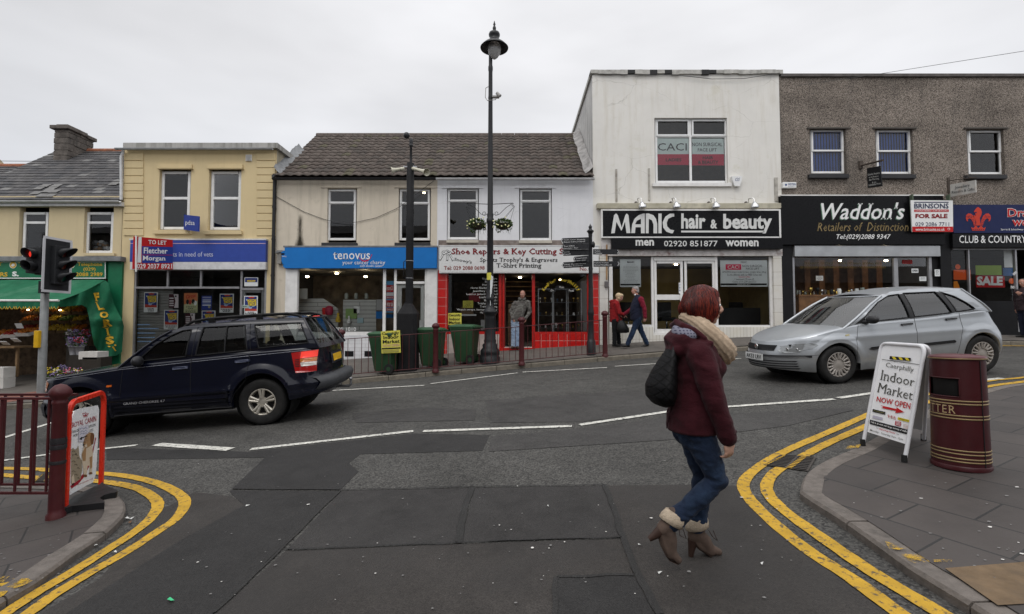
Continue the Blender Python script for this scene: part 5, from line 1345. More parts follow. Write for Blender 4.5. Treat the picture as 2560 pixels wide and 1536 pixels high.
def market(par_label,q,sheet,three=False,thick=.004):
 """yellow market poster; q = corners TL TR BR BL"""
 t = thing("poster",par_label,"poster",sheet.pt(*q[3]),"yellow market posters")
 sheetboard(t,sheet,q,PY,thick,"sheet"); mb = MB()
 def B(u,v): return (q[0][0] * (1 - u) * (1 - v) + q[1][0] * u * (1 - v) + q[3][0] * (1 - u) * v + q[2][0] * u * v,q[0][1] * (1 - u) * (1 - v) + q[1][1] * u * (1 - v) + q[3][1] * (1 - u) * v + q[2][1] * u * v)
 L = [("Caerphilly",.06,.05,.94,.20,0),("Indoor",.12,.21,.92,.36,0),("Market",.08,.40,.96,.56,0),("NOW OPEN",.08,.60,.94,.72,1)] if not three else [("Caerphilly",.06,.08,.94,.32,0),("Indoor",.10,.38,.90,.62,0),("Market",.06,.68,.94,.92,0)]
 for b_,a,b,c,d,mi in L: sheet.text(mb,b_,[B(a,b),B(c,b),B(c,d),B(a,d)],mi,2,bold=.02)
 if not three:
  sheet.poly(mb,[B(.02,.76),B(.98,.76),B(.98,.82),B(.02,.82)],0,2)
  for v in (.86,.91,.95): sheet.poly(mb,[B(.05,v),B(.92,v),B(.92,v + .02),B(.05,v + .02)],2,2)
 mb.build("print",[K_,flat("pink_print",(.48,.28,.22)),flat("olive_print",(.24,.22,.08))],t); return t
market("yellow market poster behind the bins in the shoe repairer's window",[(1120,783),(1154,783),(1153.5,813),(1120,813)],Sheet((0,YF + .03,0),FRONT),True)
t,sh = poster("red SALE board leaning in the sportswear shop window",(2440,689,2512,719),YF + .35,RD,"sale notice"); mb = MB(); sh.text(mb,"SALE",(2442,691,2507,714),0,2,bold=.05); mb.build("lettering",W_,t)
for r,m_,lab in (((2439,664,2504,688),LG,"lime green sheet hung above the red SALE board"),((2384,675,2427,700),OR,"bright orange-red sheet in the sportswear shop's side window"),((2508,670,2537,690),flat("cobalt_sheet",(.02,.09,.25)),"blue sheet in the sportswear window beside the lime one"),((2510,625,2536,669),PW,"white printed sheet at the top right of the sportswear window")):
 poster(lab,r,YF + .30 if r[0] > 2430 else YF + .08,m_,"window sheet")
def disc_tag(label,px,py,r,Y): 
 p = at(px,py,Y); rr = r * Y / FPX; mb = MB(); mb.cyl((p.x,Y,p.z),(p.x,Y + .005,p.z),rr,n=20); mb.build("price_disc",OR,label=label,cat="price disc",group="orange price discs")
disc_tag("orange price disc above the orange-red sheet",2394.6,667.6,6.5,YF + .08); disc_tag("orange price disc low in the sportswear window by the standing man",2529,703,7,YF + .25)
mb = MB(); sh = Sheet((0,YF + .08,0),FRONT); sh.poly(mb,[(2384,704),(2393,703),(2398,715),(2401,727),(2384,728)],0); mb.build("window_sheet",flat("amber",(.70,.24,.02)),label="amber cut-out below the orange-red sheet in the side window",cat="window sheet",group="notices in the shop windows")
mb = MB(); sh = Sheet((0,YF + .05,0),FRONT,.003); sh.text(mb,"new",(2527,715,2541,722),0,1,bold=.02); mb.build("lettering",W_,dash)
mb = MB(); sh.text(mb,"HIGHEST QUALITY WATCH AND JEWELLERY",(2010,656,2205,663),0,1,bold=0,serif=.03); sh.text(mb,"JEWELLERY REPAIRS IN 24 HRS  GUARANTEED",(2000,665.5,2215,673),0,1,bold=0,serif=.03); mb.build("lettering",flat("faded_gold",(.17,.115,.04)),dash)
for r,m_,lab,tx in (((2256,650,2281,660),flat("dull_red",(.2,.01,.01)),"small dull red sign high on the jeweller's door",""),((2279,672,2296,682.5),PW,"white OPEN card on the jeweller's door","OPEN"),((2298.5,692,2316,703),PW,"white card by the jeweller's door handle","."),((2337,674,2350,691),PW,"white notice on the black pilaster beside the jeweller's door","."),((2040,690,2058,702),flat("dim_white",(.4,.4,.38)),"grey-white notice hanging in the jeweller's window",".")):
 t,sh2 = poster(lab,r,YF + .04 if r[0] < 2330 else YF - .075,m_,"notice"); mb = MB()
 if tx == "OPEN": sh2.text(mb,"OPEN",(2281,674.5,2294,680),0,2,bold=.02)
 else: fake_lines(mb,sh2,r[0] + 2,r[2] - 2,[r[1] + 2.5 + 3 * k for k in range(int((r[3] - r[1] - 3) / 3))],0,rn,.8)
 if mb.v: mb.build("print",K_,t)
# ------------------------------------------------------------------ street furniture
m_iron = M("black_iron",(.014,.0145,.016),.38,var=.2,scale=9,bump=.12,bscale=60)
m_maroon = M("maroon_iron",(.064,.0115,.0135),.45,var=.18,scale=7,bump=.1,bscale=70,dirt=(.07,.025,.02),damt=.5)
def onfar(px,Y): 
 d = ray(px,900); x = d.x / d.y * Y; return Vector((x,Y,pz(x,Y)))
b = onfar(1225,13.2); lampX,lampY = b.x,b.y
hz = lambda py: at(1225,py,lampY).z
lx = lambda py: b.x
lamp = thing("street_lamp","tall black cast-iron street lamp with a bell shade and two hanging baskets","street lamp",b)
mb = MB(); prof = []
for py,r in ((905,.27),(893,.27),(890,.24),(884,.26),(876,.255),(870,.20),(862,.205),(858,.155),(852,.17),(848,.15),(800,.145),(796,.155),(792,.145),(787,.16),(783,.20),(779,.21),(776,.16),(766,.105),(752,.105),(748,.13),(744,.105),(720,.095),(700,.085),(560,.082),(556,.10),(548,.10),(545,.078),(538,.09),(534,.075),(250,.058),(246,.066),(240,.058),(180,.055),(176,.064),(168,.064),(164,.052),(140,.050)):
 prof.append((r,hz(py) - b.z))
prof[0] = (.27,-.05)
mb.lathe(b,prof,20); mb.build("pole",m_iron,lamp)
hx = at(1236,120,lampY).x; hb = Vector((hx,lampY - .05,0))
mb = MB(); mb.tube([(b.x,lampY,hz(142)),(b.x,lampY,hz(118)),(hx - .05,lampY - .03,hz(112)),(hx,lampY - .05,hz(108))],[.05,.05,.055,.06],10)
Hh = lambda py: at(1236,py,lampY - .05).z
mb.lathe(hb,[(.0,Hh(52)),(.012,Hh(54)),(.02,Hh(58)),(.035,Hh(62)),(.02,Hh(65)),(.045,Hh(69)),(.048,Hh(73)),(.03,Hh(79)),(.04,Hh(80)),(.14,Hh(83)),(.155,Hh(87)),(.15,Hh(91)),(.125,Hh(94)),(.13,Hh(100)),(.16,Hh(103)),(.20,Hh(105)),(.30,Hh(112)),(.385,Hh(120)),(.38,Hh(121.5)),(.30,Hh(116)),(.19,Hh(110))],28)
lh = mb.build("lantern",m_iron,lamp)
t = NT("globe_plastic"); 
pr = t.n("ShaderNodeBsdfPrincipled"); pr.inputs["Base Color"].default_value = (.75,.74,.72,1); pr.inputs["Roughness"].default_value = .08; pr.inputs["Transmission Weight"].default_value = .55; pr.inputs["IOR"].default_value = 1.2
t.l(pr.outputs[0],t.out.inputs[0])
mb = MB(); mb.lathe(hb,[(.15,Hh(111)),(.185,Hh(120)),(.182,Hh(127)),(.15,Hh(136)),(.10,Hh(143)),(.04,Hh(148)),(.0,Hh(149.5))],24); mb.build("globe",t.m,lh)
mb = MB(); mb.box(b.x + .05,b.x + .24,lampY - .1,lampY,Hh(245),Hh(241)); mb.cyl((b.x + .18,lampY - .16,Hh(238)),(b.x + .27,lampY - .2,Hh(247)),.045,n=10)
mb.tube([(b.x - .06,lampY - .03,Hh(216)),(b.x - .13,lampY - .03,Hh(220)),(b.x - .14,lampY - .03,Hh(243)),(b.x - .08,lampY - .05,Hh(252)),(b.x + .14,lampY - .06,Hh(250)),(b.x + .2,lampY - .08,Hh(240))],.011,6)
mb.build("camera_unit",M("grey_plastic",(.32,.31,.30),.5),lamp)
mb = MB()
for s_ in (-1,1):
 X = lambda d: b.x + s_ * d; zz = hz(511)
 ends = .62
 mb.tube([(X(.06),lampY,zz),(X(ends),lampY,zz + .03)],.010,6)
 mb.tube([(X(ends) + s_ * .05 * math.cos(a) * (1 - a / 9),lampY,zz - .03 + .05 * math.sin(a) * (1 - a / 9)) for a in [k * .5 + 1.2 for k in range(13)]],.008,5)
 mb.tube([(X(.08),lampY,zz - .26),(X(.15),lampY,zz - .31),(X(.25),lampY,zz - .27),(X(.42),lampY,zz - .10),(X(.58),lampY,zz + .01)],.008,6)
 mb.tube([(X(.16) + s_ * .05 * math.cos(a) * (1 - a / 9),lampY,zz - .25 + .05 * math.sin(a) * (1 - a / 9)) for a in [k * .5 - 1 for k in range(13)]],.007,5)
mb.build("basket_bracket",m_iron,lamp)
mb = MB(); q = Sheet((0,lampY - .09,0),FRONT,.002)
rows = []
for py,w in ((690,.05),(720,.06),(735,.03),(752,.05),(766,.02)):
 zz = hz(py); rows.append([(b.x + .085 * math.cos(a),lampY + .0 + .105 * math.sin(a),zz + .02 * math.sin(a * 3)) for a in [-1.5 + k * .25 * (w / .05) for k in range(6)]])
mb.grid(rows); mb.build("torn_paper",PW,lamp)
mb = MB(); mb.grid([[(b.x + .105 * math.cos(a),lampY + .105 * math.sin(a),zz) for a in [-2.5 + .25 * k for k in range(6)]] for zz in (hz(701),hz(683))]); mb.build("sticker",PY,lamp)
m_leaf = [M("basket_leaf",(.045,.085,.018),.6,var=.4,scale=14),M("basket_leaf_dark",(.022,.042,.014),.6,var=.4,scale=14),M("basket_leaf_pale",(.11,.15,.035),.6,var=.3,scale=14),M("pansy_cream",(.72,.70,.36),.6),M("basket_soil",(.05,.035,.03),.9)]
def foliage(mb,c,rx,ry,rz,n,rn,size=.045,mats=(0,0,1,2),droop=.5):
 c = Vector(c)
 for k in range(n):
  a,u = rn.uniform(0,6.283),rn.uniform(-1,1); r = rn.uniform(.55,1.08) ** .5
  w = math.sqrt(1 - u * u); p = c + Vector((rx * r * w * math.cos(a),ry * r * w * math.sin(a),rz * r * u))
  d = Vector((math.cos(a) * w + rn.uniform(-.5,.5),math.sin(a) * w + rn.uniform(-.5,.5),u + rn.uniform(-.4,.6) - droop * .3)).normalized()
  s_ = d.cross(Vector((rn.uniform(-1,1),rn.uniform(-1,1),rn.uniform(-1,1)))).normalized(); L = size * rn.uniform(.6,1.3)
  mb.add([p - d * L * .5,p + s_ * L * .34,p + d * L * .6,p - s_ * L * .34],[(0,1,2),(0,2,3)],rn.choice(mats))
for (px,lab,sd) in ((1193,"hanging basket of cream pansies on the left arm of the street lamp",1),(1258,"hanging basket of green trailing leaves on the right arm of the street lamp",2)):
 p = at(px,562,lampY); rn = random.Random(sd)
 t = thing("hanging_basket",lab,"hanging basket",p,"hanging baskets on the street lamp")
 mb = MB(); mb.lathe(p,[(.0,-.14),(.1,-.13),(.17,-.06),(.19,.02)],16); mb.build("basket",m_leaf[4],t)
 mb = MB(); foliage(mb,p + Vector((0,0,.02)),.245,.22,.14,650,rn,.05)
 foliage(mb,p + Vector((-.10 if sd == 1 else -.13,-.04,-.15)),.07,.06,.08,60,rn,.04); foliage(mb,p + Vector((.14,0,-.10)),.10,.08,.05,60,rn,.04)
 for k in range(15):
  a = rn.uniform(2.2,5.2) if k < 9 else rn.uniform(0,6.2); f = p + Vector((.255 * math.cos(a) - .02,.23 * math.sin(a),rn.uniform(-.12,.16))); mb.ball(f,(.022,.012,.02),7,5,3)
 for k in range(14):
  f = p + Vector((rn.uniform(-.1,.22),rn.uniform(-.1,.1),-.13)); mb.tube([f,f + Vector((rn.uniform(-.04,.04),0,-rn.uniform(.05,.16)))],.0022,3,1)
 mb.build("foliage",m_leaf[:4],t)
 mb = MB(); top = Vector((lampX + (-.66 if sd == 1 else .66),lampY,hz(513) - .03))
 for k in range(3): a = k * 2.09 + .4; mb.tube([top,p + Vector((.18 * math.cos(a),.18 * math.sin(a),.03))],.0045,4)
 mb.build("chain",m_iron,t)
b = onfar(1020,12.85); cz = lambda py: at(1020,py,b.y).z; sc = b.y / FPX
col = thing("camera_column","fat matt black camera column with a broad square base and loudspeakers","camera post",b)
mb = MB(); bx = b.x - .0
def ring(w,py,d=1.0,ox=0): z = cz(py); return [(bx + ox - w,b.y - w * d,z),(bx + ox + w,b.y - w * d,z),(bx + ox + w,b.y + w * d,z),(bx + ox - w,b.y + w * d,z)]
w0 = 24.5 * sc
rows = []
for w,py in ((w0,940),(w0,787),(w0 * .99,785),(9.6 * sc,760),(9.4 * sc,756)):
 c8 = w * .30; z = cz(py)
 rows.append([(bx + x,b.y + y,z) for x,y in ((-w + c8,-w),(w - c8,-w),(w,-w + c8),(w,w - c8),(w - c8,w),(-w + c8,w),(-w,w - c8),(-w,-w + c8))])
mb.grid(rows,0,False,True); mb.build("base",M("matt_black",(.010,.010,.011),.7,var=.2,scale=5,bump=.1,spec=.2),col)
mb = MB(); mb.lathe((bx + .02,b.y,0),[(9.6 * sc,cz(758)),(9.5 * sc,cz(600)),(9.2 * sc,cz(409)),(0,cz(408))],20)
for py in (653,696): mb.lathe((bx + .02,b.y,0),[(9.9 * sc,cz(py + .7)),(9.9 * sc,cz(py - .7))],20,1)
mb.tube([(bx + .02 - 9.6 * sc,b.y - .05,cz(653)),(bx + .02 - 13 * sc,b.y - .08,cz(656)),(bx + .02 - 13 * sc,b.y - .08,cz(695)),(bx + .02 - 9.6 * sc,b.y - .05,cz(698))],.012,6,0)
mb.build("pole",[M("matt_black",(.010,.010,.011),.7,spec=.2),m_alu],col)
mb = MB(); mb.lathe((bx + .03,b.y,0),[(3.2 * sc,cz(409)),(3.1 * sc,cz(368)),(5 * sc,cz(366)),(5 * sc,cz(363)),(3.6 * sc,cz(361)),(4.6 * sc,cz(358)),(4.6 * sc,cz(349)),(2 * sc,cz(346))],14)
p = at(1016.5,339,b.y - .05); mb.ball(p,(8 * sc,8 * sc,8.2 * sc),18,12); mb.build("dome_camera",M("matt_black2",(.02,.02,.022),.35),col)
m_horn = M("cream_horn",(.52,.50,.40),.5,var=.1)
for s_,px0,px1,dz in ((-1,1011,979,0),(1,1032,1067,-.03)):
 a = at(px0,422,b.y - .05); e_ = at(px1,427 + (4 if s_ > 0 else 0),b.y - (.12 if s_ < 0 else .35)); ax = (e_ - a).normalized(); Mx = ax.to_track_quat('Z','Y').to_matrix(); L = (e_ - a).length
 mb = MB(); mb.lathe(a,[(.0,0),(.05,.0),(.055,L * .3),(.048,L * .32),(.06,L * .7),(.085,L * .92),(.115,L),(.108,L),(.07,L * .85),(.02,L * .5)],20,M=Mx,sx=1.0,sy=.85); mb.build("loudspeaker",m_horn,col)
mb = MB(); mb.box(bx - .16,bx + .2,b.y - .06,b.y - .02,cz(420),cz(417)); mb.build("bracket",m_alu,col)
b = onfar(1478,13.55); fz = lambda py: at(1476,py,b.y).z; sc = b.y / FPX
fp = thing("signpost","black cast-iron signpost with white-lettered direction fingers","signpost",b)
mb = MB(); prof = [(r * sc,fz(py) - b.z) for py,r in ((884,11.5),(855,11.2),(853,10),(850,8.8),(848,8),(790,6.6),(786,8),(780,7.6),(770,6.4),(680,5.0),(672,6.0),(669,5.0),(664,5),(592,4.6),(589,5.2),(586,5),(582,6.5),(579,9),(577.5,8.6),(574,4),(570,3.6),(568.5,5),(567.5,4.6),(563,1.6),(559,0))]
prof[0] = (11.5 * sc,-.05); mb.lathe(b,prof,16); mb.build("post",m_iron,fp)
m_fing = M("finger_black",(.012,.012,.014),.3)
ZP = lambda x,y: (1390 + x / 9.894,550 + y / 9.894)
FG = [([(120,520),(155,455),(815,430),(820,575),(185,605)],1,[("Castle Court Shopping",(190,485,722,468,722,502,190,515)),("Siopau Cwrt y Castell",(190,535,715,518,715,555,190,572))],-1,-.02),
      ([(130,675),(165,607),(815,578),(820,722),(185,738)],1,[("Post Office",(200,640,460,628,460,655,200,668)),("Swyddfa'r Post",(200,695,545,680,545,708,200,722))],-1,-.13),
      ([(140,812),(170,745),(818,728),(820,872),(190,890)],1,[("Castle",(195,780,335,774,335,806,195,812)),("Castell",(195,835,355,828,355,862,195,870))],-1,-.03),
      ([(428,980),(450,912),(815,880),(820,1015),(470,1045)],1,[("Town Centre",(495,940,770,922,770,950,495,968)),("Canol y Dref",(490,1000,730,982,730,1008,490,1026))],-1,-.22),
      ([(140,1128),(185,1050),(815,1020),(850,1160),(200,1195)],1,[("Owain Glyndwr Rooms",(200,1090,740,1065,740,1098,200,1125)),("Canolfan Ymwelwyr",(205,1140,665,1118,665,1150,205,1170))],-1,-.08),
      ([(1568,790),(1525,728),(920,726),(920,856),(1530,852)],1,[("Toilets",(952,755,1095,755,1095,785,952,785)),("Toiledau",(955,808,1138,808,1138,838,955,838))],1,-.05),
      ([(1578,1090),(1540,1025),(930,1018),(930,1160),(1545,1155)],1,[("Railway Station",(948,1052,1305,1050,1305,1080,948,1080)),("Gorsaf Rheilffordd",(948,1100,1375,1098,1375,1132,948,1132))],1,-.12)]
for k,(poly,_,tx,sd,dy) in enumerate(FG):
 sh = Sheet((0,b.y + dy,0),FRONT,.003); mb = MB(); P = [sh.pt(*ZP(*q),0) for q in poly]; mb.prism(P,(0,.025,0)); f_ = mb.build("finger",m_fing,fp)
 mb = MB()
 for b_,q in tx: sh.text(mb,b_,[ZP(q[0],q[1]),ZP(q[2],q[3]),ZP(q[4],q[5]),ZP(q[6],q[7])],0,1,bold=.0,serif=.03)
 tip = poly[0]; s2 = -sd; sh.stroke(mb,[(tip[0] + s2 * 48,poly[1][1] + 18),(tip[0] + s2 * 14,tip[1]),(tip[0] + s2 * 52,poly[-1][1] - 22)],1.1,0,1,ZP); mb.build("lettering",W_,f_)
mb = MB(); p = at(1483.5,612,b.y - .1); mb.lathe(p,[(.0,-.012),(.085,-.012),(.09,0),(.0,.012)],16,M=Matrix.Rotation(R(90),3,'X') @ Matrix.Rotation(R(50),3,'Y')); mb.build("badge",m_iron,fp)
rail = thing("guard_railing","long maroon guard railing along the far kerb in front of the bins","railing",onfar(1200,12.6),"maroon guard railings")
PS = [(852,12.15),(1089,12.45),(1304,12.75),(1513,13.22)]
m_post = m_maroon
def post(mb,b,h,r):
 mb.lathe(b,[(r * 1.25,-.03),(r * 1.25,.03),(r * 1.02,.05),(r,.08),(r * .95,h * .84),(r * 1.05,h * .85),(r * 1.05,h * .865),(r * .95,h * .875),(r * 1.0,h * .89),(r * 1.45,h * .915),(r * 1.5,h * .94),(r * 1.2,h * .965),(r * .7,h * .99),(0,h)],18)
base = []
for px,Y in PS:
 b = onfar(px,Y); base.append(b); mb = MB(); post(mb,b,1.22,.068); mb.build("post",m_post,rail)
base.insert(0,Vector((-6.6,11.85,pz(-6.6,11.85))))
for i in range(len(base) - 1):
 a,c = base[i],base[i + 1]; mb = MB(); n = 14 if i else 18
 for h in (.10,.97): mb.tube([a + Vector((0,0,h)),c + Vector((0,0,h))],.011,6)
 for k in range(1,n):
  p = a.lerp(c,k / n); mb.tube([p + Vector((0,0,.10)),p + Vector((0,0,.97))],.0075,6)
 mb.build("panel",m_maroon,rail)
pa,pb = base[1],base[2]
n_ = Vector((pb.y - pa.y,-(pb.x - pa.x),0)).normalized(); sh = Sheet(pa + n_ * .03,n_,.003)
market("creased yellow market poster tied to the railing in front of the first green bin",[(952,829),(1000,826),(1002,882),(954,884)],sh)
m_bin = M("green_bin",(.020,.054,.024),.45,var=.12,scale=3,bump=.08,bscale=50,dirt=(.05,.07,.05),damt=.4); m_tyre = M("bin_tyre",(.012,.012,.012),.8)
BN = [(962,12.62,"green wheeled bin behind the yellow poster, nearest the dark blue car"),(1077,13.05,"green wheeled bin between the black column and the other bins"),(1162,13.35,"green wheeled bin beside the street lamp, farthest up the slope")]
for k,(px,Y,lab) in enumerate(BN):
 b = onfar(px,Y)
 if k == 0:
  t = thing("wheelie_bin",lab,"wheeled bin",b,"green wheeled bins by the railing"); b0 = b.copy()
  mb = MB(); rows = []
  for z,wx,wy,oy in ((.06,.23,.22,.05),(.10,.24,.235,.045),(.5,.262,.28,.02),(.86,.285,.325,0),(.93,.287,.33,0),(.935,.30,.345,0),(.975,.30,.345,0)):
   c8 = .05; rows.append([b + Vector((x,y + oy,z)) for x,y in ((-wx + c8,-wy),(wx - c8,-wy),(wx,-wy + c8),(wx,wy - c8),(wx - c8,wy),(-wx + c8,wy),(-wx,wy - c8),(-wx,-wy + c8))])
  mb.grid(rows,0,False,True); mb.poly(rows[0]); mb.build("body",m_bin,t,bevel=.01)
  mb = MB(); rows = []
  for z,wx,wy in ((.975,.31,.355),(1.0,.312,.36),(1.03,.29,.335),(1.06,.17,.22),(1.065,.0,.0)):
   c8 = min(.06,wx); rows.append([b + Vector((x,y + .0,z)) for x,y in ((-wx + c8,-wy),(wx - c8,-wy),(wx,-wy + c8),(wx,wy - c8),(wx - c8,wy),(-wx + c8,wy),(-wx,wy - c8),(-wx,-wy + c8))])
  mb.grid(rows,0,False,True); mb.box(b.x - .22,b.x + .22,b.y - .40,b.y - .33,b.z + .975,b.z + 1.0); mb.build("lid",M("green_lid",(.028,.08,.036),.5,var=.12),t,bevel=.006)
  mb = MB(); mb.tube([b + Vector((-.26,.42,.98)),b + Vector((.26,.42,.98))],.018,8)
  for s_ in (-.2,.2): mb.tube([b + Vector((s_,.32,.95)),b + Vector((s_,.42,.98))],.02,6)
  mb.build("handle",m_bin,t)
  for s_ in (-1,1):
   mb = MB(); c = b + Vector((s_ * .26,.27,.125)); mb.cyl(c - Vector((.028,0,0)),c + Vector((.028,0,0)),.125,n=20); w = mb.build("wheel",m_tyre,t,bevel=.012)
   mb = MB(); mb.cyl(c - Vector((.031,0,0)),c + Vector((.031,0,0)),.055,n=14); mb.build("hub",m_bin,w)
  t.rotation_euler.z = R(254)
  binp = t
 else: copy_thing(binp,b,lab,None,R(254 + (-3,4)[k % 2]))
b = onfar(106,12.46); sc = b.y / FPX; tz = lambda py: at(112,py,b.y).z
tl = thing("traffic_light","grey traffic signal pole showing red on its left-hand head","traffic light",b)
m_pole = M("grey_pole",(.24,.25,.25),.5,.2,var=.15,dirt=(.15,.15,.15))
mb = MB(); mb.lathe(b,[(.088,-.03),(.088,tz(860) - b.z),(.084,tz(858) - b.z),(.084,tz(600) - b.z),(.0,tz(600) - b.z)],18); mb.build("pole",m_pole,tl)
mb = MB(); q = RX(90,827,104,870,b.y - .1); mb.box(q[0] - .01,q[1] - .03,b.y - .16,b.y + .02,q[2],q[3]); mb.build("push_button_box",M("signal_yellow",(.62,.36,.012),.4),tl,bevel=.015)
m_sig = M("signal_black",(.018,.019,.021),.5,var=.15); m_lens = {"red": M("red_lens",(.05,.004,.004),.15),"red_on": emitter("red_lamp_lit",(.3,.01,.01),(1,.05,.03),.8),"amber": M("amber_lens",(.10,.015,.008),.15),"green": M("green_lens",(.005,.05,.035),.15),"dark": M("dark_lens",(.012,.012,.013),.15)}
def signal(o,yaw,n,lit,lens,board,lab=None):
 """a head of n aspects at o (its centre), facing local -y turned by yaw"""
 Mz = Matrix.Rotation(yaw,3,'Z'); P = lambda x,y,z: o + Mz @ Vector((x,y,z)); h = .30 * n
 mb = MB(); mb.obox(o,.17,.10,h / 2 + .02,Mz)
 for k in range(n - 1): mb.obox(P(0,-.003,h / 2 - .30 * (k + 1)),.172,.102,.008,Mz)
 hd = mb.build("signal_head",m_sig,tl,bevel=.01)
 if board:
  mb = MB(); w,hh = .36,h / 2 + .22; mb.obox(P(0,.04,0),w,.008,hh,Mz); mb.build("backing_board",m_sig,hd)
  mb = MB()
  for (cx,cz_,hx_,hz_) in ((0,hh - .02,w,.03),(0,-hh + .02,w,.03),(-w + .02,0,.03,hh - .05),(w - .02,0,.03,hh - .05)): mb.obox(P(cx,.028,cz_),hx_,.006,hz_,Mz)
  mb.build("white_border",flat("border_white",(.55,.55,.57)),hd)
 for k in range(n):
  c = P(0,-.10,h / 2 - .15 - .30 * k)
  Ml = Mz @ Matrix.Rotation(R(90),3,'X')
  mb = MB(); mb.lathe(c,[(.10,.012),(.06,.028),(0,.032)],18,M=Ml); mb.build("lens",m_lens[lens[k]],hd)
  if lens[k] == "red_on": pass
  mb = MB(); v,f = [],[]
  for j in range(25):
   a = 2 * math.pi * j / 24; L = .36 if board else .27; depth = L * (.55 + .45 * math.sin(a)) if board else L * (.75 + .2 * math.sin(a))
   for rr,d in ((.118,0),(.122,depth),(.115,depth),(.108,0)): v.append(c + Mz @ Vector((rr * math.cos(a),-d,rr * math.sin(a))))
  for j in range(24):
   for i in range(3): f.append((j * 4 + i,j * 4 + i + 1,j * 4 + 5 + i,j * 4 + 4 + i))
  mb.add(v,f,0,True); mb.build("hood",m_sig,hd)
 return hd
signal(at(146,664,b.y - .32),R(86),3,None,("red","amber","green"),True)
signal(at(92,652,b.y - .30),R(4),2,0,("red_on","dark"),False)
mb = MB(); p = at(118,640,b.y - .1); mb.box(p.x - .13,p.x + .16,b.y - .28,b.y + .05,tz(626),tz(622)); mb.box(p.x - .13,p.x + .12,b.y - .28,b.y + .05,tz(690),tz(686)); mb.box(p.x - .06,p.x + .05,b.y - .24,b.y - .05,tz(735),tz(705)); mb.build("bracket",m_sig,tl)
P0 = Vector((-4.03,4.42,gz(-4.03,4.42) + NH))
nr = thing("guard_railing","maroon railing with a banded end post at the left-hand corner","railing",P0,"maroon guard railings")
mb = MB(); post(mb,P0,1.175,.056); mb.build("post",m_maroon,nr)
mb = MB()
for a,b2 in ((.60,.64),(.645,.70),(.47,.50)): mb.lathe(P0,[(.058,a),(.060,(a + b2) / 2),(.057,b2)],18)
mb.build("tape",M("black_tape",(.02,.018,.02),.5,var=.3),nr)
mb = MB(); zt_ = at(60,997,4.42).z; zb_ = at(60,1230,4.42).z; xl = P0.x - 4
for dy in (0,.22):
 x0 = P0.x - .06 - (.12 if dy else 0)
 mb.box(xl,P0.x - .05,P0.y + dy - .02,P0.y + dy + .02,zt_ - .008 + dy * .02,zt_ + .012 + dy * .02); mb.box(xl,P0.x - .05,P0.y + dy - .012,P0.y + dy + .012,zb_ - .02 + dy * .03,zb_ + dy * .03)
 k = 0
 for px in ([120,80,42,1,-39,-79,-120,-160,-200] if not dy else [88,50,9,-32,-70,-110,-150,-190]):
  p = at(px,1100,P0.y + dy); mb.cyl((p.x,p.y,zb_ + .005),(p.x,p.y,zt_ + .002),.011,n=8)
mb.build("panel",m_maroon,nr)
A = ground(*Z12(392,868),NH); B = ground(*Z12(608,708),NH)
A.z = gz(A.x,A.y) + NH; B.z = gz(B.x,B.y) + NH
pb = thing("pavement_sign","red-framed pet food board with a kitten and puppy on a rubber base","pavement sign",(A + B) / 2,"pavement signs")
u = (B - A); u.z = 0; L = u.length; u.normalize(); n_ = Vector((u.y,-u.x,0)); zb = max(A.z,B.z) - .02
Hh_ = 1.0
fr = []
def FPnt(s,z): return Vector((A.x,A.y,0)) + u * (s * L) + Vector((0,0,A.z * (1 - s) + B.z * s + z))
Hl = .98; r_ = .12
pts = [FPnt(0,-.0),FPnt(0,.3),FPnt(0,.6),FPnt(0,Hl - r_)] + [FPnt(0 + (r_ / L) * (1 - math.cos(a)),Hl - r_ + r_ * math.sin(a)) for a in [math.pi / 2 * k / 6 for k in range(1,7)]]
pts += [FPnt(1 - (r_ / L) * (1 - math.sin(a)),Hl - r_ + r_ * math.cos(a)) for a in [math.pi / 2 * k / 6 for k in range(0,7)]] + [FPnt(1,.6),FPnt(1,.3),FPnt(1,0)]
m_redframe = M("red_plastic_frame",(.62,.030,.012),.3,var=.06)
mb = MB(); rows = []
for i,p in enumerate(pts):
 t_ = (pts[min(i + 1,len(pts) - 1)] - pts[max(i - 1,0)]).normalized(); s_ = t_.cross(n_).normalized()
 rows.append([p + s_ * .022 + n_ * .018,p + s_ * .027,p + s_ * .022 - n_ * .018,p - s_ * .022 - n_ * .018,p - s_ * .027,p - s_ * .022 + n_ * .018])
mb.grid(rows,0,False,True); mb.poly(rows[0]); mb.poly(rows[-1]); mb.build("frame",m_redframe,pb,bevel=.004)
mid = FPnt(.5,.5); sh = Sheet(mid + n_ * .006,n_,.0015)
panel = [(436,300),(450,260),(490,243),(560,232),(590,226),(597,250),(592,420),(578,640),(560,690),(520,710),(425,764)]
mb = MB(); mb.prism([sh.pt(*Z12(*q),0) for q in panel],-n_ * .008); mb.build("panel",M("white_panel",(.80,.81,.83),.25,var=.03),pb)
mb = MB(); C = Z12
m_pup = [flat("print_red",(.33,.012,.03)),K_,flat("puppy_tan",(.36,.21,.10)),flat("puppy_pale",(.60,.50,.38)),flat("puppy_brown",(.16,.07,.03)),flat("kitten_grey",(.30,.25,.18)),flat("kitten_dark",(.10,.08,.05)),flat("taped_paper",(.56,.55,.62)),flat("blue_ink",(.03,.07,.2))]
sh.text(mb,"ROYAL CANIN",[(437,330),(580,287),(580,322),(437,360)],0,2,bold=.0,conv=C)
for k in range(5): sh.disc(mb,499 + k * 8,278 - abs(k - 2) * -2.2 - 6,3,3.4,0,2,conv=C,n=10)
sh.poly(mb,[(498,283),(504,292),(528,288),(531,277),(522,284),(515,278),(508,286)],0,2,C); sh.stroke(mb,[(502,297),(528,293)],1.1,0,2,C)
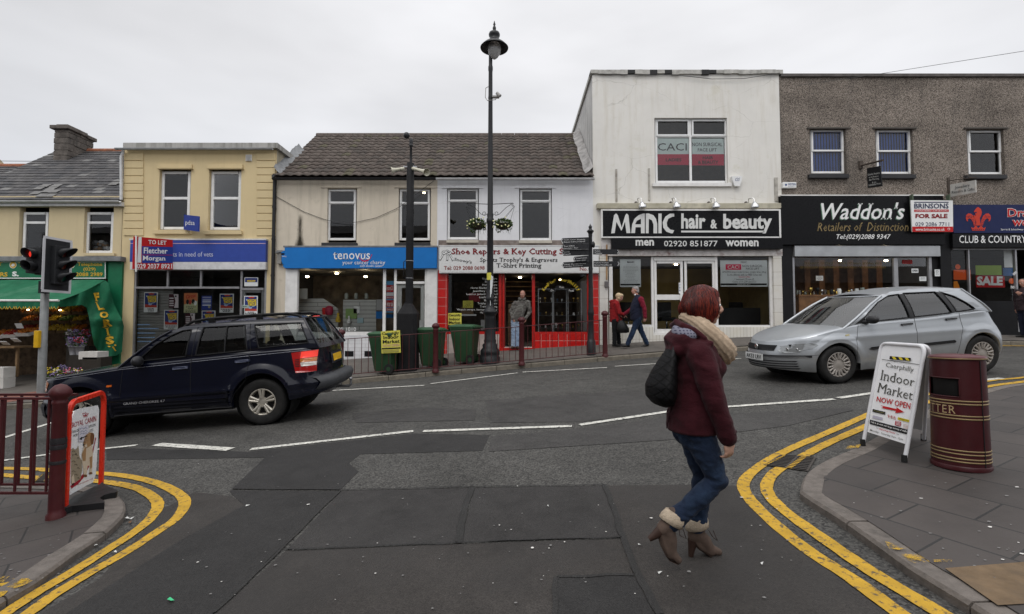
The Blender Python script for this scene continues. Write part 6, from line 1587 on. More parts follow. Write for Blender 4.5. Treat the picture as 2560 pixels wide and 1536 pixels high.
for b_,q in (("TAILORED NUTRITION",[(432,380),(576,334),(576,350),(432,396)]),("FOR DOGS & CATS",[(443,402),(563,365),(563,381),(443,417)])): sh.text(mb,b_,q,1,2,bold=.0,conv=C)
sh.poly(mb,[(478,355),(535,340),(530,440),(472,448)],7,3,C); sh.stroke(mb,[(492,423),(525,410)],2.4,1,4,C); sh.poly(mb,[(478,428),(495,414),(492,436)],1,4,C)
for y in (365,382,396): sh.stroke(mb,[(484,y + 4),(496,y - 3),(506,y + 2),(516,y - 5),(526,y)],.7,8,4,C)
sh.poly(mb,[(505,470),(535,455),(556,470),(560,520),(556,600),(555,640),(540,642),(538,590),(528,590),(522,655),(505,658),(500,600),(493,560),(492,520)],3,2,C)
sh.poly(mb,[(512,480),(520,475),(516,560),(500,560),(494,520)],2,3,C); sh.poly(mb,[(540,540),(556,530),(555,600),(545,610)],2,3,C)
sh.poly(mb,[(505,440),(515,405),(540,388),(562,392),(568,420),(562,455),(545,470),(525,482),(508,478),(502,460)],2,3,C); sh.poly(mb,[(548,392),(566,395),(569,425),(562,460),(550,462),(545,430)],4,4,C)
sh.disc(mb,512,447,3,4,1,4,conv=C,n=10); sh.disc(mb,506,462,4,6,1,4,conv=C,n=10); sh.poly(mb,[(510,470),(522,455),(526,475),(514,480)],3,4,C)
sh.disc(mb,514,650,12,8,4,3,conv=C); sh.disc(mb,547,635,10,7,4,3,conv=C)
sh.poly(mb,[(429,490),(440,482),(452,492),(462,486),(472,468),(476,492),(478,530),(492,560),(495,620),(485,670),(460,685),(440,695),(428,690)],5,2,C)
for k in range(9): sh.stroke(mb,[(432 + (k % 3) * 16,505 + k * 20),(444 + (k % 3) * 14,500 + k * 20),(455 + (k % 3) * 12,508 + k * 20)],1.6,6,3,C)
sh.disc(mb,440,525,3,4,1,4,conv=C,n=10); sh.disc(mb,458,518,3,4,1,4,conv=C,n=10); sh.poly(mb,[(430,660),(445,640),(450,690),(432,698)],3,4,C)
cur = [(427,720),(470,690),(510,640),(540,570),(560,500),(578,420)]
for (a,b2),w in zip(zip(cur,cur[1:]),(9,8,6,4,2.5)): sh.stroke(mb,[a,b2],w / 1.2,0,1.5,C)
sh.text(mb,"www.royalcanin.co.uk",[(468,700),(560,660),(560,672),(468,713)],0,2,bold=0,conv=C)
mb.build("print",m_pup,pb)
mb = MB()
base_o = [(310,825),(420,815),(440,790),(600,715),(615,702),(640,725),(708,752),(700,765),(660,772),(625,782),(600,800),(630,820),(628,828),(430,850),(380,868),(312,862)]
P = []
for q in base_o:
 p = ground(*Z12(*q),NH + .03); P.append(Vector((p.x,p.y,gz(p.x,p.y) + NH)))
mb.prism(P,(0,0,.055)); mb.build("base",M("rubber_base",(.010,.010,.011),.55,var=.2),pb,bevel=.008)
mb = MB(); 
for k in range(3):
 a = FPnt(.3 + k * .22,Hl - .03); mb.tube([a + n_ * .02,a + n_ * .035 + Vector((0,0,-.03)),a + n_ * .015 + Vector((0,0,-.05))],.006,5)
mb.build("hook",m_iron,pb)
Lf,Rf,Rb = ground(*Z10(912,1228),NH),ground(*Z10(1220,1350),NH),ground(*Z10(1362,1190),NH)
for q in (Lf,Rf,Rb): q.z = gz(q.x,q.y) + NH
ab = thing("pavement_sign","white folding A-board for the indoor market with a red arrow","pavement sign",(Lf + Rf + Rb) / 3,"pavement signs")
u = (Rf - Lf).normalized(); H_ = 1.0
TLp = at(*Z10(1052,470),Lf.y + .02); TRp = at(*Z10(1372,492),Rf.y + .02)
TLp.x = max(TLp.x,TRp.x - .02) if False else TLp.x
nrm = (Rf - Lf).cross(TLp - Lf).normalized()
if nrm.y > 0 or nrm.x > 0: nrm = -nrm if nrm.dot(CAM - Lf) < 0 else nrm
TRp = Rf + (TRp - Rf) - nrm * (TRp - Rf).dot(nrm)
sh = Sheet(Lf,nrm,.003)
def frame(bl,tl,tr,br,r=.016,rad=.07):
 e1 = (tl - bl).normalized(); e2 = (tr - tl).normalized(); e3 = (br - tr).normalized(); P = [bl,tl - e1 * rad]
 for k in range(1,6): t_ = k / 6; P.append((tl - e1 * rad).lerp(tl,t_).lerp(tl.lerp(tl + e2 * rad,t_),t_))
 P += [tl + e2 * rad,tr - e2 * rad]
 for k in range(1,6): t_ = k / 6; P.append((tr - e2 * rad).lerp(tr,t_).lerp(tr.lerp(tr + e3 * rad,t_),t_))
 P += [tr + e3 * rad,br]; return P
m_tube = M("white_tube",(.62,.62,.64),.35,var=.08,dirt=(.3,.25,.2),damt=.4)
mb = MB(); mb.tube(frame(Lf,TLp,TRp,Rf),.017,10); fr_ = mb.build("frame",m_tube,ab)
LbX = Rb + (Lf - Rf); LbX.z = gz(LbX.x,LbX.y) + NH
off = Vector((.035,.0,0))
mb = MB(); mb.tube(frame(LbX,TLp + off,TRp + off,Rb),.017,10); mb.build("back_frame",m_tube,ab)
Q = [Z10(1052,492),Z10(1345,508),Z10(1240,1222),Z10(945,1128)]
Q = [Z10(1062,500),Z10(1350,520),Z10(1235,1222),Z10(943,1130)]
mb = MB(); mb.prism([sh.pt(*q,0) for q in [Z10(1068,478),Z10(1340,495)] + [Z10(1352,520),Z10(1238,1222),Z10(945,1128),Z10(1050,510)]],-nrm * .006); mb.build("panel",M("aboard_white",(.76,.76,.77),.35,var=.04),ab)
o2 = off + Vector((0,0,0)); mb = MB(); bk = [LbX.lerp(TLp + off,.1),Rb.lerp(TRp + off,.1),TRp + off,TLp + off]; mb.poly([p + Vector((.01,0,0)) for p in bk]); mb.build("back_panel",M("aboard_grey",(.30,.30,.31),.5),ab)
for q in (Lf,Rf,Rb,LbX):
 mb = MB(); mb.cyl(q,q + Vector((0,0,.06)),.024,.022,10); mb.build("foot",M("rubber_foot",(.012,.012,.012),.8),ab)
mb = MB(); C = Z10
for b_,q,mi,bd,sf in (("Caerphilly",[(1085,612),(1290,648),(1283,695),(1078,655)],0,-.005,.02),("Indoor",[(1052,668),(1298,728),(1290,790),(1040,742)],0,-.005,.03),("Market",[(1032,762),(1286,826),(1276,893),(1016,832)],0,-.005,.03),("NOW OPEN",[(1017,864),(1266,914),(1260,960),(1010,902)],1,.012,0),
               ("Call in & visit our large variety of stalls",[(970,1046),(1238,1119),(1236,1137),(967,1062)],2,.012,0),("Opening Hours",[(1033,1098),(1152,1131),(1150,1147),(1031,1113)],1,.01,0),("Monday - Saturday 9am - 5pm",[(966,1106),(1210,1177),(1207,1196),(964,1124)],0,.005,0)):
 sh.text(mb,b_,q,mi,4 if mi == 2 else 2,bold=bd,serif=sf,conv=C)
sh.poly(mb,[(1040,930),(1160,958),(1160,945),(1218,982),(1150,988),(1158,973),(1048,950),(1062,943)],1,2,C)
sh.poly(mb,[(964,1036),(1245,1112),(1241,1147),(961,1068)],3,2,C)
sh.stroke(mb,[(1010,1098),(1028,1102)],.8,0,2,C); sh.stroke(mb,[(1158,1142),(1180,1148)],.8,0,2,C)
for q,mi in (([(985,958),(1078,980),(1075,1000),(982,978)],3),([(1172,1018),(1260,1040),(1257,1058),(1168,1036)],4),([(985,1005),(1058,1022),(1056,1042),(982,1024)],6),([(1152,1045),(1194,1055),(1190,1088),(1148,1077)],5)): sh.poly(mb,q,mi,2,C)
for y in (1052,1062,1072): sh.stroke(mb,[(1157,y),(1187,y + 7)],1.1,2,4,C)
for k in range(5): sh.stroke(mb,[(1098 + k * 12,1000 + k * 3),(1103 + k * 12,1022 + k * 4)],1.6,7 if k % 2 else 5,2,C)
for k in range(4): sh.stroke(mb,[(1210,1070 + k * 9),(1250,1080 + k * 9)],.9,7,2,C)
sh.stroke(mb,[(992,970),(1068,988)],1.0,8,4,C); sh.stroke(mb,[(1180,1028),(1250,1046)],1.0,3,4,C)
sh.stroke(mb,[(1052,590),(1340,630)],1.2,3,2,C); sh.poly(mb,[(1112,566),(1268,580),(1265,602),(1108,588)],3,3,C)
for k in range(3): sh.poly(mb,[(1125 + k * 48,569 + k * 4),(1148 + k * 48,571 + k * 4),(1163 + k * 48,592 + k * 4),(1140 + k * 48,590 + k * 4)],4,5,C)
mb.build("print",[flat("dark_olive_ink",(.055,.055,.045)),RD,W_,K_,flat("tape_yellow",(.62,.50,.03)),flat("print_crimson",(.4,.03,.05)),flat("pale_violet",(.42,.40,.48)),flat("pink_print",(.48,.28,.22)),flat("olive_print",(.24,.22,.08))],ab)
bc = ground(2404,1172,.12); bc = Vector((0,4.22,0)); bc.x = (2388 - 1280) / 1230 * 4.22; bc.z = gz(bc.x,bc.y) + NH
lb_ = thing("litter_bin","maroon drum-shaped litter bin with gold bands beside the A-board","litter bin",bc)
m_binr = M("maroon_bin",(.044,.0065,.0085),.4,var=.15,scale=5,bump=.05,dirt=(.03,.012,.012),damt=.5)
t_ = at(2404,888,4.22).z - bc.z; r0,r1 = .193,.180
rb = lambda z: r0 + (r1 - r0) * z / t_
hz0,hz1 = t_ * .635,t_ * .80; a0,a1 = R(150),R(231)
mb = MB(); rows = []; zs = [0,.02,.05,hz0 - .06,hz0,(hz0 + hz1) / 2,hz1,hz1 + .05,t_ - .04,t_ - .02]; n = 72
v,f = [],[]
for z in zs:
 for k in range(n): a = 2 * math.pi * k / n; v.append(bc + Vector((rb(z) * math.cos(a),rb(z) * math.sin(a),z)))
for i in range(len(zs) - 1):
 for k in range(n):
  am = 2 * math.pi * (k + .5) / n
  if zs[i] >= hz0 - .001 and zs[i + 1] <= hz1 + .001 and a0 < am < a1: continue
  k2 = (k + 1) % n; f.append((i * n + k,i * n + k2,(i + 1) * n + k2,(i + 1) * n + k))
mb.add(v,f,0,True); mb.lathe(bc,[(r0 + .006,-.01),(r0 + .008,.02),(r0 + .002,.028)],40)
bd = mb.build("body",m_binr,lb_)
mb = MB(); mb.lathe(bc,[(.0,.1),(.165,.1),(.165,t_ - .03)],32); mb.build("liner",M("bin_inside",(.008,.007,.007),.8),lb_)
mb = MB(); mb.lathe(bc,[(r1 + .004,t_ - .035),(r1 + .012,t_ - .03),(r1 + .012,t_ - .015),(r1 + .002,t_ - .004),(r1 * .6,t_ + .008),(0,t_ + .012)],40); mb.build("lid",M("maroon_lid",(.085,.02,.024),.35,var=.12),lb_)
for zf_ in (.60,.573,.47,.443,.165,.135,.095,.068):
 mb = MB(); z = t_ * zf_; mb.lathe(bc,[(rb(z) + .0005,z - .006),(rb(z) + .004,z - .004),(rb(z) + .004,z + .004),(rb(z) + .0005,z + .006)],60,caps=False); mb.build("band",M("gold_band",(.24,.175,.085),.45,.3,var=.2),lb_)
mb = MB(); mb.lathe(bc,[(r1 + .0125,t_ - .029),(r1 + .014,t_ - .026),(r1 + .014,t_ - .022),(r1 + .0125,t_ - .02)],60)
mb.build("band",M("gold_band",(.24,.175,.085),.45,.3,var=.2),lb_)
mb = MB(); vs2,fs = glyphs("LITTER",0,.045,0,1.15); A0_,A1_ = R(140),R(222)
out = []
for (uu,vv) in vs2:
 a = A0_ + (A1_ - A0_) * uu; z = t_ * (.487 + .07 * vv); out.append(bc + Vector(((rb(z) + .003) * math.cos(a),(rb(z) + .003) * math.sin(a),z)))
mb.add(out,fs); mb.build("lettering",M("gold_letter",(.36,.26,.14),.5),lb_)
mb = MB()
for a in (R(278),R(20)): mb.tube([bc + Vector(((r0 + .002) * math.cos(a),(r0 + .002) * math.sin(a),.03)),bc + Vector(((r1 + .003) * math.cos(a),(r1 + .003) * math.sin(a),t_ - .04))],.004,6)
mb.build("door_seam",K_,lb_)
mb = MB()
for k in range(13):
 a = a0 + (a1 - a0) * k / 12
cor = [(a0,hz0),(a1,hz0),(a1,hz1),(a0,hz1),(a0,hz0)]; path = []
for (aa,za),(ab_,zb2) in zip(cor,cor[1:]):
 for k in range(8): tt = k / 8; a = aa + (ab_ - aa) * tt; z = za + (zb2 - za) * tt; path.append(bc + Vector((rb(z) * math.cos(a),rb(z) * math.sin(a),z)))
path.append(path[0]); mb.tube(path,.006,6); mb.build("mouth_rim",m_binr,lb_)
def cable(label,pts,r=.008,sag=0):
 P = [Vector(p) for p in pts]; Q = []
 for a,b2 in zip(P,P[1:]):
  for k in range(8): t = k / 8; Q.append(a.lerp(b2,t) - Vector((0,0,sag * 4 * t * (1 - t))))
 Q.append(P[-1]); mb = MB(); mb.tube(Q,r,5); mb.build("cable",M("cable_grey",(.05,.05,.05),.6),label=label,cat="cable",group="cables on and over the shops")
cable("thin cable looping across the beige wall between its two upper windows",[at(*p,YF - .03) for p in ((688,490),(720,508),(760,530),(800,545),(822,552),(860,557),(890,556),(940,545),(985,525),(1000,517),(1085,452))],.008)
cable("loose cable hanging under the white salon's coping",[at(*p,YF - .07) for p in ((1500,185),(1600,188),(1680,187),(1780,198),(1860,197),(1950,183))],.010)
cable("thin overhead wire rising to the right above the pebble-dashed building",[at(1990,215,YF - .05),at(2200,185,15),at(2700,106,13)],.007)
cable("faint overhead wire to the left of the stone chimney",[at(134,404,18.2),at(-100,402,19)],.010)
# ------------------------------------------------------------------ cars
def lerp_tab(tab,x):
 if x <= tab[0][0]: return tab[0][1]
 for (a,u),(b,v) in zip(tab,tab[1:]):
  if x <= b: t = (x - a) / (b - a); return u + (v - u) * t
 return tab[-1][1]
def smooth_tab(tab,x):
 if x <= tab[0][0]: return tab[0][1]
 n = len(tab)
 for i in range(n - 1):
  if x <= tab[i + 1][0]:
   x0,y0 = tab[i]; x1,y1 = tab[i + 1]; h = x1 - x0; t = (x - x0) / h
   m0 = (y1 - tab[i - 1][1]) / (x1 - tab[i - 1][0]) if i else (y1 - y0) / h
   m1 = (tab[i + 2][1] - y0) / (tab[i + 2][0] - x0) if i + 2 < n else (y1 - y0) / h
   return (2 * t**3 - 3 * t * t + 1) * y0 + (t**3 - 2 * t * t + t) * h * m0 + (-2 * t**3 + 3 * t * t) * y1 + (t**3 - t * t) * h * m1
 return tab[-1][1]
class Car:
 """x from the nose back, -y the near (left) side, z up; the lower body is a shell round a plan outline, the cabin a ring of panels"""
 def __init__(c,S): c.__dict__.update(S)
 def yn(c,x):
  L,W = c.L,c.W / 2
  def corner(d,f,n): d = max(0,min(f,d)); return (1 - ((f - d) / f) ** n) ** (1 / n)
  return W * min(corner(x,*c.cf),corner(L - x,*c.cr)) * smooth_tab(c.taper,x)
 def P(c,x,z,s=-1,off=0):
  a,b = max(0,1 - x / .9),max(0,1 - (c.L - x) / .7)
  y = c.yn(x) * smooth_tab(c.wz,z)
  for (za,zb,d) in c.folds:
   if za < z < zb: y += d * math.sin(math.pi * (z - za) / (zb - za))
  for (xa,za,r) in c.arches:
   q = math.hypot(x - xa,z - za)
   if z > za - .3 and q < r + .16: y += c.flare * max(0,min(1,(r + .16 - q) / .10)) * (1 if q > r else 1)
  return Vector((x + smooth_tab(c.fz,z) * a - smooth_tab(c.rz,z) * b,s * (y + off),z))
 def inv(c,X,z):
  x = X
  for _ in range(6): x += X - c.P(x,z).x
  return x
 def bottom(c,x):
  z = lerp_tab(c.sill,x)
  for (xa,za,r) in c.arches:
   if abs(x - xa) < r: z = max(z,za + math.sqrt(r * r - (x - xa) ** 2) * 1.0)
  return z
 def ys(c,x,z):
  zb,zt = c.top(x),c.zroof; t = max(0,(z - zb) / max(zt - zb,.05))
  return c.yn(max(.3,min(c.L - c.tailin,x))) * smooth_tab(c.wz,zb) - .015 - c.tumble * t ** 1.25 + c.bow * math.sin(math.pi * min(1,t))
 def top(c,x): return smooth_tab(c.belt,x)
 def patch(c,mb,pts,off=.004,mi=0,s=-1,cab=False,thick=0):
  """outline in side view, laid on the body"""
  D = []
  for a,b in zip(pts,pts[1:] + pts[:1]):
   n = max(1,int(math.dist(a,b) / .05)); D += [(a[0] + (b[0] - a[0]) * k / n,a[1] + (b[1] - a[1]) * k / n) for k in range(n)]
  f = (lambda x,z: Vector((x,s * (c.ys(x,z) + off),z))) if cab else (lambda x,z: c.P(c.inv(x,z),z,s,off))
  b = bmesh.new(); V2 = [Vector((p[0],p[1],0)) for p in D]; vs_ = [b.verts.new(v) for v in V2]
  for t in tessellate_polygon([V2]):
   try: b.faces.new([vs_[i] for i in t])
   except ValueError: pass
  for ax in (0,1):
   lo = min(p[ax] for p in D); hi = max(p[ax] for p in D); n = int((hi - lo) / .07)
   for k in range(1,n + 1):
    co = [0,0,0]; no = [0,0,0]; co[ax] = lo + (hi - lo) * k / (n + 1); no[ax] = 1
    bmesh.ops.bisect_plane(b,geom=b.verts[:] + b.edges[:] + b.faces[:],plane_co=co,plane_no=no)
  b.verts.index_update()
  mb.add([f(v.co.x,v.co.y) for v in b.verts],[[v.index for v in q.verts] for q in b.faces],mi,True)
  b.free()
  if thick: mb.grid([[f(*p) for p in D + D[:1]],[f(*p) - Vector((0,s * thick,0)) for p in D + D[:1]]],mi,False)
 def seam(c,mb,pts,r=.004,s=-1,cab=False,off=.001):
  D = []
  for a,b in zip(pts,pts[1:]):
   n = max(1,int(math.dist(a,b) / .06)); D += [(a[0] + (b[0] - a[0]) * k / n,a[1] + (b[1] - a[1]) * k / n) for k in range(n)]
  D.append(pts[-1])
  mb.tube([Vector((x,s * (c.ys(x,z) + off),z)) if cab else c.P(c.inv(x,z),z,s,off) for x,z in D],r,5)
 def end_pt(c,y,z,rear=False,off=0):
  """point on the nose (or tail) at half-width y"""
  lo,hi = (0,c.L * .3) if not rear else (c.L * .75,c.L)
  for _ in range(40):
   m = (lo + hi) / 2; w = abs(c.P(m,z).y)
   if (w < abs(y)) != rear: lo = m
   else: hi = m
  p = c.P(lo,z); return Vector((p.x - off * (1 if not rear else -1),y,z))
 def end_patch(c,mb,pts,rear=False,off=.006,mi=0):
  D = []
  for a,b in zip(pts,pts[1:] + pts[:1]):
   n = max(1,int(math.dist(a,b) / .05)); D += [(a[0] + (b[0] - a[0]) * k / n,a[1] + (b[1] - a[1]) * k / n) for k in range(n)]
  V2 = [Vector((p[0],p[1],0)) for p in D]; b = bmesh.new(); vs_ = [b.verts.new(v) for v in V2]
  for t in tessellate_polygon([V2]): b.faces.new([vs_[i] for i in t])
  for ax in (0,1):
   lo = min(p[ax] for p in D); hi = max(p[ax] for p in D); n = int((hi - lo) / .06)
   for k in range(1,n + 1):
    co = [0,0,0]; no = [0,0,0]; co[ax] = lo + (hi - lo) * k / (n + 1); no[ax] = 1
    bmesh.ops.bisect_plane(b,geom=b.verts[:] + b.edges[:] + b.faces[:],plane_co=co,plane_no=no)
  b.verts.index_update(); mb.add([c.end_pt(v.co.x,v.co.y,rear,off) for v in b.verts],[[v.index for v in q.verts] for q in b.faces],mi,True); b.free()
 def build(c,root):
  B = lambda mb,name,mat,par=root,**k: mb.build(name,mat,par,local=True,**k)
  L = c.L
  st = sorted({round(x,4) for x in [L * (1 - math.cos(math.pi * k / 20)) / 2 * .0 for k in range(1)] + [c.cf[0] * (1 - math.cos(k * math.pi / 28)) for k in range(15)] + [L - c.cr[0] * (1 - math.cos(k * math.pi / 28)) for k in range(15)] + [c.cf[0] + (L - c.cf[0] - c.cr[0]) * k / 60 for k in range(61)]
                     + [xa + r * math.sin(k * math.pi / 28) for (xa,za,r) in c.arches for k in range(-14,15)]})
  m = 26
  mb = MB()
  for s in (-1,1):
   rows = []
   for x in st:
    z0,z1 = c.bottom(x),c.top(x)
    rows.append([c.P(x,z0 + (z1 - z0) * k / m,s) for k in range(m + 1)] + [c.P(x,z1,s) + Vector((0,-s * .03 * min(1,abs(c.P(x,z1).y) / .1),.012 * min(1,abs(c.P(x,z1).y) / .1)))])
   mb.grid(rows)
   for (xa,za,r) in c.arches:
    E = [c.P(x,c.bottom(x),s) for x in st if abs(x - xa) < r + .001]; mb.grid([E,[p - Vector((0,s * .09,0)) for p in E]])
  xc = c.cowl; rows = []
  for x in [x for x in st if x < xc] + [xc]:
   e0 = c.P(x,c.top(x),-1); w = abs(e0.y); cr = smooth_tab(c.crown,x); ins = .03 * min(1,w / .1)
   rows.append([Vector((e0.x - (0 if x < .05 else 0),y,c.top(x) + .012 * min(1,w / .1) + cr * (1 - abs(y / max(w - ins,1e-4)) ** 2.4))) for y in [(w - ins) * k / 10 for k in range(-10,11)]])
  mb.grid(rows)
  xr = c.inv(*c.rear_edge[-1]); rows = []
  for x in [xr - .02] + [x for x in st if x > xr]:
   e0 = c.P(x,c.top(x),-1); w = abs(e0.y); ins = .03 * min(1,w / .1)
   rows.append([Vector((e0.x,y,c.top(x) + .012 * min(1,w / .1))) for y in [(w - ins) * k / 8 for k in range(-8,9)]])
  mb.grid(rows)
  B(mb,"body",c.paint,weld=True)
  def Yp(x,z): return c.ys(x,z)
  outer = c.front_edge + c.roof_edge[1:] + c.rear_edge[1:]
  bl = [(x,c.top(x) - .01) for x in [c.rear_edge[-1][0] + (c.front_edge[0][0] - c.rear_edge[-1][0]) * k / 24 for k in range(1,24)]]
  def dens(Pp,d=.06,close=True):
   D = []
   for a,b in zip(Pp,Pp[1:] + (Pp[:1] if close else [])):
    n = max(1,int(math.dist(a,b) / d)); D += [(a[0] + (b[0] - a[0]) * k / n,a[1] + (b[1] - a[1]) * k / n) for k in range(n)]
   return D if close else D + [Pp[-1]]
  mb = MB(); mg = MB()
  for s in (-1,1):
   loops = [dens(outer + bl)] + [dens(w) for w in c.windows]
   V3 = [[Vector((x,0,z)) for x,z in lp] for lp in loops]; flat_ = [p for lp in loops for p in lp]
   tr = tessellate_polygon([[Vector((v.x,v.z,0)) for v in lp] for lp in V3])
   mb.add([(x,s * Yp(x,z),z) for x,z in flat_],[tuple(t) for t in tr],0,True)
   for w in c.windows:
    lp = dens(w,.04); mr_ = MB(); mr_.tube([Vector((x,s * (Yp(x,z) + .001),z)) for x,z in lp + lp[:2]],.011,6); B(mr_,"window_seal",m_black)
    mb.grid([[Vector((x,s * Yp(x,z),z)) for x,z in lp + lp[:1]],[Vector((x,s * (Yp(x,z) - .03),z)) for x,z in lp + lp[:1]]],0,False)
  def span(edge,bulge,n=12,axis=2):
   rows = []
   for (x,z) in dens(edge,.08,False):
    y = Yp(x,z); r = []
    for k in range(-n,n + 1):
     u = k / n; b = bulge * (1 - u * u); r.append(Vector((x + (b if axis == 0 else 0),y * u,z + (b if axis == 2 else 0))))
    rows.append(r)
   return rows
  mb.grid(span(c.roof_edge,c.roof_crown))
  B(mb,"cabin",c.paint,weld=True)
  for w in c.windows:
   for s in (-1,1):
    mg = MB(); lp = dens(w,.05); V2 = [Vector((x,z,0)) for x,z in lp]
    mg.add([(x,s * (Yp(x,z) - .012),z) for x,z in lp],[tuple(t) for t in tessellate_polygon([V2])],0,False); B(mg,"side_window",c.glass)
  mg = MB(); mg.grid(span(c.front_edge,-c.screen_bow,axis=0)); ws = B(mg,"windscreen",c.glass)
  mg = MB(); E = span(c.front_edge,-c.screen_bow,axis=0)
  for col_ in (0,-1): mg.tube([r[col_] for r in E],.022,6)
  mg.tube(E[0],.02,6); mg.tube(E[-1],.016,6); B(mg,"screen_surround",c.paint if c.body_pillar else m_black)
  rg = span(c.rear_edge,c.rear_bow,axis=0); mb2 = MB(); mb2.grid(rg[: c.rear_split]); B(mb2,"rear_window",c.glass)
  mb2 = MB(); mb2.grid(rg[c.rear_split - 1:]); 
  for col_ in (0,-1): mb2.tube([r[col_] for r in rg],.018,6)
  mb2.tube(rg[0],.018,6); B(mb2,"tailgate",c.paint)
  mb = MB(); zf = c.sill[1][1] + .05
  mb.box(.35,L - .4,-.52,.52,zf - .04,zf + .22); mb.box(.95 + c.arches[0][2] - .25,c.arches[1][0] - c.arches[1][2] - .03,-c.W / 2 + .10,c.W / 2 - .10,zf - .06,zf + .15)
  mb.box(.25,c.cowl - .1,-.60,.60,zf + .2,c.top(.6) - .16); mb.box(c.arches[1][0] - .5,L - .25,-.60,.60,zf + .1,c.top(L - .6) - .12)
  B(mb,"underbody",M("car_underside",(.010,.010,.010),.9))
  mb = MB()
  mb.box(c.cowl + .15,c.cowl + .55,-.68,.68,c.top(c.cowl + .4) - .30,c.top(c.cowl + .4) - .06)
  for sx in c.seats:
   for sy in (-.36,.36):
    Mx = Matrix.Rotation(R(14),3,'Y'); z0 = zf + .25
    mb.obox((sx,sy,z0),.25,.23,.09); mb.obox((sx + .30,sy,z0 + .36),.07,.22,.34,Mx); mb.obox((sx + .39,sy,z0 + .78),.05,.12,.09,Mx)
  mb.box(c.cowl + .2,L - .5,-.7,.7,zf,zf + .06)
  B(mb,"seats",c.trim,bevel=.03)
  mb = MB(); cw = c.cowl + .62; mb.tube([Vector((cw + .05 * math.sin(a) * .5,.36 + .18 * math.cos(a),c.top(cw) - .02 + .17 * math.sin(a))) for a in [2 * math.pi * k / 18 for k in range(19)]],.016,6); B(mb,"steering_wheel",m_black)
  for (xa,za,r) in c.arches:
   for s in (-1,1):
    ro,w = c.wheel_r,.105; cen = Vector((xa,s * (c.track / 2),ro)); Mx = Matrix.Rotation(R(90) * (1 if s < 0 else -1),3,'X')
    mb = MB(); ri = c.rim_r
    mb.lathe(cen,[(ri * .98,-w),(ro * .93,-w * .98),(ro * .985,-w * .75),(ro,-w * .4),(ro,w * .4),(ro * .985,w * .75),(ro * .95,w * .96),(ro * .86,w * 1.04),(ri * 1.06,w),(ri,w * .9),(ri * .97,w * .4)],44,M=Mx,caps=False)
    wh = B(mb,"wheel",M("tyre_rubber",(.012,.0118,.0115),.78,var=.3,scale=12,dirt=(.035,.032,.028)))
    mb = MB(); mb.lathe(cen,[(ri,w * .92),(ri * .95,w * .97),(ri * .90,w * .85),(ri * .86,w * .2)],44,M=Mx,caps=False)
    mb.lathe(cen,[(ri * .30,w * .62),(ri * .30,w * .80),(ri * .22,w * .88),(0,w * .88)],24,M=Mx,caps=False)
    c.spokes(mb,cen,Mx,ri,w); B(mb,"rim",c.rim_mat,wh)
    mb = MB(); mb.lathe(cen,[(ri * .90,w * .05),(0,w * .05)],30,M=Mx,caps=False); mb.lathe(cen,[(ri * .55,w * .3),(0,w * .34)],30,M=Mx,caps=False); B(mb,"brake",M("brake_dark",(.02,.019,.018),.7),wh)
    mb = MB(); mb.lathe(Vector((xa,s * (c.W / 2 - .34),za)),[(r * .99,-.24),(r * .99,.24)],30,M=Mx,caps=False); mb.lathe(Vector((xa,s * (c.W / 2 - .34),za)),[(r * .99,-.24),(0,-.24)],30,M=Mx,caps=False); B(mb,"wheel_housing",M("car_underside",(.010,.010,.010),.9))
def place(root,x,y,yaw):
 ex = Vector((math.cos(yaw),math.sin(yaw),0)); ex.z = (gz(x + ex.x,y + ex.y) - gz(x - ex.x,y - ex.y)) / 2; ex.normalize()
 ey = Vector((-math.sin(yaw),math.cos(yaw),0)); ey.z = (gz(x + ey.x,y + ey.y) - gz(x - ey.x,y - ey.y)) / 2
 ez = ex.cross(ey).normalized(); ey = ez.cross(ex)
 m = Matrix((ex,ey,ez)).transposed().to_4x4(); m.translation = Vector((x,y,gz(x,y) + .004)); root.matrix_world = m
def pnt(name,col,flake=.0,metal=0,rough=.3,dirt=None):
 t = NT(name); c = t.coord(); colr = t.scale(col,t.rng(t.noise(c,1.2,4),.3,.7,.92,1.06))
 sp = t.n("ShaderNodeSeparateXYZ"); t.l(t.n("ShaderNodeTexCoord").outputs["Object"],sp.inputs[0])
 if dirt:
  g = t.math('MULTIPLY',t.rng(sp.outputs[2],.15,.62,.75,0),t.rng(t.noise(c,4,5,.6),.3,.7,.4,1)); colr = t.mix(g,colr,dirt)
 return t.bsdf(colr,rough,metal,.3,None,.22)
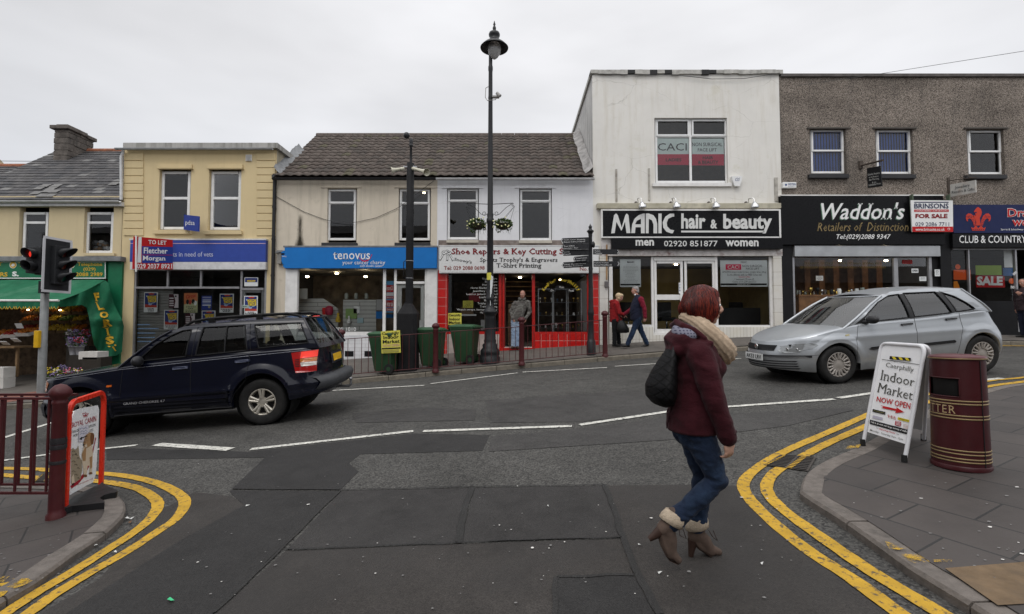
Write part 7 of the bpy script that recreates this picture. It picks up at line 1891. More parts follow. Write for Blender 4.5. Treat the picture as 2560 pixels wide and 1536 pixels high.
# ---- dark blue estate off-roader
def star5(mb,cen,Mx,ri,w):
 for k in range(5):
  for d in (-.16,.16):
   a = 2 * math.pi * k / 5 + .3
   p0 = Vector((ri * .26 * math.cos(a + d * 1.2),ri * .26 * math.sin(a + d * 1.2),w * .80)); p1 = Vector((ri * .93 * math.cos(a + d),ri * .93 * math.sin(a + d),w * .86))
   mb.tube([cen + Mx @ p0,cen + Mx @ p1],[.020,.026],6)
  a = 2 * math.pi * k / 5 + .3 + math.pi / 5; mb.cyl(cen + Mx @ Vector((ri * .3 * math.cos(a),ri * .3 * math.sin(a),w * .6)),cen + Mx @ Vector((ri * .3 * math.cos(a),ri * .3 * math.sin(a),w * .9)),.02,n=8)
navy = pnt("navy_car_paint",(.0021,.0032,.0100),rough=.2,dirt=(.009,.0085,.0085))
J = Car(dict(L=4.61,W=1.80,cf=(.62,2.5),cr=(.42,3.2),taper=[(0,.97),(.9,.99),(2.2,1),(3.6,.99),(4.61,.965)],wz=[(.2,.95),(.42,.995),(.62,1.0),(.78,.992),(.95,.975),(1.12,.945),(1.2,.93)],folds=[(.56,.66,.016),(.42,.52,.008)],
 arches=[(.86,.40,.44),(3.56,.40,.44)],flare=.035,fz=[(.2,.10),(.4,.0),(.55,-.02),(.75,.03),(.95,.06),(1.05,.10)],rz=[(.2,.16),(.35,.03),(.5,-.02),(.68,-.01),(.72,.07),(.95,.07),(1.15,.10),(1.3,.13)],
 sill=[(0,.36),(.5,.30),(1.2,.33),(3.2,.33),(3.9,.36),(4.3,.42),(4.61,.48)],belt=[(0,.93),(.35,.985),(.9,1.035),(1.45,1.085),(1.8,1.11),(3.0,1.15),(4.2,1.185),(4.61,1.17)],zroof=1.70,tumble=.20,bow=.012,tailin=.30,
 cowl=1.42,crown=[(0,.0),(.3,.03),(1.0,.055),(1.45,.06)],front_edge=[(1.42,1.075),(1.60,1.22),(1.80,1.38),(2.00,1.52),(2.16,1.605)],roof_edge=[(2.16,1.605),(2.32,1.66),(2.6,1.69),(3.2,1.70),(3.8,1.695),(4.22,1.675)],
 rear_edge=[(4.22,1.675),(4.32,1.50),(4.42,1.32),(4.50,1.17)],rear_split=6,roof_crown=.045,screen_bow=.16,rear_bow=.05,body_pillar=True,seats=(2.15,2.98),track=1.52,wheel_r=.372,rim_r=.215,spokes=star5,
 windows=[[(1.70,1.165),(2.43,1.185),(2.47,1.61),(2.33,1.60),(2.16,1.53),(1.95,1.40)],[(2.58,1.19),(3.37,1.215),(3.30,1.62),(2.65,1.63)],[(3.55,1.235),(4.32,1.265),(4.18,1.60),(3.45,1.615)]],
 paint=navy,glass=glass("car_glass_grey",(.46,.49,.48),1.5),trim=M("grey_trim",(.035,.036,.038),.8),rim_mat=M("alloy_warm",(.50,.47,.41),.35,.6)))
jeep = thing("parked_car","dark navy off-road estate car with roof rails and its brake lights on","car",(0,0,0),"cars on the road")
J.build(jeep)
B = lambda mb,name,mat,par=jeep,**k: mb.build(name,mat,par,local=True,**k)
mb = MB()
for x0,z0,x1,z1 in ((1.42,.40,1.50,1.06),(2.50,.36,2.52,1.15),(3.36,.75,3.42,1.17)): J.seam(mb,[(x0,z0),(x1,z1)],.004)
J.seam(mb,[(3.36,.75),(3.18,.55),(3.10,.36)],.004); J.seam(mb,[(2.52,1.18),(2.56,1.64)],.004,cab=True); J.seam(mb,[(3.42,1.2),(3.38,1.64)],.004,cab=True); J.seam(mb,[(1.36,.34),(3.12,.34)],.012)
J.seam(mb,[(3.02,1.21),(3.02,1.62)],.012,cab=True)
B(mb,"door_seam",K_)
for s in (-1,1):
 mb = MB(); J.seam(mb,[(.28,.955),(.9,1.005),(1.45,1.055),(2.5,1.095),(3.4,1.125),(4.35,1.15)],.003,s)
 B(mb,"pinstripe",M("pinstripe_silver",(.35,.36,.40),.3,.5))
mb = MB()
for s in (-1,1):
 mb = MB(); J.patch(mb,[(1.34,.565),(3.08,.565),(3.10,.60),(3.02,.635),(1.36,.635)],.014,0,s,thick=.014); J.patch(mb,[(1.34,.38),(3.08,.38),(3.08,.55),(1.34,.55)],.008,0,s,thick=.008)
 B(mb,"side_moulding",navy)
mb = MB(); J.patch(mb,[(1.44,.505),(2.0,.52),(2.0,.545),(1.44,.535)],.014)
vs2,fs = glyphs("GRAND CHEROKEE 4.7",.0); mb = MB(); mb.add([J.P(J.inv(1.50 + u * .62,.505 + v * .035),.505 + v * .035,-1,.012) for u,v in vs2],fs); B(mb,"badge",M("badge_silver",(.42,.42,.43),.35,.5))
for x,z in ((2.28,1.02),(3.22,1.055)):
 mb = MB(); J.patch(mb,[(x - .03,z - .025),(x + .20,z - .02),(x + .20,z + .02),(x - .03,z + .018)],.02,thick=.02); B(mb,"door_handle",M("handle_navy",(.03,.035,.06),.2,.3),bevel=.006)
for s in (-1,1):
 mb = MB(); pts = [(2.32,1.665),(2.45,1.735),(2.7,1.765),(3.4,1.775),(3.95,1.765),(4.12,1.72),(4.18,1.675)]
 mb.tube([Vector((x,s * (J.ys(min(x,4.2),1.66) - .06),z)) for x,z in pts],[.02,.024,.024,.024,.024,.024,.018],8)
 for x in (2.75,3.5): mb.box(x - .05,x + .05,s * (J.ys(x,1.66) - .06) - .02,s * (J.ys(x,1.66) - .06) + .02,1.67,1.765)
 B(mb,"roof_rail",m_black,bevel=.004)
mb = MB()
for x in (2.95,3.75): mb.box(x - .03,x + .03,-.58,.58,1.765,1.79)
B(mb,"cross_bar",m_black,bevel=.004)
mirror_mat = M("mirror_black",(.016,.016,.018),.45)
for s in (-1,1):
 mb = MB(); y = J.ys(1.72,1.15); mb.ball((1.78,s * (y + .12),1.17),(.07,.11,.085),14,9); mb.tube([(1.70,s * (y - .02),1.12),(1.76,s * (y + .08),1.13)],.03,8); B(mb,"wing_mirror",mirror_mat)
mb = MB(); J.patch(mb,[(.10,.80),(.30,.79),(.36,.92),(.24,.955),(.14,.94)],.008,0,thick=.01); B(mb,"indicator_lamp",M("amber_lamp",(.42,.13,.03),.15,coat=1))
mb = MB(); J.patch(mb,[(1.265,.80),(1.335,.80),(1.335,.83),(1.265,.83)],.008,0,thick=.01); B(mb,"indicator_lamp",M("amber_repeater",(.5,.10,.01),.15,coat=1))
for s in (-1,1):
 mb = MB(); J.end_patch(mb,[(s * .80,.83),(s * .44,.80),(s * .44,.93),(s * .76,.95)],False,.01); B(mb,"headlamp",M("lamp_clear",(.45,.46,.47),.08,.2,coat=1))
mb = MB()
for k in range(7): y = -.30 + k * .10; J.end_patch(mb,[(y - .03,.72),(y + .03,.72),(y + .03,.90),(y - .03,.90)],False,.012)
B(mb,"grille",K_)
mb = MB(); mb.grid([[J.end_pt(y,z,False,o) for y in [-.86 + .086 * k for k in range(21)]] for z,o in ((.36,.01),(.40,.03),(.55,.035),(.60,.01))]); B(mb,"front_bumper",M("bumper_dark",(.012,.013,.018),.5))
m_tail = {"r": M("tail_red",(.34,.006,.006),.12,coat=1),"a": M("tail_amber",(.42,.13,.015),.12,coat=1),"w": M("tail_white",(.5,.46,.42),.12,coat=1),"on": emitter("brake_lit",(.5,.015,.01),(1,.05,.02),.55)}
for s in (-1,1):
 def lampq(pts,mi,mb,off=.012): J.patch(mb,pts,off,mi,s,thick=.014)
 mb = MB(); lampq([(4.12,.80),(4.42,.80),(4.44,1.145),(4.06,1.125)],0,mb); tl_ = B(mb,"tail_lamp",m_tail["r"])
 mb = MB(); lampq([(4.20,1.03),(4.435,1.035),(4.44,1.135),(4.22,1.13)],0,mb,.018); B(mb,"brake_lens",m_tail["on"],tl_)
 mb = MB(); lampq([(4.20,.965),(4.43,.965),(4.435,1.025),(4.20,1.02)],0,mb,.018); B(mb,"amber_lens",m_tail["a"],tl_)
 mb = MB(); lampq([(4.21,.90),(4.425,.90),(4.43,.96),(4.20,.96)],0,mb,.018); B(mb,"white_lens",m_tail["w"],tl_)
 mb = MB()
 for k in range(5): lampq([(4.12,.90 + k * .027),(4.185,.90 + k * .027),(4.185,.91 + k * .027),(4.12,.91 + k * .027)],0,mb,.017)
 B(mb,"vent",K_,tl_)
mb = MB(); mb.box(4.20,4.27,-.10,.10,1.672,1.70); B(mb,"high_brake_lamp",m_tail["on"],bevel=.008)
mb = MB(); J.end_patch(mb,[(-.33,.86),(.33,.86),(.33,1.06),(-.33,1.06)],True,.012); B(mb,"plate_recess",M("plate_recess",(.01,.011,.02),.5))
mb = MB(); J.end_patch(mb,[(-.26,.90),(.26,.90),(.26,1.02),(-.26,1.02)],True,.02); np_ = B(mb,"number_plate",flat("plate_yellow",(.62,.36,.02)))
mb = MB(); rows = []
for z,o in ((.50,.0),(.52,.05),(.62,.085),(.69,.085),(.715,.02)): rows.append([J.end_pt(y,z,True,o) for y in [-.86 + .043 * k for k in range(41)]])
mb.grid(rows); B(mb,"rear_bumper",M("bumper_grey",(.05,.052,.056),.6))
mb = MB(); mb.tube([(4.45,0,.42),(4.72,0,.40),(4.76,0,.44),(4.76,0,.50)],.022,8); mb.ball((4.76,0,.53),.03,12,8); mb.box(4.3,4.5,-.4,.4,.38,.46); B(mb,"tow_ball",M("tow_steel",(.25,.25,.26),.35,.7))
mb = MB(); mb.tube([(4.30,-.45,1.44),(4.36,-.1,1.40),(4.40,.35,1.28)],.008,5); B(mb,"rear_wiper",K_)
jy = R(4.5); fx_,fy_ = -6.60,7.55
def put(root,car,hub_px,Ynear,yaw):
 xa = car.arches[0][0]; X = (hub_px - 1280) / FPX * Ynear * 1.0
 wx,wy = X,Ynear
 ox = wx - (math.cos(yaw) * xa + math.sin(yaw) * (car.W / 2)); oy = wy - (math.sin(yaw) * xa - math.cos(yaw) * (car.W / 2))
 place(root,ox,oy,yaw)
put(jeep,J,217,7.72,jy)
# ---- silver hatchback
def hubcap(mb,cen,Mx,ri,w):
 mb.lathe(cen,[(ri * .60,w * .84),(ri * .34,w * .80),(ri * .2,w * .9),(0,w * .9)],30,M=Mx,caps=False)
 for k in range(9):
  a = 2 * math.pi * k / 9
  for d in (-.17,.17): mb.tube([cen + Mx @ Vector((ri * .48 * math.cos(a + d * .7),ri * .48 * math.sin(a + d * .7),w * .80)),cen + Mx @ Vector((ri * .95 * math.cos(a + d),ri * .95 * math.sin(a + d),w * .88))],[.018,.020],5)
silver = pnt("silver_car_paint",(.37,.39,.41),metal=.5,rough=.3,dirt=(.16,.145,.125))
S_ = Car(dict(L=4.24,W=1.74,cf=(.95,2.25),cr=(.60,2.6),taper=[(0,.95),(.9,.99),(2.0,1),(3.4,.985),(4.24,.95)],wz=[(.15,.92),(.35,.985),(.55,1.0),(.72,.992),(.86,.965),(.95,.945),(1.1,.93)],folds=[(.70,.80,.006)],
 arches=[(.92,.315,.365),(3.52,.315,.365)],flare=.022,fz=[(.15,.12),(.25,.02),(.42,-.02),(.55,.0),(.68,.07),(.8,.15),(.95,.25)],rz=[(.15,.14),(.3,.02),(.5,-.02),(.62,.0),(.75,.10),(.9,.20),(1.05,.28)],
 sill=[(0,.26),(.5,.20),(1.3,.20),(3.1,.21),(3.9,.28),(4.24,.34)],belt=[(0,.70),(.25,.765),(.6,.835),(1.0,.90),(1.30,.945),(1.7,.965),(2.6,.985),(3.3,1.02),(3.8,1.03),(4.24,.96)],zroof=1.50,tumble=.23,bow=.02,tailin=.5,
 cowl=1.06,crown=[(0,.0),(.3,.035),(.8,.06),(1.2,.06)],front_edge=[(1.06,.90),(1.35,1.08),(1.65,1.27),(1.92,1.405)],roof_edge=[(1.92,1.405),(2.15,1.46),(2.5,1.49),(2.9,1.487),(3.25,1.463),(3.45,1.435)],
 rear_edge=[(3.45,1.435),(3.55,1.30),(3.69,1.155),(3.80,1.02)],rear_split=6,roof_crown=.045,screen_bow=.24,rear_bow=.03,body_pillar=True,seats=(1.95,2.75),track=1.50,wheel_r=.316,rim_r=.205,spokes=hubcap,
 windows=[[(1.38,.985),(2.27,1.015),(2.25,1.415),(2.05,1.40),(1.80,1.30),(1.55,1.13)],[(2.36,1.02),(3.06,1.045),(2.93,1.415),(2.34,1.425)],[(3.14,1.055),(3.50,1.085),(3.38,1.20),(3.22,1.32),(3.04,1.40)]],
 paint=silver,glass=glass("car_glass_green",(.50,.56,.53),2.1),trim=M("grey_trim2",(.06,.062,.065),.8),rim_mat=M("hubcap_grey",(.30,.275,.25),.5,.25)))
fiat = thing("parked_car","silver five-door hatchback with black door handles and a white number plate","car",(0,0,0),"cars on the road")
S_.build(fiat)
B = lambda mb,name,mat,par=fiat,**k: mb.build(name,mat,par,local=True,**k)
mb = MB()
for p in ([(1.22,.30),(1.24,.70),(1.32,.95)],[(2.30,.28),(2.33,.70),(2.34,1.0)],[(3.02,.30),(3.10,.55),(3.18,.78),(3.17,1.04)],[(.30,.475),(.60,.50)]): S_.seam(mb,p,.0032)
S_.seam(mb,[(3.17,1.06),(3.02,1.43)],.0032,cab=True)
B(mb,"door_seam",M("seam_dark",(.05,.05,.05),.7))
mb = MB()
for p in ([(2.275,1.0),(2.355,1.005),(2.335,1.42),(2.255,1.415)],[(3.07,1.04),(3.13,1.05),(3.035,1.40),(2.94,1.415)],[(1.26,.955),(1.38,.985),(1.50,1.10)]): S_.patch(mb,p,.006,0,-1,True); S_.patch(mb,p,.006,0,1,True)
B(mb,"black_pillar",M("satin_black",(.014,.014,.015),.35))
for (a,b) in ((1.45,2.24),(2.40,3.02)):
 mb = MB(); S_.patch(mb,[(a,.545),(a + .06,.525),(b - .02,.545),(b,.565),(b - .03,.59),(a + .05,.575)],.016,thick=.016); B(mb,"side_moulding",M("satin_black",(.014,.014,.015),.35))
for x,z in ((2.08,.91),(2.90,.945)):
 mb = MB(); S_.patch(mb,[(x,z - .022),(x + .20,z - .012),(x + .20,z + .016),(x,z + .012)],.024,thick=.024); B(mb,"door_handle",M("satin_black",(.014,.014,.015),.35),bevel=.006)
for s in (-1,1):
 mb = MB(); y = S_.ys(1.45,1.0); mb.ball((1.50,s * (y + .12),1.03),(.075,.115,.07),14,9); mb.tube([(1.42,s * (y - .03),.985),(1.48,s * (y + .06),1.0)],.035,8); B(mb,"wing_mirror",mirror_mat)
m_clear = M("lamp_clear",(.45,.46,.47),.08,.2,coat=1)
for s in (-1,1):
 mb = MB(); S_.patch(mb,[(.20,.545),(.52,.60),(.60,.66),(.56,.70),(.34,.685),(.16,.645)],.007,0,s,thick=.01)
 S_.end_patch(mb,[(s * .70,.548),(s * .50,.535),(s * .46,.575),(s * .50,.645),(s * .66,.655),(s * .74,.64)],False,.010); hl = B(mb,"headlamp",M("lamp_grey",(.22,.23,.235),.1,.3,coat=1))
 for y,r in ((.57,.05),(.67,.04)):
  mb = MB(); p = S_.end_pt(s * y,.597,False,.012); mb.ball(p,(.008,r * .8,r * .6),14,9); B(mb,"reflector",chrome,hl)
mb = MB(); S_.end_patch(mb,[(-.40,.565),(.40,.565),(.42,.66),(-.42,.66)],False,.008); gr = B(mb,"grille",K_)
mb = MB()
for k in range(4): S_.end_patch(mb,[(-.40,.58 + k * .022),(.40,.58 + k * .022),(.40,.584 + k * .022),(-.40,.584 + k * .022)],False,.014)
B(mb,"grille_bar",m_black,gr)
mb = MB(); p = S_.end_pt(0,.615,False,.018); Mx = Matrix.Rotation(R(-90),3,'Y'); mb.lathe(p,[(.05,0),(.05,.006),(.042,.010),(0,.010)],20,M=Mx); B(mb,"badge",chrome,gr)
mb = MB(); S_.end_patch(mb,[(-.80,.455),(.80,.455),(.80,.495),(-.80,.495)],False,.016); B(mb,"bumper_strip",M("satin_black",(.014,.014,.015),.35))
mb = MB()
for k in range(4): z = .255 + k * .042; S_.end_patch(mb,[(-.66,z),(.66,z),(.68,z + .018),(-.68,z + .018)],False,.008)
B(mb,"air_intake",K_)
mb = MB(); P = [S_.end_pt(y,z,False,.0) for z in (.425,) for y in (0,)]; xp = P[0].x - .03; mb.box(xp,xp + .012,-.265,.265,.39,.50); pl = B(mb,"number_plate",flat("plate_white",(.60,.61,.60)))
mb = MB(); vs2,fs = glyphs("AK53 LRV",.02); mb.add([(xp - .002,.235 - .47 * u,.408 + .075 * v) for u,v in vs2],fs); B(mb,"lettering",K_,pl)
mb = MB(); S_.patch(mb,[(1.06,.785),(1.13,.79),(1.13,.81),(1.06,.805)],.008,thick=.01); B(mb,"indicator_lamp",M("repeater_clear",(.40,.34,.16),.15))
for s in (-1,1):
 mb = MB(); S_.patch(mb,[(4.08,.74),(4.19,.70),(4.16,.86),(4.03,1.0),(3.94,1.0)],.008,0,s,thick=.012); tl_ = B(mb,"tail_lamp",m_tail["r"])
 mb = MB(); S_.patch(mb,[(4.04,.84),(4.15,.82),(4.13,.90),(4.01,.92)],.014,0,s); B(mb,"white_lens",m_tail["w"],tl_)
mb = MB()
for y0,y1 in ((-.55,.10),(.0,.62)): mb.tube([(1.03 - .24 * (1 - (y0 / .75) ** 2) + .05,y0,.925),(1.10 - .24 * (1 - (y1 / .75) ** 2) + .06,y1,.955)],.009,5)
B(mb,"wiper",K_)
put(fiat,S_,2098,8.2,R(4.4))
# ------------------------------------------------------------------ people
from mathutils import noise as mn
def fuse(mb,name,mats,parent,voxel,pick=None,smooth=2,wr=0,hz_=16):
 """one continuous skin over overlapping forms"""
 me = bpy.data.meshes.new(name); me.from_pydata(mb.v,[],mb.f)
 b = bmesh.new(); b.from_mesh(me); bmesh.ops.remove_doubles(b,verts=b.verts,dist=1e-5); bmesh.ops.recalc_face_normals(b,faces=b.faces); b.to_mesh(me); b.free()
 o = bpy.data.objects.new(name,me); COL.objects.link(o)
 md = o.modifiers.new("skin",'REMESH'); md.mode = 'VOXEL'; md.voxel_size = voxel
 bpy.context.view_layer.update()
 m2 = bpy.data.meshes.new_from_object(o.evaluated_get(bpy.context.evaluated_depsgraph_get()))
 bpy.data.objects.remove(o); bpy.data.meshes.remove(me)
 b = bmesh.new(); b.from_mesh(m2)
 for _ in range(smooth): bmesh.ops.smooth_vert(b,verts=b.verts,factor=.5,use_axis_x=True,use_axis_y=True,use_axis_z=True)
 if wr:
  b.normal_update()
  D = [(v,v.normal * wr * (1.4 * (1 - abs(mn.noise(Vector((v.co.x * hz_ * .7 + v.co.z * 5,v.co.y * hz_ * .5,v.co.z * hz_)))) * 2.2) - .9 + .7 * mn.noise(v.co * hz_ * 2.3))) for v in b.verts]
  for v,d in D: v.co += d
 b.to_mesh(m2); b.free()
 m2.materials.clear()
 for m in (mats if isinstance(mats,(list,tuple)) else [mats]): m2.materials.append(m)
 for p in m2.polygons:
  p.use_smooth = True
  p.material_index = pick(p.center) if pick else 0
 r = bpy.data.objects.new(name,m2); COL.objects.link(r); r.parent = parent; m2.name = name
 return r
def limb(mb,pts,rad):
 pts = [Vector(p) for p in pts]; mb.tube(pts,rad,14)
 for p,r in zip(pts,rad): mb.ball(p,r * .995,14,10)
def rings(mb,sec,n=20):
 """sec: (z, x centre, half depth, half width)"""
 mb.grid([[(xc + rx * math.cos(2 * math.pi * k / n),yc + ry * math.sin(2 * math.pi * k / n) ,z) for k in range(n)] for z,xc,rx,ry,yc in [(*q,0)[:5] if len(q) == 4 else q for q in sec]],0,True,True)
 for q in (sec[0],sec[-1]):
  z,xc,rx,ry = q[:4]; yc = q[4] if len(q) > 4 else 0
  mb.poly([(xc + rx * math.cos(2 * math.pi * k / n),yc + ry * math.sin(2 * math.pi * k / n),z) for k in range(n)])
def hand(mb,w,d,n,s=1,curl=.5):
 """wrist, direction of the fingers, back-of-hand normal"""
 w,d,n = Vector(w),Vector(d).normalized(),Vector(n).normalized(); l = d.cross(n).normalized()
 M3 = Matrix((d,l,n)).transposed(); mb.ball(w + d * .045 * s,(.05 * s,.040 * s,.018 * s),14,10,M=M3)
 for k,L in enumerate((.066,.074,.069,.054)):
  p = w + d * .078 * s + l * (-.029 + .019 * k) * s; pts = [p]; a = 0
  for q in (.42,.33,.25): a += curl * .75; pts.append(pts[-1] + (d * math.cos(a) - n * math.sin(a)) * L * s * q)
  limb(mb,pts,[.0098 * s,.009 * s,.0082 * s,.0072 * s])
 p = w + d * .03 * s - l * .034 * s; q = p + (d * .6 - l * .5 - n * .35).normalized() * .034 * s; limb(mb,[p,q,q + (d * .9 - n * .45).normalized() * .03 * s],[.012 * s,.0105 * s,.009 * s])
def head(mb,c,f,up=(0,0,1),s=1):
 """c centre of the skull, f the way the face looks"""
 f = Vector(f).normalized(); up = Vector(up); l = up.cross(f).normalized(); up = f.cross(l); M3 = Matrix((f,l,up)).transposed()
 P = lambda a,b,z: Vector(c) + M3 @ Vector((a * s,b * s,z * s)); E = lambda p,r: mb.ball(p,tuple(x * s for x in r),18,12,M=M3)
 E(P(0,0,.015),(.096,.075,.098)); E(P(.028,0,-.055),(.064,.060,.068)); E(P(.055,0,-.098),(.028,.030,.022)); E(P(.068,0,.028),(.024,.052,.018))
 limb(mb,[P(.088,0,.012),P(.106,0,-.022),P(.100,0,-.034)],[.010 * s,.0145 * s,.013 * s])
 for b in (-1,1):
  E(P(.060,b * .036,-.022),(.024,.024,.022)); E(P(.0,b * .076,-.012),(.020,.011,.031)); E(P(.097,b * .011,-.034),(.011,.010,.008))
 E(P(.084,0,-.062),(.013,.024,.0075)); E(P(.081,0,-.074),(.013,.021,.0075))
 return P,M3
def eyes(mb,P,s=1):
 for b in (-1,1): mb.ball(P(.080,b * .032,.002),(.011 * s,) * 3,10,8,0); mb.ball(P(.0885,b * .032,.002),(.0045 * s,) * 3,8,6,1)
m_skin = M("skin",(.47,.275,.20),.5,var=.08,scale=20,spec=.35); m_skin2 = M("skin_ruddy",(.44,.225,.165),.5,var=.12,scale=20,spec=.35)
m_eye = [flat("eye_white",(.7,.68,.65),.2),flat("eye_dark",(.02,.015,.01),.2)]
def cloth(name,col,var=.15,scale=9,weave=220,fold=.5,sheen=.04,rough=.9,col2=None,grid=None,streak=None):
 t = NT(name); c = t.coord(); colr = t.scale(col,t.rng(t.noise(c,scale,5,.6),.3,.7,1 - var,1 + var))
 if col2: colr = t.mix(t.rng(t.noise(t.coord((1,1,.5)),7,4),.42,.68,0,.8),colr,col2)
 if grid:
  b_ = t.n("ShaderNodeTexBrick"); b_.offset = 0
  for k,v in (("Scale",1),("Brick Width",grid[0]),("Row Height",grid[1]),("Mortar Size",grid[2])): b_.inputs[k].default_value = v
  b_.inputs["Color1"].default_value = (*grid[3],1); b_.inputs["Color2"].default_value = (*grid[4],1); b_.inputs["Mortar"].default_value = (*grid[5],1)
  t.l(t.coord(plane="XZ"),b_.inputs[0]); colr = t.mix(.85,colr,b_.outputs[0])
 if streak: colr = t.mix(t.rng(t.noise(t.coord(streak[0]),streak[1],5,.7),.35,.68,0,1),colr,streak[2])
 h = t.math('ADD',t.math('MULTIPLY',t.noise(c,weave,2),.12),t.math('MULTIPLY',t.noise(t.coord((1,1,1.6)),11,4,.6,1.2),fold))
 return t.bsdf(colr,rough,spec=.2,sheen=sheen,normal=t.bump(h,.6,.02))
m_denim = cloth("blue_denim",(.009,.017,.038),col2=(.022,.042,.080),fold=.8)
m_coat = cloth("maroon_wool",(.036,.0042,.0078),var=.2,weave=300,fold=.6,sheen=.05)
wp = ground(1745,1397); W0 = Vector((wp.x * (1 - .06 / wp.y),wp.y - .06,0)); W0.z = gz(W0.x,W0.y) + .004
wm = thing("person","woman with a red bob, cream knitted scarf and maroon coat crossing the road","person",W0)
mb = MB(); P_,M3 = head(mb,(.066,0,1.600),(1,-.08,-.10))
limb(mb,[(.0,0,1.36),(.03,0,1.48),(.05,0,1.56)],[.06,.052,.054])
rings(mb,[(.86,-.02,.10,.15),(1.0,.0,.105,.14),(1.2,.0,.11,.15),(1.33,.0,.09,.15),(1.38,.0,.05,.09)])
RA = [(-.03,-.172,1.30),(.03,-.222,1.03),(.108,-.205,.815)]; LA = [(.02,.172,1.30),(.0,.212,1.04),(.04,.20,.80)]
for A_ in (RA,LA): limb(mb,A_,[.05,.04,.028])
hand(mb,(.112,-.203,.80),(.10,.08,-1),(.45,-.9,0),.98,.75); hand(mb,(.04,.20,.79),(.1,-.05,-1),(.2,.97,0),.95,.6)
RL = [(-.04,-.085,.88),(.022,-.09,.71),(.088,-.09,.535),(-.035,-.09,.415),(-.170,-.09,.300)]; LL = [(-.005,.085,.88),(.03,.085,.70),(.072,.085,.51),(.052,.085,.36),(.026,.085,.215)]
for L_ in (RL,LL): limb(mb,L_,[.085,.07,.05,.045,.035])
fuse(mb,"body",[m_skin,M("lips",(.42,.13,.11),.4)],wm,.0055,lambda c: 1 if (Vector(c) - P_(.092,0,-.068)).length < .016 else 0,2)
mb = MB(); eyes(mb,P_); mb.build("eyes",m_eye,wm,local=True)
mb = MB()
for L_ in (RL,LL): limb(mb,L_,[.098,.086,.069,.062,.053]); e_ = Vector(L_[-1]); d = (e_ - Vector(L_[-2])).normalized(); limb(mb,[e_ - d * .05,e_ - d * .035,e_ + d * .02],[.060,.063,.059])
mb.ball((-.035,0,.83),(.105,.15,.09),20,14); mb.ball((-.060,-.055,.79),(.072,.075,.08),14,10); mb.ball((-.060,.055,.79),(.072,.075,.08),14,10)
fuse(mb,"jeans",m_denim,wm,.0075,None,2,.0042,15)
mb = MB(); rings(mb,[(.812,-.026,.140,.188),(.822,-.026,.149,.198),(.90,-.024,.150,.198),(1.0,-.008,.142,.18),(1.08,.0,.140,.170),(1.18,.008,.152,.182),(1.27,.008,.150,.196),(1.335,.0,.125,.185),(1.385,.005,.095,.135),(1.43,.02,.075,.09)])
mb.ball((.085,-.075,1.21),(.075,.075,.075),14,10); mb.ball((.085,.075,1.21),(.075,.075,.075),14,10)
for A_,sg in ((RA,-1),(LA,1)):
 a0,a1,a2 = (Vector(q) for q in A_); limb(mb,[a0 + Vector((0,-sg * .02,.0)),a0.lerp(a1,.35),a1,a1.lerp(a2,.6),a2 + (a2 - a1).normalized() * .0],[.082,.076,.065,.058,.054])
mb.ball((-.085,0,1.375),(.100,.165,.085),20,14,M=Matrix.Rotation(R(-18),3,'Y')); mb.ball((-.12,-.02,1.32),(.065,.13,.06),16,10); mb.ball((0,0,1.42),(.10,.12,.07),18,12)
up_ = [(-.105,.10,1.47),(-.115,0,1.49),(-.10,-.08,1.465),(-.05,-.13,1.435),(.0,-.165,1.39)]; limb(mb,up_,[.020,.024,.024,.022,.018])
lo_ = [(.03,-.175,1.360),(-.01,-.180,1.345),(-.09,-.150,1.335),(-.155,-.08,1.36),(-.175,0,1.385)]; limb(mb,lo_,[.022,.022,.022,.024,.024])
fuse(mb,"coat",m_coat,wm,.0075,None,3,.0042,10)
mb = MB(); mb.tube([(.09,-.258,.835),(.135,-.245,.842),(.16,-.20,.85)],.006,5); mb.tube([(.06,-.235,.90),(.095,-.262,.893)],.009,6); mb.tube([(-.16,-.02,1.28),(-.135,-.02,1.05),(-.19,-.02,.83)],.003,4); mb.tube([(.0,-.205,.95),(.085,-.185,.97)],.005,5); mb.build("seam",M("coat_seam",(.020,.003,.005),.9),wm,local=True)
mb = MB(); mb.ball((-.075,-.055,1.430),(.082,.112,.052),18,12,M=Matrix.Rotation(R(-14),3,'Y') @ Matrix.Rotation(R(20),3,'X')); fuse(mb,"hood_lining",cloth("check_lining",(.05,.05,.08),fold=.2,grid=(.017,.017,.005,(.030,.030,.060),(.035,.035,.068),(.20,.20,.25))),wm,.01)
mb = MB(); n = 90; cc = Vector((.070,0,1.400)); e1 = Vector((.125,0,-.125)); e2 = Vector((0,.124,0)); nn = e1.cross(e2).normalized(); rows = []
for i in range(n):
 a = 2 * math.pi * i / n; ctr = cc + e1 * math.cos(a) + e2 * math.sin(a); out_ = (ctr - cc).normalized(); r = []
 fat = .92 + .18 * math.cos(a)
 for k in range(30):
  b = 2 * math.pi * k / 30; q = (.052 + .0065 * math.sin(b * 11 + .5 * math.sin(a * 9)) + .002 * math.sin(a * 33)) * fat; r.append(ctr + out_ * q * math.cos(b) * .8 + nn * q * math.sin(b) * 1.1)
 rows.append(r)
mb.grid(rows + rows[:1],0,True,True); mb.build("scarf",cloth("cream_knit",(.46,.355,.255),var=.2,scale=40,weave=150,fold=.25,col2=(.36,.27,.19)),wm,local=True)
mb = MB(); H_ = lambda c,r,M=None: mb.ball(c,r,20,14,M=M)
H_((.042,0,1.622),(.114,.104,.104)); H_((-.012,0,1.585),(.072,.092,.088)); H_((.085,0,1.655),(.066,.088,.056)); H_((.042,0,1.600),(.112,.106,.085))
for s_ in (-1,1): H_((.035,s_ * .080,1.575),(.095,.036,.092),Matrix.Rotation(R(22),3,'Y')); H_((.074,s_ * .068,1.555),(.038,.026,.085),Matrix.Rotation(R(4),3,'Y')); H_((-.0,s_ * .066,1.575),(.078,.042,.075))
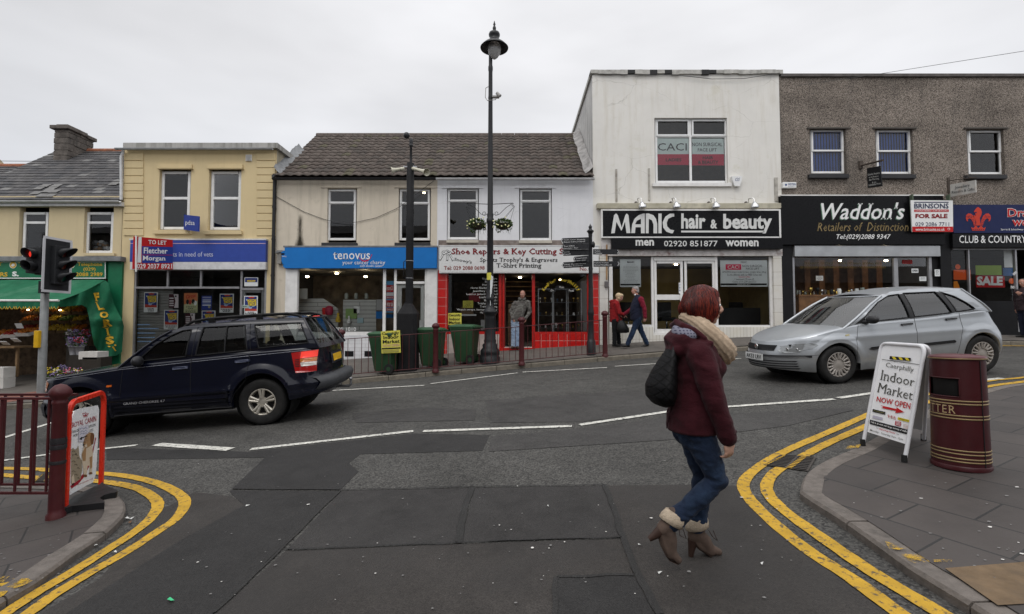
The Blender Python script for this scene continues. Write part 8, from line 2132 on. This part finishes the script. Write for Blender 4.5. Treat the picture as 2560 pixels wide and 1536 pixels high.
m_hair = cloth("red_hair",(.020,.0045,.0045),var=.2,scale=14,weave=30,fold=.1,sheen=.0,rough=.34,streak=((60,60,7.0),1.3,(.20,.022,.012)))
hr = fuse(mb,"hair",m_hair,wm,.006,None,2)
from mathutils.bvhtree import BVHTree
bv = BVHTree.FromPolygons([v.co for v in hr.data.vertices],[tuple(p.vertices) for p in hr.data.polygons]); rs_ = random.Random(12); mb = MB()
for k in range(900):
 ph = rs_.uniform(-math.pi,math.pi); fringe = abs(ph) < .75; amax = rs_.uniform(1.0,1.35) if fringe else 1.6; P = []; w_ = rs_.uniform(-.15,.15)
 a0 = rs_.uniform(.05,1.2)
 for j in range(9):
  t_ = j / 8; a = min(amax,a0 + (amax - a0) * min(1,t_ * 1.5)); dz = 0 if fringe else -max(0,t_ - .55) * rs_.uniform(.20,.24) * (1 if abs(ph) < 2.4 else .7); p2 = ph + w_ * t_
  q = Vector((.030 + .125 * math.sin(a) * math.cos(p2),.112 * math.sin(a) * math.sin(p2),1.622 + .105 * math.cos(a) + dz)); l_,n__,_,_ = bv.find_nearest(q); P.append(l_ + n__ * rs_.uniform(-.0004,.0022))
 mb.tube(P,[.0006] + [.0014] * 7 + [.0006],3,rs_.choice((0,0,1,2)),False)
mb.build("hair_strands",[M("strand_dark",(.030,.006,.006),.4),M("strand_red",(.115,.013,.009),.35),M("strand_bright",(.24,.034,.017),.35)],hr,local=True)
m_boot = M("brown_suede",(.090,.062,.048),.85,var=.25,scale=18,bump=.2,dirt=(.05,.035,.028)); m_fleece = M("cream_fleece",(.44,.36,.27),.95,var=.15,scale=60,bump=.8,bscale=160); m_heel = M("heel_leather",(.040,.022,.016),.5)
def boot(ank,heel,ball_,toe,tip,y,shin):
 V_ = lambda q: Vector((q[0],y,q[1])); a,h,b,t,tp = map(V_,(ank,heel,ball_,toe,tip)); sh_ = Vector((shin[0],0,shin[1])).normalized(); mb = MB()
 limb(mb,[a + sh_ * .055,a,a.lerp(h,.55)],[.054,.050,.044]); limb(mb,[a.lerp(h,.3),a.lerp(b,.55),b + sh_ * .010,t],[.044,.042,.034,.023]); limb(mb,[h + (a - h) * .25,b.lerp(h,.5),b],[.034,.030,.032])
 bt = fuse(mb,"boot",m_boot,wm,.007)
 mb = MB(); u = Vector((sh_.z,0,-sh_.x)); q = Vector((0,1,0)); rows = []
 for off,rr in ((.060,.048),(.074,.058),(.066,.067),(.030,.072),(.002,.071),(.0,.062),(.03,.056)):
  rows.append([a + sh_ * (off + .012 * math.cos(k * .524)) + u * rr * math.cos(k * .524) * 1.05 + q * rr * .9 * math.sin(k * .524) for k in range(12)])
 mb.grid(rows,0,True,True); mb.build("cuff",m_fleece,bt,local=True)
 mb = MB(); mb.tube([h.lerp(a,.12),h.lerp(tp,.5),tp],[.034,.022,.015],12); so = [(h.lerp(a,-.02)),h.lerp(b,.5) - sh_ * .022,b - sh_ * .030,t - sh_ * .018 + (t - b) * .2]; mb.grid([[p + q * w for w in (-.036 * k_,-.02 * k_,.02 * k_,.036 * k_)] for p,k_ in zip(so,(.8,.8,1.1,.6))]); mb.build("heel",m_heel,bt,local=True)
 mb = MB(); la = [a.lerp(b,.25) + Vector((.045,-.02,.03)),a.lerp(b,.45) + Vector((.05,-.03,.02)),a.lerp(b,.35) + Vector((.085,-.035,-.015)),a.lerp(b,.3) + Vector((.065,-.03,.04))]; mb.tube(la,.0025,4); mb.build("lace",m_heel,bt,local=True)
boot((-.199,.280),(-.266,.223),(-.199,.096),(-.152,.060),(-.326,.183),-.09,(.6,.75)); boot((.028,.180),(-.002,.098),(.113,.036),(.163,.030),(-.014,.002),.085,(-.05,1))
hb_ = thing("handbag","black quilted shoulder bag behind the woman in the maroon coat","bag",W0 + Vector((-.22,-.02,.97)))
mb = MB(); rings(mb,[(.965,-.205,.02,.05,-.03),(.985,-.215,.06,.12,-.03),(1.03,-.228,.085,.165,-.03),(1.10,-.225,.088,.17,-.03),(1.18,-.205,.070,.145,-.03),(1.26,-.178,.046,.11,-.03),(1.32,-.155,.028,.075,-.03),(1.34,-.148,.012,.05,-.03)])
o = fuse(mb,"pouch",tiles("quilted_leather",(.006,.0058,.0065),(.007,.0066,.0075),(.002,.002,.002),.038,.038,.004,"XZ",.55,spec=.12,offset=0,bump=1.0,rot=R(45)),hb_,.009)
o.location = W0 - hb_.location
mb = MB(); mb.tube([(-.19,-.12,1.24),(-.16,-.10,1.33),(-.10,.02,1.41),(-.03,.12,1.40),(-.10,.12,1.30),(-.17,.08,1.24)],.012,8); o = mb.build("strap",K_,hb_,local=True); o.location = W0 - hb_.location
def figure(label,px,py_feet,Y,yaw,ht,J_,mats,extra=None,step=0.0,zadd=0):
 d = ray(px,py_feet); x = d.x / d.y * Y; z = pz(x,Y) + zadd; t = thing("person",label,"person",(x,Y,z),"people on the far pavement"); t.rotation_euler.z = yaw; k = ht / 1.78; t.scale = (k,) * 3
 mb = MB(); P2,_ = head(mb,J_["head"],J_["face"]); hd = Vector(J_["head"]); nk = Vector(J_["neck"]); limb(mb,[nk,hd - Vector((.01,0,.08))],[.058,.052])
 T = J_["torso"]; rings(mb,[(q[0],q[1],q[2] * .72,q[3] * .72,*(q[4:])) for q in T])
 for A_,hn in ((J_["armL"],J_.get("hL")),(J_["armR"],J_.get("hR"))):
  limb(mb,A_,[.046,.038,.028])
  if hn: hand(mb,A_[2],hn[0],hn[1],1.05,.55)
 for L_ in (J_["legL"],J_["legR"]): limb(mb,L_,[.075,.052,.04])
 fuse(mb,"body",m_skin2,t,.0075,None,1); mb = MB(); eyes(mb,P2); mb.build("eyes",m_eye,t,local=True)
 mb = MB(); rings(mb,T); fuse_sl = mats["sleeve"] is mats["top"]
 def sleeves(mb):
  for A_ in (J_["armL"],J_["armR"]): a0,a1,a2 = (Vector(q) for q in A_); limb(mb,[a0,a0.lerp(a1,.5),a1,a2],[.088,.076,.066,.052])
 if fuse_sl: sleeves(mb)
 if "collar" in J_: limb(mb,J_["collar"],[.05] * len(J_["collar"]))
 fuse(mb,"jacket",mats["top"],t,.011,None,2,.007,11)
 if not fuse_sl: mb = MB(); sleeves(mb); fuse(mb,"shirt",mats["sleeve"],t,.011,None,2,.006,12)
 mb = MB()
 for L_ in (J_["legL"],J_["legR"]): a0,a1,a2 = (Vector(q) for q in L_); limb(mb,[a0,a0.lerp(a1,.5),a1,a1.lerp(a2,.5),a2 - Vector((0,0,.0))],[.11,.095,.078,.072,.068])
 mb.ball((T[0][1],T[0][4] if len(T[0]) > 4 else 0,T[0][0] + .04),(.13,.16,.12),16,10); fuse(mb,"trousers",mats["legs"],t,.011,None,2,.006,12)
 for L_,f in ((J_["legL"],J_["footL"]),(J_["legR"],J_["footR"])):
  a = Vector(L_[2]); f = Vector(f).normalized(); mb = MB(); limb(mb,[a + Vector((0,0,-.02)),a + Vector((0,0,-.045)) - f * .03,a + Vector((0,0,-.055)) + f * .08,a + Vector((0,0,-.062)) + f * .17],[.05,.047,.042,.030]); fuse(mb,"shoe",mats["shoe"],t,.009)
 mb = MB()
 for c,r in J_["hair"]: mb.ball(hd + Vector(c),r,16,10)
 fuse(mb,"hair",mats["hair"],t,.008)
 if extra: extra(t)
 return t
short = [((-.03,0,.04),(.088,.084,.088)),((-.055,0,-.02),(.055,.078,.075)),((-.005,0,.075),(.085,.066,.04))]
m_shoe = M("black_shoe",(.012,.011,.011),.4); m_grey = M("grey_hair",(.25,.235,.225),.6,var=.3,scale=30,bump=.3); m_red = cloth("red_coat",(.24,.012,.014),fold=.6)
figure("grey-haired man in a navy bodywarmer and maroon sleeves walking past the salon",1592,872,14.35,R(180),1.79,dict(head=(.03,0,1.655),face=(1,.05,-.05),neck=(-.03,0,1.48),
 torso=[(.80,.0,.165,.19),(.88,.0,.175,.20),(1.05,.015,.185,.195),(1.25,-.01,.165,.205),(1.40,-.04,.13,.20),(1.47,-.04,.09,.13),(1.53,-.03,.07,.08)],
 armL=[(-.08,.215,1.38),(-.17,.26,1.09),(-.185,.25,.87)],hL=((.12,-.05,-1),(-.3,.9,0)),armR=[(-.05,-.215,1.38),(.08,-.25,1.12),(.30,-.22,.98)],hR=((.8,0,-.5),(.2,-.9,.3)),
 legL=[(-.03,.09,.84),(.125,.09,.46),(.285,.09,.105)],legR=[(-.03,-.09,.84),(-.16,-.09,.47),(-.315,-.09,.12)],footL=(1,0,.1),footR=(1,0,-.35),hair=[((-.02,0,.045),(.095,.084,.078)),((-.06,0,-.02),(.058,.078,.075)),((.04,0,.07),(.055,.066,.032))]),
 dict(top=cloth("navy_quilt",(.012,.014,.030),fold=.9),sleeve=cloth("maroon_knit",(.16,.010,.024),fold=.6),legs=m_denim,shoe=m_shoe,hair=m_grey),
 lambda t: MB().tube([(.045,.05,1.535),(.03,.0,1.52),(.045,-.05,1.535)],.022,8).build("collar",W_,t,local=True))
figure("fair-haired woman in a red hooded coat looking down into her black bag",1540,864,14.75,R(6),1.76,dict(head=(.13,0,1.50),face=(1,0,-.75),neck=(.0,0,1.38),
 torso=[(.74,.0,.175,.20),(.80,.0,.19,.215),(1.0,.0,.185,.205),(1.2,-.02,.165,.205),(1.33,-.045,.13,.19),(1.40,-.03,.09,.12)],collar=[(-.06,.10,1.38),(-.14,.05,1.37),(-.15,-.05,1.37),(-.06,-.12,1.38)],
 armL=[(-.02,.20,1.29),(.03,.25,1.02),(.20,.18,.96)],hL=((1,-.2,-.3),(0,.5,.8)),armR=[(-.03,-.20,1.29),(.02,-.25,1.02),(.18,-.19,.95)],hR=((1,.2,-.4),(0,-.5,.8)),
 legL=[(.04,.10,.78),(.09,.10,.45),(.13,.10,.10)],legR=[(-.05,-.10,.78),(-.07,-.10,.45),(-.08,-.10,.10)],footL=(1,0,0),footR=(1,0,0),hair=[((-.03,0,.04),(.105,.094,.095)),((-.04,0,-.03),(.07,.09,.08)),((.04,0,.05),(.075,.082,.06))]),
 dict(top=m_red,sleeve=m_red,legs=cloth("black_trousers",(.008,.008,.009),fold=.5),shoe=m_shoe,hair=M("fair_hair",(.52,.40,.25),.6,var=.3,scale=30,bump=.3)))
bp = at(1557,816,14.5); hb2 = thing("handbag","slouchy black shoulder bag held by the woman in the red coat","bag",bp)
mb = MB(); rings(mb,[(bp.z - .20,bp.x + .02,.08,.04,bp.y),(bp.z - .18,bp.x + .02,.17,.07,bp.y),(bp.z - .06,bp.x,.18,.08,bp.y),(bp.z + .08,bp.x - .03,.13,.06,bp.y),(bp.z + .17,bp.x - .05,.07,.03,bp.y)]); mb.build("pouch",M("black_leather",(.010,.010,.010),.4,var=.3,bump=.5,bscale=9),hb2)
mb = MB(); mb.tube([bp + Vector((-.10,-.03,.14)),bp + Vector((-.12,-.03,.34)),bp + Vector((-.05,.0,.42)),bp + Vector((.06,.03,.16))],.012,6); mb.build("strap",K_,hb2)
m_plaid = cloth("plaid_fleece",(.07,.065,.06),fold=.5,grid=(.055,.045,.012,(.070,.062,.055),(.045,.030,.032),(.15,.145,.13)))
figure("man in a grey checked fleece and faded jeans leaning in the shoe repairer's doorway",1289,868,YF - .12,R(-90),1.80,dict(head=(.04,.215,1.68),face=(1,-.25,-.18),neck=(.0,.20,1.52),
 torso=[(.84,.0,.125,.185,.03),(.90,.0,.14,.20,.04),(1.05,.0,.145,.205,.07),(1.25,-.01,.13,.215,.13),(1.40,-.01,.115,.205,.175),(1.48,-.01,.08,.13,.19),(1.55,.0,.06,.075,.20)],collar=[(.06,.14,1.52),(-.02,.12,1.54),(-.02,.28,1.54),(.06,.26,1.52)],
 armL=[(-.01,.375,1.42),(-.03,.44,1.14),(.09,.30,.93)],armR=[(-.01,-.01,1.40),(-.03,-.14,1.14),(.09,-.08,.93)],hL=((.3,-.5,-1),(.8,.3,.2)),hR=((.3,.5,-1),(.8,-.3,.2)),
 legL=[(.0,.11,.88),(.03,.08,.48),(.03,.05,.10)],legR=[(.0,-.04,.88),(.05,-.06,.48),(.06,-.075,.10)],footL=(1,.2,0),footR=(1,-.4,0),hair=[((-.035,0,.04),(.082,.080,.082)),((-.055,0,-.02),(.05,.077,.07))]),
 dict(top=m_plaid,sleeve=m_plaid,legs=cloth("faded_denim",(.20,.27,.38),fold=.8,col2=(.32,.38,.46)),shoe=M("brown_shoe",(.05,.025,.015),.5),hair=M("brown_hair",(.06,.04,.028),.6)),zadd=.03)
m_slate = cloth("dark_jacket",(.045,.030,.034),fold=.7)
figure("man in a dark jacket looking at a phone at the far right edge",2563,815,14.7,R(180),1.80,dict(head=(.03,0,1.64),face=(1,.3,-.4),neck=(-.02,0,1.48),
 torso=[(.80,.0,.14,.18),(.9,.0,.15,.19),(1.1,.0,.15,.195),(1.3,-.01,.14,.205),(1.42,-.02,.11,.18),(1.50,-.02,.06,.08)],armL=[(-.01,.21,1.36),(.03,.26,1.10),(.25,.20,1.27)],hL=((.9,-.1,.4),(0,.9,-.4)),armR=[(-.01,-.21,1.36),(-.03,-.25,1.10),(.0,-.23,.86)],hR=((0,0,-1),(0,-1,0)),
 legL=[(.0,.09,.84),(.02,.09,.46),(.0,.09,.10)],legR=[(.0,-.09,.84),(.0,-.09,.46),(-.03,-.09,.10)],footL=(1,.2,0),footR=(1,-.2,0),hair=short),
 dict(top=m_slate,sleeve=m_slate,legs=cloth("navy_trousers",(.012,.014,.028),fold=.5),shoe=m_shoe,hair=M("dark_hair",(.015,.011,.009),.5)))
bp = at(2537,684,14.45); mb = MB(); mb.obox(bp,.035,.006,.07,Matrix.Rotation(R(50),3,'Y')); mb.build("phone",flat("phone_pale",(.45,.45,.46)),label="pale phone in the hand of the man at the far right",cat="phone",bevel=.004)
# ------------------------------------------------------------------ goods on show
def fr(col,n="fruit_%d%d%d"): return M(n % tuple(int(c * 99) for c in col),col,.45,var=.25,scale=20)
m_crate = M("crate_wood",(.16,.10,.05),.8,var=.3); m_card = M("white_box",(.55,.53,.50),.7,var=.1)
rn = random.Random(21)
def tray(px,py,Y,w,d,col,label,box=m_crate,tilt=.35):
 p = at(px,py,Y); t = thing("fruit_tray",label,"fruit tray",p,"trays of fruit in the greengrocer's"); mb = MB(); Mx = Matrix.Rotation(tilt,3,'X')
 for c,h in (((0,0,-.02),(w / 2,d / 2,.01)),((0,-d / 2,.02),(w / 2,.01,.05)),((0,d / 2,.02),(w / 2,.01,.05)),((-w / 2,0,.02),(.01,d / 2,.05)),((w / 2,0,.02),(.01,d / 2,.05))): mb.obox(p + Mx @ Vector(c),*h,Mx)
 mb.build("crate",box,t); mb = MB()
 for k in range(int(w * d * 260)): mb.ball(p + Mx @ Vector((rn.uniform(-.46,.46) * w,rn.uniform(-.46,.46) * d,rn.uniform(.03,.09))),.045,7,5)
 mb.build("fruit",fr(col),t)
og,ye,re_,gn = (.50,.15,.012),(.55,.36,.03),(.32,.03,.015),(.10,.17,.02)
k = 0
for row,(py,Y,cols) in enumerate(((777,16.6,(og,ye,og,ye,og)),(800,16.4,(og,re_,ye,gn,ye)),(824,16.2,(re_,og,ye,ye,og)))):
 for i,c in enumerate(cols):
  px = 78 + i * 32 - row * 3; nm = {og: "oranges",ye: "yellow fruit",re_: "red apples",gn: "green apples"}[c]
  tray(px,py,Y,.36,.4,c,"tray of %s, %s shelf, %s along the greengrocer's back rack" % (nm,("top","middle","bottom")[row],("first","second","third","fourth","last")[i]),tilt=.5)
for i,(px,py,c,nm) in enumerate(((8,838,og,"satsumas by the left frame edge"),(42,836,re_,"tomatoes on the slanting stall front"),(74,832,og,"oranges next to the signal pole"))): tray(px,py,14.9,.42,.5,c,"open tray of " + nm,m_card,.3)
p = at(30,868,14.5); mb = MB(); mb.box(p.x - .9,p.x + .42,14.15,15.0,p.z - .02,p.z + .03)
for x in (-.8,.34): mb.box(p.x + x - .03,p.x + x + .03,14.3,14.36,p.z - .85,p.z)
mb.build("stall_table",m_crate,label="rough wooden stall table at the greengrocer's front",cat="table")
for i in range(2):
 p = at(8,920,14.0); z = pz(p.x,14) + .003 + .30 * (1 - i); mb = MB(); mb.box(p.x - .3,p.x + .16 + .01 * i,13.85,14.2,z,z + .295); mb.build("carton",m_card,label="white carton at the left edge, %s of two" % ("upper","lower")[i],cat="carton",group="white cartons outside the greengrocer's",bevel=.008)
for i,(px,py,a) in enumerate(((48,815,.5),(40,851,.9),(12,858,.9))):
 p = at(px,py,14.4); mb = MB(); mb.obox(p,.10,.006,.08,Matrix.Rotation(a,3,'X')); mb.build("price_card",W_,label="white price card stuck in the fruit, %s" % ("highest one","middle one by the pole","lowest one at the left edge")[i],cat="price card",group="price cards")
m_bucket = M("grey_bucket",(.34,.34,.36),.5); FM = [m_leaf[0],m_leaf[1],M("petal_lilac",(.28,.20,.42),.6),M("petal_yellow",(.55,.42,.04),.6),M("petal_pink",(.50,.12,.18),.6),M("petal_white",(.6,.58,.55),.6),M("petal_red",(.30,.01,.02),.6)]
def bucket(px,py,Y,h,fm,label,n=90,spread=.16,fh=.16):
 p = at(px,py,Y)
 if py > 895: p.z = pz(p.x,p.y)
 t = thing("flower_bucket",label,"flower bucket",p,"flower buckets outside the florist"); mb = MB(); mb.lathe(p,[(.08,0),(.12,h),(.125,h),(.11,h - .02),(.0,h - .04)],14); mb.build("bucket",m_bucket,t)
 mb = MB(); foliage(mb,p + Vector((0,0,h + fh * .7)),spread,spread,fh,n,rn,.06)
 for k in range(n // 3): a = rn.uniform(0,6.3); r = rn.uniform(.2,1) * spread; mb.ball(p + Vector((r * math.cos(a),r * math.sin(a),h + fh * rn.uniform(.7,1.7))),.022,6,4,rn.choice(fm))
 mb.build("flowers",FM,t)
for px,py,Y,h,fm,lab in ((176,866,15.1,.24,(5,5),"tall grey bucket of white stems, left of the upper row"),(192,866,15.1,.24,(2,5),"tall grey bucket of pale lilac, middle of the upper row"),(209,866,15.1,.24,(4,6),"tall grey bucket of red carnations under the green banner"),
 (183,888,14.7,.26,(2,2),"grey bucket of lilac flowers in the lower row, left"),(199,888,14.7,.26,(6,4),"grey bucket of dark pink flowers in the lower row, right"),(158,902,14.5,.22,(2,2,2),"bucket overflowing with lavender behind the yellow flowers"),(132,915,14.2,.2,(3,3,3),"bucket of yellow daffodils beside the signal pole"),(150,922,14.0,.16,(3,5),"low bucket of green leaves and yellow flowers"),(168,925,13.9,.2,(4,5,4),"bucket of mixed pink and white bouquets"),(190,918,13.9,.18,(4,3,5),"bucket of pink and yellow bouquets by the car bonnet")):
 bucket(px,py,Y,h,fm,lab)
for px0,px1,py,Y0,Y1 in ((166,220,866,14.95,15.25),(172,212,888,14.55,14.9),(206,252,894,14.1,14.5)):
 a,q = at(px0,py,Y0),at(px1,py,Y0); mb = MB(); mb.box(a.x,q.x,Y0,Y1,pz(a.x,Y0) - .1,a.z); mb.build("display_bench",M("dark_bench",(.03,.025,.02),.8),label="dark bench carrying the %s outside the florist" % ("upper row of buckets" if py == 866 else "lower row of buckets" if py == 888 else "white carton under the banner"),cat="bench",group="benches outside the florist")
p = at(228,888,14.2); mb = MB(); mb.box(p.x - .28,p.x + .26,14.1,14.5,p.z - .12,p.z + .1); mb.build("carton",m_card,label="white carton under the green FLORIST banner",cat="carton",group="white cartons outside the greengrocer's",bevel=.008)
m_slatwall = tiles("slatwall",(.46,.46,.44),(.44,.44,.42),(.20,.20,.19),9,.13,.012,"XZ",.6)
def panel(pts,Y,label,mat=m_slatwall):
 mb = MB(); mb.prism([at(*q,Y) for q in pts],(0,.03,0)); return mb.build("display_board",mat,label=label,cat="display board",group="display boards in the charity window")
panel([(858,750),(940,750),(940,836),(857,836)],YF + .45,"grey slatted display board standing in the charity window"); panel([(743,747),(807,746),(845,772),(845,836),(743,836)],YF + .75,"sloping-topped slatted board at the left of the charity window")
def ornament(px,py,Y,prof,mat,label,cat="ornament",group="ornaments in the shop windows",s=1):
 p = at(px,py,Y); mb = MB(); mb.lathe(p,[(r * s,z * s) for r,z in prof],10); mb.build("ornament",mat,label=label,cat=cat,group=group)
VASE = [(.03,0),(.05,.04),(.03,.11),(.045,.14)]; CUP = [(.035,0),(.012,.02),(.012,.08),(.05,.12),(.055,.2),(.045,.2)]; JAR = [(.055,0),(.06,.02),(.06,.15),(.05,.16),(.05,.19),(0,.19)]; DOLL = [(.07,0),(.09,.05),(.05,.18),(.03,.2),(.045,.25),(.03,.30),(0,.31)]
m_jar = M("jar_pale",(.28,.30,.27),.2); m_sil = M("silver_ornament",(.55,.55,.55),.2,.9)
for i,px in enumerate((866,890,916)): ornament(px,748,YF + .55,JAR,m_jar,"glass jar on the charity display board, %s of three" % ("left","middle","right")[i],"jar")
ornament(845,806,YF + .3,DOLL,fr(ye),"yellow and red doll in the charity window","doll"); ornament(823,788,YF + .5,[(.10,0),(.13,.1),(.12,.25),(.05,.30),(0,.3)],fr((.35,.02,.06)),"crimson rucksack hung in the charity window","bag"); ornament(812,787,YF + .5,[(.08,0),(.09,.12),(.08,.22),(0,.22)],RD,"red shoulder bag beside the crimson rucksack","bag")
ornament(872,809,YF + .35,DOLL,W_,"white figurine before the slatted display board","figurine",s=.8)
for r,m_,lab in (((884,766,899,784),W_,"white framed picture on the slatted board"),((893,795,908,808),flat("pale_blue",(.35,.48,.52)),"pale blue card on the slatted board"),((864,772,892,797),flat("leaf_green",(.22,.34,.12)),"green printed sheet on the slatted board"),((940,779,956,797),CY,"blue book rack by the charity window's mullion"),((941,749,956,776),GR,"grey photograph at the right of the charity window"),((965,786,984,795),CY,"blue shelf edge behind the narrow charity window"),((748,722,768,748),flat("dim_white",(.4,.4,.38)),"folded white cloths at the left of the charity window")):
 x0,x1,z0,z1 = RX(*r,YF + .40); mb = MB(); mb.box(x0,x1,YF + .40,YF + .44,z0,z1); mb.build("display_card",m_,label=lab,cat="display card",group="cards in the charity window")
t = thing("display_cabinet","metal-framed glass trophy cabinet in the shoe repairer's right window","cabinet",at(1400,832,YF + .5)); mb = MB()
for px in (1346,1381,1384,1416,1420,1453): a = at(px,724,YF + .4); mb.box(a.x - .012,a.x + .012,YF + .4,YF + .42,at(px,832,YF + .4).z,a.z)
a,b_ = at(1345,723,YF + .4),at(1454,723,YF + .4); mb.box(a.x,b_.x,YF + .398,YF + .7,a.z - .012,a.z + .012); mb.build("frame",m_alu,t); mb = MB()
for py in (756,789,820): z = at(1400,py,YF + .45).z; mb.box(a.x + .02,b_.x - .02,YF + .43,YF + .72,z - .008,z)
mb.build("shelf",M("shelf_grey",(.12,.12,.125),.4),t)
tm = [m_sil,M("gold_cup",(.45,.30,.08),.25,.9),fr((.05,.09,.16)),W_]
for j,py in enumerate((756,789,820)):
 for i in range(8): ornament(1351 + i * 13.6 + rn.uniform(-2,2),py,YF + .5,rn.choice((CUP,CUP,VASE)),rn.choice(tm),"small trophy on the %s cabinet shelf, number %d from the door" % (("top","middle","bottom")[j],i + 1) if False else "small trophy on a cabinet shelf in the shoe repairer's window","trophy","trophies on the cabinet shelves",s=rn.uniform(.5,.85))
for r,m_,lab in (((1152,768,1183,786),M("cardboard",(.22,.14,.08),.8),"brown cardboard box in the shoe repairer's left window"),((1150,786,1190,790),W_,"white shelf under the cardboard box"),((1172,733,1200,755),flat("deep_red",(.20,.01,.02)),"deep red SALE cloth hung in the shoe repairer's left window"),((1202,800,1216,826),GR,"grey patterned bag low in the shoe repairer's left window"),((1232,802,1246,828),flat("dark_poster",(.04,.05,.05)),"dark poster with white letters beside the shoe repairer's door")):
 x0,x1,z0,z1 = RX(*r,YF + .35); mb = MB(); mb.box(x0,x1,YF + .35,YF + .5,z0,z1); mb.build("window_goods",m_,label=lab,cat="shop goods",group="goods in the shoe repairer's window")
p = at(1990,738,YF + .3); q = at(2238,738,YF + .3); mb = MB(); mb.box(p.x,q.x,YF + .12,YF + .8,p.z - .06,p.z); mb.box(p.x,q.x,YF + .14,YF + .2,p.z - .9,p.z - .06); mb.build("display_shelf",m_walnut,label="walnut display shelf along the jeweller's window",cat="shelf")
for i in range(34):
 px = 1993 + i * 7.1 + rn.uniform(-2,2); ornament(px,737.5,YF + rn.uniform(.2,.6),rn.choice((VASE,CUP,JAR)),rn.choice((m_sil,m_sil,m_jar,tm[1],K_,W_)),"small ornament on the jeweller's walnut window shelf","ornament","ornaments on the jeweller's shelf",s=rn.uniform(.6,1.2))
for k in range(6):
 px = 2012 + k * 36; x0,x1,z0,z1 = RX(px,650,px + 14,730,YF + 1.9); mb = MB(); mb.box(x0,x1,YF + 1.9,YF + 1.93,z0,z1); mb.build("wall_panel",M("copper_panel",(.30,.13,.05),.5,var=.3),dash)
for i,px in enumerate((1572,1668,1748,1850,1895)):
 b_ = at(px,830,YF + 1.8); t = thing("salon_chair","black salon chair seen through the glass, %s from the left" % ("first","second","third","fourth","fifth")[i],"chair",b_,"chairs inside the salon"); z = b_.z; mb = MB(); mb.box(b_.x - .26,b_.x + .26,YF + 1.6,YF + 2.1,z + .38,z + .5); mb.build("seat",K_,t,bevel=.03); mb = MB(); mb.box(b_.x - .24,b_.x + .24,YF + 2.05,YF + 2.15,z + .5,z + 1.05); mb.build("backrest",K_,t,bevel=.03); mb = MB(); mb.lathe((b_.x,YF + 1.85,z),[(.22,0),(.2,.03),(.03,.05),(.03,.38)],14); mb.build("pedestal",chrome,t)
x0,x1,z0,z1 = RX(1800,770,1925,812,YF + .9); mb = MB(); mb.box(x0,x1,YF + .9,YF + 1.3,z0 - .1,z1); mb.build("counter",K_,label="black reception counter behind the salon's right window",cat="counter",bevel=.01)
bulb = emitter("warm_bulb",(.8,.7,.5),(1,.78,.48),26)
for px,py,Y,r,lab in ((768,692,YF + .9,.06,"lit spot lamp under the charity shop ceiling, left one"),(842,684,YF + 1.6,.06,"lit spot lamp under the charity shop ceiling, middle one"),(914,692,YF + 1.0,.06,"lit spot lamp under the charity shop ceiling, right one"),(2215,652,YF + 1.3,.06,"warm lamp lit at the right of the jeweller's window"),(2100,652,YF + 1.3,.05,"warm lamp lit in the middle of the jeweller's window"),(1060,482,YF + 1.2,.05,"yellow ceiling lamp lit in the beige house's right upper window"),(1300,694,YF + 1.9,.06,"lamp lit inside the shoe repairer's doorway"),(1400,700,YF + 1.2,.04,"small lamp lit above the trophy cabinet"),(1560,652,YF + 1.8,.06,"lamp added to brighten the salon behind its left window"),(1690,662,YF + 1.8,.06,"lamp lit behind the salon's doors"),(1860,722,YF + 2.2,.05,"low lamp added to brighten the salon behind its right window"),(70,775,YF + .9,.032,"lamp lit under the greengrocer's ceiling by the frame edge"),(150,776,YF + .9,.032,"lamp lit under the greengrocer's ceiling by the signal pole")):  # salon and greengrocer lamps have no known source, added to brighten the rooms
 p = at(px,py,Y); mb = MB(); mb.ball(p,(r,r,r * .5),10,6); mb.build("ceiling_lamp",bulb,label=lab,cat="lamp",group="lamps lit inside the shops")
